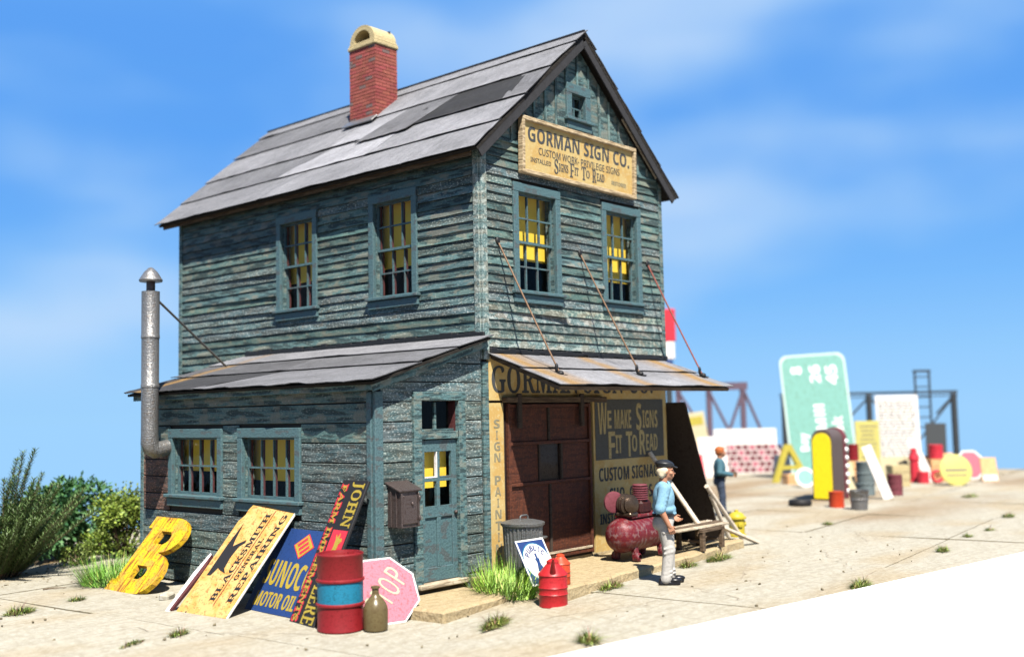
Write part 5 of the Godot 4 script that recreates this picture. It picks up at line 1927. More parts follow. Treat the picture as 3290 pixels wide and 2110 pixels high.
func make_compressor() -> void:
	var o := thing("air_compressor", "rusty maroon air compressor with motor and flywheel under the wall sign", "air compressor", Vector3(2.92, 0.285, 0.86), 0.06)
	var r := 0.285
	var cy := 0.42
	var mb := MB.new()
	mb.lathe([Vector2(0.001, -0.78), Vector2(0.10, -0.77), Vector2(0.19, -0.73), Vector2(0.25, -0.67), Vector2(r, -0.56), Vector2(r, 0.56), Vector2(0.25, 0.67), Vector2(0.19, 0.73), Vector2(0.10, 0.77), Vector2(0.001, 0.78)], 36, Transform3D(Basis(Vector3(0, 0, 1), Vector3(1, 0, 0), Vector3(0, 1, 0)), Vector3(0, cy, 0)), 60.0)
	part("tank", mb, M.compressor_red, o)
	for x in [-0.42, 0.42]:
		for z in [-0.16, 0.16]:
			mb = MB.new()
			mb.bar(Vector3(x, 0.0, z * 1.25), Vector3(x, 0.24, z), 0.10, 0.12, 0.02, Vector3.RIGHT)
			mb.lathe([Vector2(0.07, -0.03), Vector2(0.075, 0.0), Vector2(0.075, 0.03), Vector2(0.05, 0.05)], 14, Transform3D(Basis(Vector3.RIGHT, PI / 2), Vector3(x, 0.06, z * 1.4)))
			part("foot", mb, M.compressor_red, o)
	mb = MB.new()
	mb.bx(Vector3(0.05, cy + r + 0.015, 0), Vector3(1.05, 0.05, 0.34), 0.01)
	part("bed_plate", mb, M.compressor_red, o)
	# motor with ribs, lying across
	mb = MB.new()
	var pr := [Vector2(0.001, -0.20), Vector2(0.08, -0.19), Vector2(0.12, -0.15)]
	for k in 4:
		pr.append(Vector2(0.168, -0.13 + k * 0.07))
		pr.append(Vector2(0.175, -0.095 + k * 0.07))
		pr.append(Vector2(0.130, -0.080 + k * 0.07))
	pr.append(Vector2(0.13, 0.17))
	pr.append(Vector2(0.07, 0.20))
	pr.append(Vector2(0.001, 0.21))
	mb.lathe(pr, 26, Transform3D(Basis(Vector3.UP, -0.5) * Basis(Vector3.RIGHT, PI / 2), Vector3(-0.40, cy + r + 0.22, 0.02)))
	part("motor", mb, M.motor_iron, o)
	mb = MB.new()
	mb.lathe([Vector2(0.001, -0.03), Vector2(0.15, -0.03), Vector2(0.18, -0.02), Vector2(0.18, 0.02), Vector2(0.15, 0.03), Vector2(0.001, 0.03)], 32, Transform3D(Basis(Vector3.UP, -0.5) * Basis(Vector3.RIGHT, PI / 2), Vector3(-0.50, cy + r + 0.26, -0.17)))
	part("flywheel", mb, M.maroon, o)
	mb = MB.new()
	mb.bx(Vector3(-0.42, cy + r + 0.06, 0.04), Vector3(0.26, 0.07, 0.30), 0.03)
	part("motor_foot", mb, M.motor_iron, o)
	# pump with a finned cylinder
	mb = MB.new()
	mb.bx(Vector3(0.10, cy + r + 0.14, 0.0), Vector3(0.36, 0.24, 0.26), 0.05)
	part("crankcase", mb, M.rusty_iron, o)
	mb = MB.new()
	pr = [Vector2(0.09, 0.0)]
	for k in 6:
		pr.append(Vector2(0.14, 0.012 + k * 0.038))
		pr.append(Vector2(0.14, 0.030 + k * 0.038))
		pr.append(Vector2(0.10, 0.036 + k * 0.038))
	pr.append(Vector2(0.13, 0.25))
	pr.append(Vector2(0.12, 0.27))
	pr.append(Vector2(0.001, 0.275))
	mb.lathe(pr, 24, at(Vector3(0.08, cy + r + 0.26, 0.0)), 20.0)
	part("cylinder", mb, M.maroon, o)
	mb = MB.new()
	mb.tube([Vector3(0.12, cy + r + 0.45, 0.1), Vector3(0.26, cy + r + 0.42, 0.14), Vector3(0.32, cy + r + 0.2, 0.14), Vector3(0.34, cy + r, 0.12)], [0.012], 8)
	part("air_line", mb, M.rusty_iron, o)

func make_bench() -> void:
	var o := thing("work_bench", "low rough timber bench standing behind the man in the black cap", "bench", Vector3(4.55, 0.275, 1.08), 0.05)
	for x in [-0.36, 0.36]:
		for z in [-0.24, 0.24]:
			var mb := MB.new()
			mb.bx(Vector3(x, 0.165, z), Vector3(0.085, 0.33, 0.085), 0.01)
			part("leg", mb, M.timber_dark, o)
	for z in [-0.24, 0.24]:
		var mb := MB.new()
		mb.bx(Vector3(0, 0.355, z), Vector3(0.84, 0.06, 0.09), 0.01)
		part("rail", mb, M.timber_dark, o)
	for x in [-0.3, 0.3]:
		var mb := MB.new()
		mb.bx(Vector3(x, 0.16, 0), Vector3(0.06, 0.05, 0.40), 0.01)
		part("stretcher", mb, M.timber_dark, o)
	var k := 0
	for q in [[-1.05, 0.75, -0.20, 0.16, 0.0], [-0.95, 0.78, -0.02, 0.15, 0.012], [-1.10, 0.62, 0.16, 0.14, 0.004]]:
		var mb := MB.new()
		mb.box(Transform3D(Basis(Vector3.UP, 0.05 - 0.05 * k), Vector3((q[0] + q[1]) * 0.5, 0.405 + q[4], q[2])), Vector3(q[1] - q[0], 0.035, q[3]), 0.008)
		tag(part_free("loose_board", mb, M.timber if k != 1 else M.timber_dark), "loose_board", ["weathered loose board at the back of the low bench", "darker loose board in the middle of the low bench", "weathered loose board along the front edge of the bench"][k], "board", "boards lying on the low bench").transform = Transform3D(Basis(Vector3.UP, 0.05), Vector3(4.55, 0.275, 1.08))
		k += 1

# ------------------------------------------------------------------ people
func hand(b: Blob, w: Vector3, dir: Vector3, pn: Vector3, thumb: Vector3, curl: float) -> void:
	# w wrist, dir along the fingers, pn the way the palm faces, thumb the side the thumb leaves from
	var d := dir.normalized()
	var s := thumb.normalized()
	b.cap(w, w + d * 0.03, 0.024, 0.022)
	for k in 4:
		var o := s * (0.030 - 0.020 * k)
		b.cap(w + d * 0.02 + o * 0.6, w + d * 0.085 + o, 0.013, 0.011)
		var ln: float = [0.040, 0.045, 0.042, 0.033][k]
		var p := w + d * 0.088 + o
		var q := p + (d * cos(curl) + pn * sin(curl)) * ln
		b.cap(p, q, 0.0095, 0.0088)
		b.cap(q, q + (d * cos(curl * 2.2) + pn * sin(curl * 2.2)) * ln * 0.85, 0.0088, 0.0075)
	var t0 := w + d * 0.028 + s * 0.022
	var t1 := t0 + (d * 0.6 + s * 0.75 + pn * 0.3).normalized() * 0.038
	b.cap(t0, t1, 0.013, 0.011)
	b.cap(t1, t1 + (d * 0.85 + s * 0.1 + pn * 0.5).normalized() * 0.034, 0.0105, 0.0085)

func head(b: Blob, c: Vector3) -> void:
	b.ell(c + Vector3(0, 0.025, -0.012), Vector3(0.076, 0.098, 0.094))
	b.ell(c + Vector3(0, -0.05, 0.022), Vector3(0.056, 0.066, 0.066))
	b.ell(c + Vector3(0, -0.098, 0.056), Vector3(0.024, 0.018, 0.02))
	b.cap(c + Vector3(0, 0.012, 0.080), c + Vector3(0, -0.030, 0.106), 0.010, 0.0145)
	b.cap(c + Vector3(-0.035, 0.026, 0.072), c + Vector3(0.035, 0.026, 0.072), 0.010, 0.010)
	b.ell(c + Vector3(0, -0.060, 0.084), Vector3(0.023, 0.008, 0.011))
	b.ell(c + Vector3(0, -0.073, 0.082), Vector3(0.019, 0.008, 0.011))
	for s in [-1.0, 1.0]:
		b.ell(c + Vector3(0.078 * s, -0.008, -0.008), Vector3(0.012, 0.033, 0.022))
		b.ell(c + Vector3(0.042 * s, -0.028, 0.058), Vector3(0.026, 0.024, 0.022))

func person(label: String, at_: Vector3, turn: float, sc: float, fine: bool, top: Material, legs_m: Material, hair_m: Material, has_cap: bool, re: Vector3, rw: Vector3, le: Vector3, lw: Vector3, sleeve: float) -> Node3D:
	# local: facing +z, y up, soles on y 0, 1.84 m tall before scaling
	var o := thing("person", label, "person", at_, turn)
	o.scale = Vector3(sc * 1.2, sc, sc * 1.2)
	var big := Transform3D(Basis.from_scale(Vector3(1.03, 1.14, 1.05)), Vector3(0, -0.215, 0))
	var rs := Vector3(-0.178, 1.44, -0.005)
	var ls := Vector3(0.178, 1.44, -0.005)
	var hc := Vector3(0, 1.665, 0.035)
	var mb := MB.new()
	var b := Blob.new()
	b.cell = 0.014 if fine else 0.02
	b.k = 0.045
	b.cap(Vector3(0, 1.0, 0), Vector3(0, 1.34, 0), 0.10, 0.115)
	b.cap(Vector3(-0.13, 1.42, 0), Vector3(0.13, 1.42, 0), 0.055, 0.055)
	b.cap(Vector3(0, 1.42, -0.01), Vector3(0, 1.60, 0.02), 0.058, 0.055)
	for q in [[rs, re, rw], [ls, le, lw]]:
		b.cap(q[0], q[1], 0.052, 0.042)
		b.cap(q[1], q[2], 0.045, 0.030)
	for s in [-1.0, 1.0]:
		b.cap(Vector3(0.085 * s, 0.95, 0), Vector3(0.09 * s, 0.5, 0.03), 0.075, 0.05)
		b.cap(Vector3(0.09 * s, 0.5, 0.03), Vector3(0.10 * s, 0.10, 0.01 if s < 0 else 0.08), 0.05, 0.04)
	b.mesh_into(mb, Transform3D())
	b = Blob.new()
	b.cell = 0.0055 if fine else 0.011
	b.k = 0.02
	b.cap(Vector3(0, 1.50, 0.0), Vector3(0, 1.60, 0.02), 0.054, 0.053)
	head(b, hc)
	b.mesh_into(mb, big)
	for q in [[re, rw, -1.0], [le, lw, 1.0]]:
		b = Blob.new()
		b.cell = 0.0045 if fine else 0.008
		b.k = 0.006
		var d: Vector3 = (q[1] - q[0]).normalized()
		var fw := Vector3(0, 0, 1)
		var th := (fw - d * fw.dot(d)).normalized()
		if absf(d.z) > 0.75:
			th = (Vector3.UP - d * d.y).normalized()
		var pn: Vector3 = d.cross(th) * float(q[2])
		if pn.x * q[2] > 0:
			pn = -pn
		b.cap(q[1] - d * 0.03, q[1] + d * 0.01, 0.029, 0.026)
		hand(b, q[1], d, pn, th, 0.45)
		b.mesh_into(mb, Transform3D())
	part("body", mb, M.skin, o)
	# shirt or jacket
	mb = MB.new()
	b = Blob.new()
	b.cell = 0.012 if fine else 0.018
	b.k = 0.05
	b.ell(Vector3(0, 1.28, 0.0), Vector3(0.19, 0.25, 0.135))
	b.ell(Vector3(0, 1.12, 0.012), Vector3(0.175, 0.10, 0.138))
	b.cap(Vector3(-0.15, 1.425, -0.01), Vector3(0.15, 1.425, -0.01), 0.075, 0.075)
	b.cap(Vector3(-0.05, 1.49, -0.02), Vector3(0.05, 1.49, -0.02), 0.045, 0.045)
	for q in [[rs, re, rw], [ls, le, lw]]:
		b.cap(q[0], q[1], 0.074, 0.064)
		if sleeve > 0.0:
			b.cap(q[1], (q[1] as Vector3).lerp(q[2], sleeve), 0.062, 0.052)
	b.k = 0.022
	for q in [[rs, re, rw], [ls, le, lw]]:
		var e0: Vector3 = q[1]
		var e1: Vector3 = (q[1] as Vector3).lerp(q[2], maxf(sleeve, 0.02))
		var ud: Vector3 = ((e1 - q[0]) if sleeve <= 0.0 else (e1 - e0)).normalized()
		b.cap(e1 - ud * 0.012, e1 + ud * 0.014, 0.066 if sleeve <= 0.0 else 0.050, 0.064 if sleeve <= 0.0 else 0.048)
		# folds
		for k in 3:
			var p: Vector3 = (q[0] as Vector3).lerp(q[1], 0.45 + 0.2 * k)
			b.cap(p + Vector3(-0.04, 0.02, 0.045), p + Vector3(0.03, -0.015, 0.055), 0.012, 0.012)
	for k in 5:
		var a := -0.7 + 0.35 * k
		b.cap(Vector3(sin(a) * 0.15, 1.11, cos(a) * 0.125), Vector3(sin(a) * 0.172, 1.055, cos(a) * 0.140), 0.012, 0.018)
		b.cap(Vector3(sin(a) * 0.15, 1.11, -cos(a) * 0.115), Vector3(sin(a) * 0.172, 1.055, -cos(a) * 0.13), 0.012, 0.018)
	b.mesh_into(mb, Transform3D())
	part("shirt" if has_cap else "jacket", mb, top, o)
	if has_cap:
		mb = MB.new()
		for s in [-1.0, 1.0]:
			mb.box(Transform3D(Basis.from_euler(Vector3(-0.5, s * 0.5, s * 0.45)), Vector3(s * 0.055, 1.49, 0.072)), Vector3(0.055, 0.10, 0.012), 0.004)
		part("collar", mb, top, o)
	# trousers
	mb = MB.new()
	b = Blob.new()
	b.cell = 0.013 if fine else 0.019
	b.k = 0.05
	b.ell(Vector3(0, 0.96, -0.005), Vector3(0.165, 0.12, 0.13))
	b.ell(Vector3(0, 0.90, -0.05), Vector3(0.14, 0.11, 0.10))
	var kz := [0.035, 0.055]
	var az := [-0.01, 0.065]
	for i in 2:
		var s := -1.0 if i == 0 else 1.0
		var k := Vector3(0.09 * s, 0.52, kz[i])
		var an := Vector3(0.10 * s, 0.115, az[i])
		b.cap(Vector3(0.08 * s, 0.90, 0.0), k, 0.098, 0.074)
		b.cap(k, an, 0.076, 0.066)
	b.k = 0.025
	for i in 2:
		var s := -1.0 if i == 0 else 1.0
		for q in [[0.80, 0.10], [0.56, 0.082], [0.49, 0.08], [0.20, 0.072], [0.15, 0.070]]:
			var t: float = (0.9 - q[0]) / 0.8
			var z := lerpf(0.0, az[i], t) + 0.02
			b.cap(Vector3(0.09 * s - 0.05, q[0] + 0.012, z + q[1] * 0.6), Vector3(0.09 * s + 0.05, q[0] - 0.02, z + q[1] * 0.55), 0.012, 0.010)
			b.cap(Vector3(0.09 * s - q[1] * 0.8, q[0] + 0.01, z + 0.03), Vector3(0.09 * s - q[1] * 0.75, q[0] - 0.02, z - 0.05), 0.011, 0.010)
		b.cap(Vector3(0.10 * s, 0.085, az[i] - 0.01), Vector3(0.10 * s, 0.12, az[i]), 0.066, 0.064)
	b.mesh_into(mb, Transform3D())
	part("trousers", mb, legs_m, o)
	mb = MB.new()
	mb.lathe([Vector2(0.98, 1.015), Vector2(1.02, 1.018), Vector2(1.02, 1.058), Vector2(0.96, 1.062)], 32, Transform3D(Basis.from_scale(Vector3(0.176, 1, 0.143)), Vector3(0, 0, 0.0)))
	mb.bx(Vector3(0, 1.038, 0.147), Vector3(0.05, 0.036, 0.01), 0.003)
	part("belt", mb, M.leather, o)
	for i in 2:
		var s := -1.0 if i == 0 else 1.0
		mb = MB.new()
		b = Blob.new()
		b.cell = 0.009 if fine else 0.015
		b.k = 0.03
		var z: float = az[i]
		b.ell(Vector3(0.10 * s, 0.052, z + 0.105), Vector3(0.050, 0.042, 0.085))
		b.ell(Vector3(0.10 * s, 0.058, z - 0.02), Vector3(0.044, 0.055, 0.07))
		b.cap(Vector3(0.10 * s, 0.08, z), Vector3(0.10 * s, 0.12, z - 0.01), 0.045, 0.045)
		b.k = 0.008
		b.cap(Vector3(0.10 * s, 0.014, z - 0.06), Vector3(0.10 * s, 0.014, z + 0.13), 0.042, 0.046)
		b.mesh_into(mb, Transform3D(Basis.from_scale(Vector3(1, 1, 1)), Vector3(0, 0.026, 0)))
		part("shoe", mb, M.leather, o)
	# hair
	mb = MB.new()
	b = Blob.new()
	b.cell = 0.008 if fine else 0.013
	b.k = 0.02
	if has_cap:
		b.ell(hc + Vector3(0, -0.005, -0.045), Vector3(0.085, 0.075, 0.068))
		for s in [-1.0, 1.0]:
			b.ell(hc + Vector3(0.066 * s, 0.005, -0.02), Vector3(0.026, 0.055, 0.042))
			b.ell(hc + Vector3(0.05 * s, -0.05, -0.055), Vector3(0.035, 0.04, 0.035))
	else:
		b.ell(hc + Vector3(0, 0.045, -0.025), Vector3(0.092, 0.095, 0.10))
		b.ell(hc + Vector3(0, -0.01, -0.055), Vector3(0.082, 0.075, 0.06))
		for s in [-1.0, 1.0]:
			b.ell(hc + Vector3(0.068 * s, 0.01, 0.005), Vector3(0.02, 0.05, 0.035))
		b.ell(hc + Vector3(0, 0.095, 0.04), Vector3(0.06, 0.03, 0.045))
	b.mesh_into(mb, big)
	part("hair", mb, hair_m, o)
	mb = MB.new()
	for s in [-1.0, 1.0]:
		mb.ball(big * (hc + Vector3(0.033 * s, 0.008, 0.070)), Vector3(0.014, 0.010, 0.012), 10, 6)
	part("eyes", mb, M.leather, o)
	if has_cap:
		mb = MB.new()
		b = Blob.new()
		b.cell = 0.008
		b.k = 0.02
		b.ell(hc + Vector3(0, 0.098, -0.012), Vector3(0.097, 0.050, 0.112), Basis(Vector3.RIGHT, 0.12))
		b.ell(hc + Vector3(0, 0.068, -0.005), Vector3(0.092, 0.028, 0.110))
		b.ell(hc + Vector3(0.02, 0.125, -0.03), Vector3(0.08, 0.025, 0.08), Basis(Vector3.FORWARD, 0.2))
		b.k = 0.012
		b.ell(hc + Vector3(0, 0.050, 0.115), Vector3(0.064, 0.011, 0.034), Basis(Vector3.RIGHT, 0.25))
		b.mesh_into(mb, big)
		part("cap", mb, M.cap_black, o)
	return o

func make_people() -> void:
	person("man in black cap, light blue shirt and pale trousers standing before the compressor", Vector3(1.54, 0.13, 2.30), 0.72, 1.02, true, M.shirt, M.trousers, M.white_hair, true, Vector3(-0.222, 1.15, -0.075), Vector3(-0.225, 0.90, 0.025), Vector3(0.218, 1.15, -0.05), Vector3(0.12, 1.005, 0.115), 0.0)
	person("ginger-haired person in teal jacket and dark trousers holding a brown object, beyond the poles", Vector3(11.15, 0.13, -2.35), 0.66, 0.945, false, M.jacket, M.jeans, M.ginger, false, Vector3(-0.25, 1.16, -0.03), Vector3(-0.14, 1.09, 0.25), Vector3(0.25, 1.16, -0.03), Vector3(0.14, 1.10, 0.25), 0.9)
	var mb := MB.new()
	mb.box(Transform3D(Basis(Vector3.UP, 0.66), Vector3(11.15, 0.13, -2.35) + Basis(Vector3.UP, 0.66) * Vector3(0.0, 1.055, 0.345)), Vector3(0.30, 0.09, 0.14), 0.02)
	tag(part_free("parcel", mb, M.timber_dark), "parcel", "small brown parcel held in the ginger-haired person's hands", "parcel")

# ------------------------------------------------------------------ plants
func blade(mb: MB, p: Vector3, d: Vector3, h: float, w: float, bend: float, c: Color) -> void:
	var side := d.cross(Vector3.UP).normalized()
	if side.length() < 0.1:
		side = Vector3.RIGHT
	var out := (d - Vector3.UP * d.y)
	var last := [p - side * w, p + side * w]
	var nn := Vector3(out.x, 0.6, out.z).normalized()
	mb.col = c
	for k in 3:
		var t := (k + 1) / 3.0
		var q := p + d * h * t + out * bend * h * t * t - Vector3.UP * bend * h * 0.35 * t * t
		var ww := w * (1.0 - t)
		var nx := [q - side * ww, q + side * ww]
		mb.quadn(last[0], last[1], nx[1], nx[0], nn, nn, nn, nn)
		last = nx

func grass_tuft(label: String, at_: Vector3, spread: Vector2, n: int, h: float, col: Color, group: String, lean_to := Vector3.ZERO, called := "grass_tuft") -> void:
	var o := thing(called, label, "grass" if called == "grass_tuft" else "weed", at_, 0.0, group)
	var mb := MB.new()
	for i in n:
		var a := rng.randf() * TAU
		var r := sqrt(rng.randf())
		var p := Vector3(cos(a) * r * spread.x, 0, sin(a) * r * spread.y)
		p.y = gh(at_.x + p.x) - gh(at_.x) - 0.01
		var d := (Vector3(cos(a), 0, sin(a)) * r * rng.randf_range(0.2, 0.9) + Vector3.UP + lean_to + Vector3(rng.randf_range(-0.3, 0.3), 0, rng.randf_range(-0.3, 0.3))).normalized()
		var f := rng.randf_range(0.55, 1.0)
		var v := rng.randf_range(0.65, 1.25)
		var c := Color(minf(1, col.r * v * rng.randf_range(0.85, 1.25)), minf(1, col.g * v), minf(1, col.b * v))
		if rng.randf() < 0.10:
			c = c.lerp(Color(0.42, 0.34, 0.14), 0.7)
		blade(mb, p, d, h * f, rng.randf_range(0.005, 0.009), rng.randf_range(0.05, 0.5), c)
	part("blades", mb, M.leaf, o)

func weed(label: String, at_: Vector3, sx: float, sz: float, turn: float, n: int, h: float) -> void:
	# low matted growth in a paving joint: short blades, tiny leaves and dead stalks
	var o := thing("weed_tuft", label, "weed", at_, turn, "weeds growing in the paving joints")
	var mb := MB.new()
	for i in n:
		var a := rng.randf() * TAU
		var r := sqrt(rng.randf())
		var p := Vector3(cos(a) * r * sx, 0, sin(a) * r * sz)
		var hh := h * (1.15 - 0.8 * r) * rng.randf_range(0.5, 1.2)
		var d := (Vector3(cos(a) * 0.9, 0, sin(a) * 0.9) * rng.randf() + Vector3.UP * rng.randf_range(0.3, 1.0) + Vector3(rng.randf_range(-0.6, 0.6), 0, rng.randf_range(-0.6, 0.6))).normalized()
		var t := rng.randf()
		var c := Color(0.17, 0.24, 0.05) if t < 0.55 else (Color(0.30, 0.33, 0.08) if t < 0.75 else (Color(0.36, 0.28, 0.14) if t < 0.9 else Color(0.22, 0.10, 0.08)))
		var v := rng.randf_range(0.7, 1.2)
		blade(mb, p, d, hh * (1.4 if t > 0.9 else 1.0), rng.randf_range(0.004, 0.010), rng.randf_range(0.1, 0.9), Color(c.r * v, c.g * v, c.b * v))
	part("blades", mb, M.leaf, o)

func leaf_card(mb: MB, p: Vector3, d: Vector3, n: Vector3, ln: float, w: float, c: Color) -> void:
	var s := d.cross(n).normalized()
	var nn := s.cross(d).normalized()
	mb.col = c
	var m := p + d * ln * 0.45 - nn * w * 0.25
	var tip := p + d * ln - nn * w * 0.15
	var a := m + s * w * 0.5 + nn * w * 0.3
	var b := m - s * w * 0.5 + nn * w * 0.3
	mb.tri(p, m, a, nn, nn, nn)
	mb.tri(m, tip, a, nn, nn, nn)
	mb.tri(p, b, m, nn, nn, nn)
	mb.tri(m, b, tip, nn, nn, nn)

func needle_bush(label: String, at_: Vector3, h: float, r: float) -> void:
	var o := thing("bush", label, "bush", at_)
	var st := MB.new()
	var lf := MB.new()
	for k in 150:
		var a := rng.randf() * TAU
		var q := sqrt(rng.randf())
		var root := Vector3(cos(a), 0, sin(a)) * q * r * 0.45
		var d := (Vector3(cos(a), 0, sin(a)) * q * 0.85 + Vector3(0, 1.0, 0) + Vector3(rng.randf_range(-0.25, 0.25), 0, rng.randf_range(-0.25, 0.25))).normalized()
		var ln := h * rng.randf_range(0.5, 1.02) * (1.08 - q * 0.35)
		var out := Vector3(d.x, 0, d.z)
		var pts := []
		for i in 7:
			var t := i / 6.0
			pts.append(root + d * ln * t + out * 0.15 * t * t * ln)
		st.tube(pts, [0.014, 0.012, 0.010, 0.009, 0.008, 0.007, 0.004], 5, false)
		var n := int(ln * 120)
		for i in n:
			var t := lerpf(0.08, 1.0, float(i) / n)
			var fi := t * 6.0
			var k0 := mini(5, int(fi))
			var p: Vector3 = (pts[k0] as Vector3).lerp(pts[k0 + 1], fi - k0)
			var ang := i * 2.4
			var side := Vector3(cos(ang), 0.0, sin(ang))
			var ld := (side * 0.8 + d * rng.randf_range(0.5, 1.1)).normalized()
			var v := rng.randf_range(0.6, 1.25) * lerpf(0.75, 1.1, t)
			leaf_card(lf, p, ld, Vector3.UP.cross(ld).cross(ld) * -1.0 + Vector3(0.01, 0, 0.02), rng.randf_range(0.08, 0.14), 0.024, Color(0.075 * v, 0.115 * v, 0.04 * v))
	part("stems", st, M.stem, o)
	stuff(part("foliage", lf, M.leaf, o))

func leaf_bush(label: String, at_: Vector3, h: float, rx: float, rz: float, n: int, size: float, col: Color, var_col: Color) -> void:
	var o := thing("bush", label, "bush", at_)
	var st := MB.new()
	var lf := MB.new()
	# clumps spread through the crown
	var cl := []
	for k in 26:
		var a := rng.randf() * TAU
		var q := sqrt(rng.randf())
		var yy := rng.randf_range(0.22, 0.92)
		var sh := sqrt(maxf(0.05, 1.0 - pow((yy - 0.42) / 0.62, 2.0)))
		cl.append([Vector3(cos(a) * q * rx * sh, yy * h, sin(a) * q * rz * sh), rng.randf_range(0.16, 0.30) * h, rng.randf_range(0.7, 1.25)])
	for c in cl:
		var tip: Vector3 = c[0]
		st.tube([Vector3(tip.x * 0.15, -0.02, tip.z * 0.15), Vector3(tip.x * 0.5, tip.y * 0.5, tip.z * 0.5), tip], [0.025, 0.014, 0.006], 5, false)
	for i in n:
		var c: Array = cl[rng.randi() % cl.size()]
		var d := Vector3(rng.randfn(), rng.randfn(), rng.randfn()).normalized()
		var p: Vector3 = c[0] + d * float(c[1]) * pow(rng.randf(), 0.4)
		if p.y < 0.02:
			p.y = rng.randf() * 0.1
		var ld := (d + Vector3(rng.randf_range(-0.7, 0.7), rng.randf_range(-0.2, 0.8), rng.randf_range(-0.7, 0.7))).normalized()
		var cc := col.lerp(var_col, rng.randf())
		var v: float = c[2] * rng.randf_range(0.75, 1.2)
		leaf_card(lf, p, ld, (d + Vector3.UP * 0.5).normalized() + Vector3(0.013, 0.0, 0.007), size * rng.randf_range(0.6, 1.2), size * 0.55, Color(minf(1, cc.r * v), minf(1, cc.g * v), minf(1, cc.b * v)))
	part("stems", st, M.stem, o)
	stuff(part("foliage", lf, M.leaf, o))

func make_plants() -> void:
	needle_bush("tall dark needle-leaved bush at the left edge", Vector3(-3.85, 0, -8.75), 2.3, 1.0)
	leaf_bush("dark green round-leaved bush behind the needle-leaved bush", Vector3(-1.80, 0.02, -10.3), 1.42, 0.95, 0.8, 5200, 0.13, Color(0.03, 0.09, 0.035), Color(0.07, 0.15, 0.055))
	leaf_bush("yellow-green bush at the back corner of the lean-to", Vector3(-1.20, 0.03, -9.0), 1.25, 0.62, 0.8, 5200, 0.085, Color(0.075, 0.12, 0.018), Color(0.16, 0.20, 0.035))
	leaf_bush("low pale green shrub on the dirt left of the yellow-green bush", Vector3(-2.15, 0.0, -8.9), 0.38, 0.42, 0.35, 900, 0.07, Color(0.09, 0.14, 0.03), Color(0.16, 0.20, 0.05))
	grass_tuft("bright green grass clump left of the yellow letter", Vector3(-3.0, 0.0, -6.05), Vector2(0.48, 0.45), 1100, 0.68, Color(0.10, 0.24, 0.03), "", Vector3(-0.3, 0, 0.2))
	grass_tuft("bright green grass clump between the door step and the dustbin", Vector3(-0.35, 0.09, 0.78), Vector2(0.46, 0.52), 1300, 0.74, Color(0.15, 0.28, 0.035), "", Vector3(-0.25, 0, 0.35))
	var g := [
		["weeds in front of the door step, widest of the weed patches", -1.95, 1.95, 0.36, 0.09, 0.35, 420, 0.17],
		["lone weed at the bottom edge near the white board", -2.02, 3.52, 0.16, 0.10, 0.9, 200, 0.20],
		["weeds at the foot of the apron left of the man in the black cap", 0.72, 1.86, 0.32, 0.07, 0.1, 330, 0.16],
		["weed cluster on the joint nearest the white board", 2.95, 4.76, 0.30, 0.10, 0.1, 330, 0.16],
		["weed on the paving joint right of the weed cluster by the white board", 7.5, 4.36, 0.22, 0.09, 0.1, 170, 0.14],
		["weeds at the foot of the low bench", 4.25, 1.62, 0.42, 0.10, 0.1, 420, 0.20],
		["weeds on the apron joint behind the man in the black cap", 3.25, 1.62, 0.26, 0.09, 0.1, 200, 0.17],
		["weed at the far left edge of the paving", -5.23, -4.54, 0.26, 0.14, 0.4, 240, 0.16],
		["small weed between the left edge and the yellow letter", -4.2, -4.87, 0.14, 0.10, 0.4, 110, 0.13],
		["reddish weed in the foreground left of the oil drum", -4.69, -1.13, 0.16, 0.07, 0.4, 130, 0.13],
		["dry weed streak in the lower left foreground joint", -5.35, -1.10, 0.26, 0.06, 0.5, 150, 0.06],
		["weed on the far joint, second from the right edge", 9.86, 4.02, 0.16, 0.08, 0.1, 110, 0.12],
		["weed on the far joint, nearest the right edge", 11.2, 4.03, 0.18, 0.08, 0.1, 110, 0.12],
		["weed at the right edge beyond the paving joint", 14.3, 3.5, 0.26, 0.12, 0.1, 150, 0.14],
		["weed beyond the yellow hydrant on bare paving", 10.67, 0.68, 0.18, 0.10, 0.1, 110, 0.12],
		["weed in front of the round yellow sign", 19.6, 0.9, 0.50, 0.20, 0.1, 200, 0.14],
	]
	for q in g:
		weed(q[0], Vector3(q[1], gh(q[1]), q[2]), q[3], q[4], q[5], int(q[6] * 1.5), q[7] * 1.3)
	# litter of pebbles and chips
	var mb := MB.new()
	for i in 420:
		var p := Vector3(rng.randf_range(-7, 10), 0, rng.randf_range(-8, 4.5))
		if i > 250:
			p = Vector3(rng.randf_range(-5.5, -1.0), 0, rng.randf_range(-11.5, -6.2))
		if p.x > -2.3 and p.z < 0.1 and p.z > -6.4 or p.x > -0.1 and p.z < 0.1 or p.x > -0.7 and p.x < 6.1 and p.z < 1.9:
			continue
		if p.z > 3.6 and p.x < 0:
			continue
		var s := rng.randf_range(0.008, 0.03)
		p.y = gh(p.x) + s * 0.3
		var v := rng.randf_range(0.25, 0.6)
		mb.col = Color(v, v * 0.9, v * 0.72)
		mb.box(Transform3D(Basis.from_euler(Vector3(rng.randf(), rng.randf() * 6, rng.randf())), p), Vector3(s * 1.6, s, s * 1.2), s * 0.25)
	stuff(structure("pebbles", mb, M.concrete))
	# two twigs
	for q in [["thin brown twig on the ground beside the stop sign", Vector3(-2.12, 0.045, 0.98), Vector3(-1.70, 0.05, 1.18)], ["short brown stick lying left of the yellow letter", Vector3(-4.05, 0.02, -6.35), Vector3(-3.72, 0.02, -6.2)]]:
		mb = MB.new()
		mb.tube([q[1], (q[1] as Vector3).lerp(q[2], 0.5) + Vector3(0, 0.012, 0.01), q[2]], [0.012, 0.01, 0.006], 6)
		tag(part_free("twig", mb, M.stem), "twig", q[0], "twig")

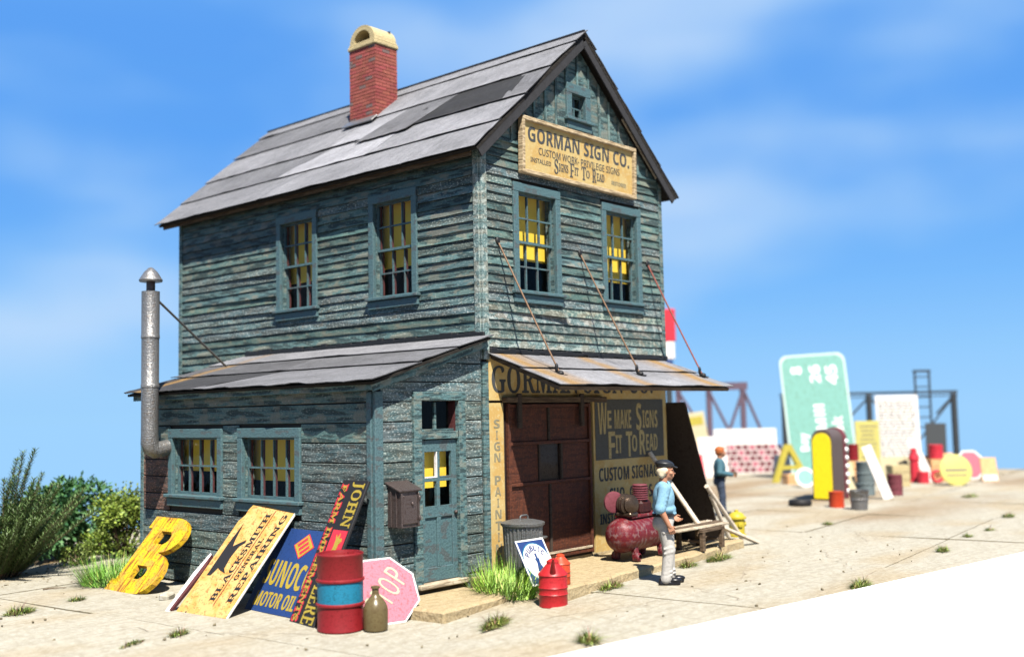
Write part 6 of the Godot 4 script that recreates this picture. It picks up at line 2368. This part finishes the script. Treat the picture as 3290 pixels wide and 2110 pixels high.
# ------------------------------------------------------------------ the far yard
const FACE := -0.85   # a turn that looks back towards the road

func far_board(called: String, label: String, cat: String, p: Vector3, w: float, h: float, m: Material, tilt := 0.12, roll := 0.0, turn := FACE, legs := true) -> Node3D:
	var o := thing(called, label, cat, p, turn)
	o.rotation = Vector3(-tilt, turn, roll)
	var mb := MB.new()
	mb.bx(Vector3(0, h * 0.5, 0), Vector3(w, h, 0.05), 0.01)
	part("panel", mb, m, o)
	if legs:
		mb = MB.new()
		mb.bar(Vector3(0, h * 0.7, -0.03), Vector3(0, 0.0, -0.03 - h * 0.30), 0.06, 0.06)
		part("prop", mb, M.timber, o)
	return o

func make_yard() -> void:
	var o: Node3D
	var mb: MB
	# tall channel sign: yellow face, brown side, bulbs on the far rim
	o = thing("channel_sign", "tall round-topped channel sign with yellow face, rusty brown side and white bulbs", "sign", Vector3(16.88, 0.13, -2.16), -1.50)
	var cap := func(w: float, h: float, y0: float) -> PackedVector2Array:
		var p := PackedVector2Array([Vector2(-w, y0), Vector2(w, y0)])
		for k in 13:
			var a := PI * k / 12
			p.append(Vector2(cos(a) * w, h - w + sin(a) * w))
		return p
	mb = MB.new()
	mb.prism(cap.call(0.31, 2.04, 0.0), -0.50, 0.36)
	part("case", mb, M.case_brown, o)
	mb = MB.new()
	mb.prism(cap.call(0.27, 1.93, 0.06), 0.36, 0.40)
	part("face", mb, M.bright_yellow, o)
	mb = MB.new()
	mb.prism(cap.call(0.345, 2.075, 0.02), -0.74, -0.50)
	part("rim", mb, M.maroon, o)
	for k in 7:
		mb = MB.new()
		mb.ball(Vector3(0.355, 0.22 + k * 0.24, -0.62), Vector3(0.06, 0.07, 0.06), 10, 6)
		part("bulb", mb, M.reflect_white, o)
	# tyre lying flat
	o = thing("tyre", "black tyre lying flat left of the tall yellow channel sign", "tyre", Vector3(14.65, 0.13, -1.95))
	mb = MB.new()
	mb.lathe([Vector2(0.17, 0.02), Vector2(0.28, 0.0), Vector2(0.31, 0.05), Vector2(0.31, 0.13), Vector2(0.28, 0.18), Vector2(0.17, 0.16), Vector2(0.17, 0.02)], 32)
	part("rubber", mb, M.black, o)
	# bucket and a paint tin
	o = thing("bucket", "dented grey metal bucket right of the tall channel sign", "bucket", Vector3(14.40, 0.13, -0.17))
	mb = MB.new()
	mb.lathe([Vector2(0.001, 0.01), Vector2(0.20, 0.0), Vector2(0.22, 0.24), Vector2(0.235, 0.25), Vector2(0.235, 0.28), Vector2(0.225, 0.29), Vector2(0.245, 0.49), Vector2(0.26, 0.505), Vector2(0.24, 0.51), Vector2(0.20, 0.06), Vector2(0.001, 0.05)], 28)
	part("pail", mb, M.galv, o)
	mb = MB.new()
	mb.tube([Vector3(-0.25, 0.48, 0), Vector3(-0.2, 0.40, 0.16), Vector3(0, 0.36, 0.25), Vector3(0.2, 0.40, 0.16), Vector3(0.25, 0.48, 0)], [0.012], 6)
	part("bail", mb, M.galv_dark, o)
	o = thing("paint_tin", "orange-red paint tin behind the grey bucket", "paint tin", Vector3(14.75, 0.13, -0.95))
	mb = MB.new()
	mb.lathe([Vector2(0.001, 0.0), Vector2(0.20, 0.0), Vector2(0.20, 0.40), Vector2(0.21, 0.42), Vector2(0.17, 0.41), Vector2(0.001, 0.42)], 24)
	part("tin", mb, M.orange_red, o)
	# drums and cans
	drum("oil_drum", "blue-grey oil drum beyond the grey bucket", Vector3(18.85, 0.13, -1.88), 0.26, 1.01, M.drum_grey, M.drum_grey)
	drum("small_drum", "small dark red drum right of the white trestle leg", Vector3(19.2, 0.13, -1.12), 0.21, 0.62, M.maroon, M.maroon, "", "drum")
	drum("small_drum", "small red drum beyond the brick-patterned sign", Vector3(31.33, 0.13, -11.34), 0.26, 0.63, M.red, M.red, "", "drum")
	o = thing("crate", "peach wooden crate under the red can beside the blue-grey drum", "crate", Vector3(19.75, 0.13, -2.62), -0.6)
	crate(o, 0.62, 0.98, 0.5, M.peach)
	drum("red_can", "red can standing on the peach crate beside the blue-grey drum", Vector3(19.75, 1.13, -2.62), 0.16, 0.50, M.deep_red, M.deep_red, "", "can")
	o = thing("crate", "cream wooden crate between the two white trestle legs", "crate", Vector3(22.62, 0.13, -2.37), -0.7)
	crate(o, 0.60, 0.72, 0.45, M.cap_stone)
	o = thing("crate", "orange wooden crate behind the round yellow sign", "crate", Vector3(25.7, 0.13, -2.2), -0.7)
	crate(o, 0.66, 0.78, 0.5, M.peach)
	drum("red_can", "red can on the orange crate behind the round yellow sign", Vector3(25.7, 0.93, -2.2), 0.24, 0.48, M.sign_red, M.sign_red, "", "can")
	# letter A
	o = thing("letter_sign", "olive-yellow letter A standing in front of the green road sign", "letter sign", Vector3(23.4, 0.13, -6.6), -0.5)
	o.rotation = Vector3(-0.12, -0.45, 0)
	mb = MB.new()
	mb.prism(PackedVector2Array([Vector2(-0.83, 0), Vector2(-0.56, 0), Vector2(-0.36, 0.45), Vector2(-0.28, 0.62), Vector2(0.0, 1.14), Vector2(0.0, 1.36), Vector2(-0.14, 1.36)]), -0.06, 0.06)
	mb.prism(PackedVector2Array([Vector2(0.83, 0), Vector2(0.56, 0), Vector2(0.36, 0.45), Vector2(0.28, 0.62), Vector2(0.0, 1.14), Vector2(0.0, 1.36), Vector2(0.14, 1.36)]), -0.06, 0.06)
	mb.prism(PackedVector2Array([Vector2(-0.355, 0.451), Vector2(0.355, 0.451), Vector2(0.285, 0.60), Vector2(-0.285, 0.60)]), -0.055, 0.055)
	part("letter", mb, M.olive_yellow, o)
	# green road sign turned on its end
	o = thing("road_sign", "big green road sign with white border standing on its end", "road sign", Vector3(25.30, 0.10, -6.15), FACE)
	o.rotation = Vector3(-0.10, FACE, 0.05)
	o.scale = Vector3(1.12, 1.12, 1.12)
	for q in [[1.12, 4.25, 0.0, 0.04, "sign_border", "border"], [1.05, 4.18, 0.03, 0.05, "sign_green", "face"]]:
		mb = MB.new()
		var r := PackedVector2Array()
		var w: float = q[0]
		var c := 0.28
		var y0: float = 4.25 - q[1]
		for cn in [[1, q[1] - c, 0.0], [-1, q[1] - c, PI / 2], [-1, y0 + c, PI], [1, y0 + c, PI * 1.5]]:
			for k in 6:
				var a: float = cn[2] + PI / 2 * k / 5.0
				r.append(Vector2(cn[0] * (w - c) + cos(a) * c, cn[1] + sin(a) * c))
		mb.prism(r, q[2], q[3])
		part(q[5], mb, M[q[4]], o)
	var ub := Basis(Vector3(0, 1, 0), Vector3(-1, 0, 0), Vector3(0, 0, 1))
	for q in [["8", -0.58, 3.72, 0.26, 0.36], ["26", 0.04, 3.56, 0.60, 0.36], ["45", 0.60, 3.50, 0.66, 0.38], ["Mill", 0.04, 2.10, 0.85, 0.36], ["Oak", 0.60, 1.62, 0.95, 0.36], ["Bay", -0.55, 1.30, 0.60, 0.36]]:
		lettering(q[0], o, M.reflect_white, Transform3D(ub, Vector3(q[1], q[2], 0.056)), q[3], q[4])
	mb = MB.new()
	mb.bar(Vector3(-0.5, 3.2, -0.02), Vector3(-0.5, 0.1, -1.0), 0.08, 0.08)
	mb.bar(Vector3(0.5, 3.2, -0.02), Vector3(0.5, 0.1, -1.0), 0.08, 0.08)
	part("prop", mb, M.steel_dark, o)
	# two big boards behind
	o = far_board("notice_board", "tall cream-white board full of small dark print", "sign board", Vector3(27.6, 0.13, -4.2), 1.62, 3.08, M.sign_white, 0.06)
	for k in 22:
		mb = MB.new()
		var x := -0.72
		while x < 0.7:
			var l := rng.randf_range(0.06, 0.22)
			if x + l > 0.74:
				break
			mb.bx(Vector3(x + l * 0.5, 2.85 - k * 0.115, 0.028), Vector3(l, 0.045, 0.006))
			x += l + 0.05
		part("print_line", mb, M.faded_black if k % 3 else M.ghost_ink, o)
	o = far_board("notice_board", "yellow board with faint print right of the green road sign", "sign board", Vector3(25.4, 0.13, -4.5), 0.88, 2.15, M.pale_yellow, 0.05)
	for k in 10:
		mb = MB.new()
		mb.bx(Vector3(rng.randf_range(-0.05, 0.05), 1.95 - k * 0.16, 0.028), Vector3(rng.randf_range(0.4, 0.7), 0.05, 0.006))
		part("print_line", mb, M.ghost_ink, o)
	far_board("dark_board", "dark grey board right of the tall print-covered board", "sign board", Vector3(29.57, 0.13, -3.57), 0.80, 1.98, M.faded_black, 0.04, -0.03)
	# leaning white planks
	for q in [["white plank leaning right of the blue-grey drum", Vector3(17.75, 0.13, -0.75), 0.30, 1.62, 0.32], ["white plank leaning in front of the print-covered board", Vector3(25.3, 0.13, -2.25), 0.34, 1.62, 0.38]]:
		o = thing("white_plank", q[0], "plank", q[1])
		o.rotation = Vector3(-0.15, FACE, q[4])
		mb = MB.new()
		mb.bx(Vector3(0, q[3] * 0.5, 0), Vector3(q[2], q[3], 0.05), 0.01)
		part("plank", mb, M.sign_white, o)
	# red pump-like post and ring
	o = thing("red_post", "slim red post in front of the print-covered board", "post", Vector3(24.85, 0.13, -2.66))
	mb = MB.new()
	mb.lathe([Vector2(0.22, 0), Vector2(0.22, 0.06), Vector2(0.16, 0.08), Vector2(0.15, 0.75), Vector2(0.18, 0.78), Vector2(0.18, 0.90), Vector2(0.10, 1.05), Vector2(0.12, 1.15), Vector2(0.001, 1.22)], 20)
	part("post", mb, M.sign_red, o)
	o = thing("red_hoop", "small red spoked hoop leaning left of the round yellow sign", "hoop", Vector3(24.75, 0.13, -1.85), FACE)
	mb = MB.new()
	var rg := []
	for k in 25:
		var a := TAU * k / 24
		rg.append(Vector3(cos(a) * 0.18, 0.24 + sin(a) * 0.18, 0))
	mb.tube(rg, [0.06], 8, false)
	part("rim", mb, M.sign_red, o)
	mb = MB.new()
	mb.lathe([Vector2(0.05, -0.04), Vector2(0.05, 0.04), Vector2(0.001, 0.04)], 12, Transform3D(Basis(Vector3.RIGHT, PI / 2), Vector3(0, 0.24, 0)))
	for k in 4:
		mb.bar(Vector3(0, 0.24, 0), Vector3(cos(k * PI / 2 + 0.4) * 0.17, 0.24 + sin(k * PI / 2 + 0.4) * 0.17, 0), 0.03, 0.03)
	part("spokes", mb, M.deep_red, o)
	# round and eight-sided signs at the right
	o = thing("round_sign", "round pale yellow sign leaning at the right end of the yard", "sign", Vector3(23.75, 0.13, -0.82), FACE)
	o.rotation = Vector3(-0.25, FACE, 0)
	mb = MB.new()
	mb.lathe([Vector2(0.001, -0.03), Vector2(0.53, -0.03), Vector2(0.53, 0.0), Vector2(0.50, 0.012), Vector2(0.001, 0.012)], 40, Transform3D(Basis(Vector3.RIGHT, PI / 2), Vector3(0, 0.53, 0)))
	part("disc", mb, M.pale_yellow, o)
	mb = MB.new()
	mb.bx(Vector3(0, 0.36, 0.016), Vector3(0.66, 0.05, 0.004))
	part("print_line", mb, M.ghost_ink, o)
	mb = MB.new()
	mb.bx(Vector3(0, 0.53, 0.016), Vector3(0.72, 0.09, 0.004))
	part("print_line", mb, M.ghost_ink, o)
	o = thing("stop_sign", "faded pink eight-sided sign behind the round yellow sign", "sign", Vector3(27.2, 0.13, -1.5), FACE)
	o.rotation = Vector3(-0.2, FACE, 0)
	for q in [[0.56, -0.02, 0.0, "edge_white", "rim"], [0.50, 0.0, 0.006, "pink", "face"]]:
		mb = MB.new()
		var oc := PackedVector2Array()
		for k in 8:
			var a := PI / 8 + PI / 4 * k
			oc.append(Vector2(cos(a) * q[0], 0.52 + sin(a) * q[0]))
		mb.prism(oc, q[1], q[2])
		part(q[4], mb, M[q[3]], o)
	o = far_board("small_board", "small orange and white board at the right end of the yard", "sign board", Vector3(26.1, 0.13, -0.53), 0.55, 0.84, M.peach, 0.2)
	mb = MB.new()
	mb.bx(Vector3(0, 0.14, 0.03), Vector3(0.5, 0.2, 0.008))
	part("white_band", mb, M.sign_white, o)
	# big dark billboard frame with a ladder cage
	o = thing("billboard_frame", "dark steel billboard frame with a ladder cage behind the green road sign", "billboard frame", Vector3(30.85, 0.0, -6.7), -0.849)
	# local x runs along the frame
	for x in [-3.55, 0.0, 3.55]:
		mb = MB.new()
		mb.bx(Vector3(x, 1.65, 0), Vector3(0.20, 3.3, 0.20), 0.01)
		part("post", mb, M.steel_dark, o)
		mb = MB.new()
		mb.bar(Vector3(x - 0.75 if x > -1 else x + 0.75, 2.45, 0), Vector3(x, 3.2, 0), 0.07, 0.07)
		if x == 0.0:
			mb.bar(Vector3(0.75, 2.45, 0), Vector3(0, 3.2, 0), 0.07, 0.07)
		else:
			mb.bar(Vector3(x - signf(x) * 1.9, 0.9, 0), Vector3(x, 3.15, 0), 0.06, 0.06)
		part("brace", mb, M.steel_dark, o)
	mb = MB.new()
	mb.bx(Vector3(0, 3.36, 0), Vector3(7.4, 0.10, 0.16))
	mb.bx(Vector3(0, 3.20, 0), Vector3(7.4, 0.05, 0.10))
	part("beam", mb, M.steel_dark, o)
	mb = MB.new()
	for x in [1.95, 2.55]:
		mb.bx(Vector3(x, 2.95, 0.05), Vector3(0.07, 2.6, 0.07))
	for k in 6:
		mb.bx(Vector3(2.25, 1.9 + k * 0.42, 0.05), Vector3(0.6, 0.05, 0.06))
	mb.bx(Vector3(2.25, 4.24, 0.05), Vector3(0.72, 0.10, 0.1))
	part("ladder", mb, M.steel_dark, o)
	# plum-coloured truss on the left, beyond the plywood sheet
	o = thing("truss_frame", "faded plum-brown billboard truss seen above the brick-patterned sign", "billboard frame", Vector3(27.6, 0.0, -11.9), -0.849)
	mb = MB.new()
	mb.bx(Vector3(-0.35, 3.80, 0), Vector3(3.1, 0.32, 0.2))
	part("beam", mb, M.steel_plum, o)
	for x in [-1.75, -0.45, 1.0]:
		mb = MB.new()
		mb.bx(Vector3(x, 1.85, 0), Vector3(0.22, 3.7, 0.16))
		part("post", mb, M.steel_plum, o)
	for q in [[-0.45, 3.6, 0.45, 1.7], [1.0, 3.6, 0.30, 1.7], [1.0, 3.7, 2.0, 1.2], [-1.75, 3.6, -0.6, 1.7]]:
		mb = MB.new()
		mb.bar(Vector3(q[0], q[1], 0.05), Vector3(q[2], q[3], 0.05), 0.16, 0.10)
		part("brace", mb, M.steel_plum, o)
	# boards below the truss
	o = far_board("pattern_board", "board with white top and maroon brick-like pattern beyond the second person", "sign board", Vector3(27.4, 0.13, -10.6), 2.62, 1.86, M.sign_white, 0.08)
	for j in 5:
		for i in 9:
			mb = MB.new()
			mb.bx(Vector3(-1.14 + i * 0.285 + (0.1 if j % 2 else 0.0) - 0.02, 0.16 + j * 0.235, 0.03), Vector3(0.24, 0.19, 0.012))
			mb.col = Color.WHITE
			part("block", mb, M.maroon if (i + j) % 3 else M.pink, o)
	far_board("plain_board", "plain white board behind the ginger-haired person", "sign board", Vector3(24.59, 0.13, -10.46), 1.10, 1.62, M.sign_white, 0.12, 0.05)
	o = far_board("tall_board", "tall cream and orange board right of the plywood sheet", "sign board", Vector3(24.9, 0.13, -11.2), 1.0, 2.6, M.sign_cream, 0.10, 0.13)
	mb = MB.new()
	mb.bx(Vector3(-0.05, 0.75, 0.03), Vector3(0.85, 1.3, 0.008))
	part("orange_field", mb, M.peach, o)
	mb = MB.new()
	mb.bx(Vector3(0.1, 2.25, 0.03), Vector3(0.6, 0.35, 0.008))
	part("print_block", mb, M.olive_yellow, o)
	# more of the jumble
	o = far_board("faded_board", "faded pink board between the pattern board and the letter A", "sign board", Vector3(29.01, 0.13, -10.30), 0.95, 1.15, M.pink, 0.15)
	mb = MB.new()
	mb.bx(Vector3(0, 0.85, 0.03), Vector3(0.75, 0.3, 0.008))
	part("print_block", mb, M.sign_white, o)
	far_board("faded_board", "faded white board leaning left of the letter A", "sign board", Vector3(26.51, 0.13, -8.58), 0.7, 0.8, M.sign_white, 0.2, -0.15)
	far_board("faded_board", "peach board behind the round yellow sign and pink sign", "sign board", Vector3(26.17, 0.13, -2.13), 1.0, 0.95, M.peach, 0.18, 0.1)
	far_board("faded_board", "small cream board between the channel sign and the blue-grey drum", "sign board", Vector3(17.74, 0.13, -1.84), 0.45, 1.05, M.sign_cream, 0.2, 0.12)
	far_board("faded_board", "wide cream board low behind the white planks", "sign board", Vector3(25.29, 0.13, -3.28), 1.5, 0.85, M.sign_cream, 0.15)
	far_board("faded_board", "red and white board right of the plywood sheet, low", "sign board", Vector3(23.46, 0.13, -10.53), 0.6, 0.95, M.sign_red, 0.2, 0.1)
	o = thing("crate", "small orange crate under the letter A", "crate", Vector3(22.29, 0.13, -6.09), -0.5)
	crate(o, 0.4, 0.36, 0.36, M.peach)
	o = thing("crate", "dark slatted crate right of the pattern board", "crate", Vector3(28.38, 0.13, -9.50), -0.9)
	crate(o, 0.5, 0.55, 0.4, M.timber_dark)
	o = thing("small_disc", "small white and green disc sign leaning at the foot of the green road sign", "sign", Vector3(21.17, 0.13, -4.93), FACE)
	o.rotation = Vector3(-0.3, FACE, 0)
	for q in [[0.34, 0.0, 0.02, "sign_white", "rim"], [0.26, 0.02, 0.026, "sign_green", "face"]]:
		mb = MB.new()
		var oc := PackedVector2Array()
		for k in 24:
			oc.append(Vector2(cos(TAU * k / 24) * q[0], 0.34 + sin(TAU * k / 24) * q[0]))
		mb.prism(oc, q[1], q[2])
		part(q[4], mb, M[q[3]], o)
	drum("red_can", "squat red can at the foot of the slim red post", Vector3(24.57, 0.13, -2.27), 0.2, 0.4, M.sign_red, M.sign_red, "", "can")
	drum("green_can", "dark green can between the red can and the white plank", Vector3(19.81, 0.13, -2.23), 0.14, 0.95, M.olive_glass, M.drum_grey, "", "can")
	# striped pole sign rising behind the shop
	o = thing("pole_sign", "red, white and dark pole sign rising behind the right side of the shop", "pole sign", Vector3(21.93, 0.13, -10.75), FACE)
	for q in [[5.30, 6.55, "sign_red", "red_panel", 0.62], [4.62, 5.28, "sign_white", "white_panel", 0.52], [4.1, 4.60, "navy", "blue_panel", 0.34]]:
		mb = MB.new()
		mb.bx(Vector3(0, (q[0] + q[1]) * 0.5, 0), Vector3(q[4], q[1] - q[0], 0.2), 0.03)
		part(q[3], mb, M[q[2]], o)
	mb = MB.new()
	mb.bx(Vector3(0, 2.05, 0), Vector3(0.22, 4.1, 0.22))
	part("post", mb, M.steel_dark, o)

func crate(o: Node3D, w: float, h: float, d: float, m: Material) -> void:
	var n := maxi(3, int(h / 0.2))
	for k in n:
		for s in [-1.0, 1.0]:
			var mb := MB.new()
			mb.bx(Vector3(0, h * (k + 0.5) / n, s * d * 0.5), Vector3(w, h / n - 0.02, 0.025), 0.004)
			part("slat", mb, m, o)
			mb = MB.new()
			mb.bx(Vector3(s * w * 0.5, h * (k + 0.5) / n, 0), Vector3(0.025, h / n - 0.02, d - 0.03), 0.004)
			part("slat", mb, m, o)
	var mb2 := MB.new()
	mb2.bx(Vector3(0, h - 0.012, 0), Vector3(w, 0.02, d))
	part("lid", mb2, m, o)

# ------------------------------------------------------------------
func _ready() -> void:
	rng.seed = 20240611
	# camera
	var cam := Camera3D.new()
	cam.name = "camera"
	cam.position = Vector3(-12.293, 2.751, 11.427)
	cam.rotation = Vector3(0.0817, -0.8499, -0.0206)
	cam.projection = Camera3D.PROJECTION_FRUSTUM
	cam.near = 0.1
	cam.far = 3000.0
	cam.size = 2.0 * 0.1 * 1055.0 / 3402.55
	cam.keep_aspect = Camera3D.KEEP_HEIGHT
	var ca := CameraAttributesPhysical.new()
	ca.frustum_focal_length = 90.0
	ca.exposure_aperture = 0.78
	ca.frustum_focus_distance = 16.5
	ca.frustum_near = 0.1
	ca.frustum_far = 3000.0
	add_child(cam)
	cam.attributes = ca
	cam.near = 0.1
	cam.far = 3000.0
	cam.size = 2.0 * 0.1 * 1055.0 / 3402.55
	# sky and exposure
	var we := WorldEnvironment.new()
	we.name = "environment"
	var e := Environment.new()
	e.background_mode = Environment.BG_SKY
	var sk := Sky.new()
	var pm := PanoramaSkyMaterial.new()
	pm.panorama = make_sky()
	sk.sky_material = pm
	e.sky = sk
	e.background_energy_multiplier = 0.315
	e.tonemap_mode = Environment.TONE_MAPPER_LINEAR
	e.tonemap_exposure = 3.2
	e.sdfgi_enabled = true
	e.ssao_enabled = true
	e.ssil_enabled = true
	we.environment = e
	add_child(we)
	# sun: high, behind the camera's left shoulder
	var sun := DirectionalLight3D.new()
	sun.name = "sun"
	sun.light_energy = 1.6
	sun.light_color = Color(1.0, 0.975, 0.93)
	sun.light_angular_distance = 0.5
	sun.shadow_enabled = true
	sun.basis = Basis.looking_at(Vector3(0.71, -1.79, -1.0).normalized(), Vector3.UP)
	add_child(sun)
	make_materials()
	make_ground()
	make_shop()
	make_signs()
	make_props()
	make_people()
	make_plants()
	make_yard()
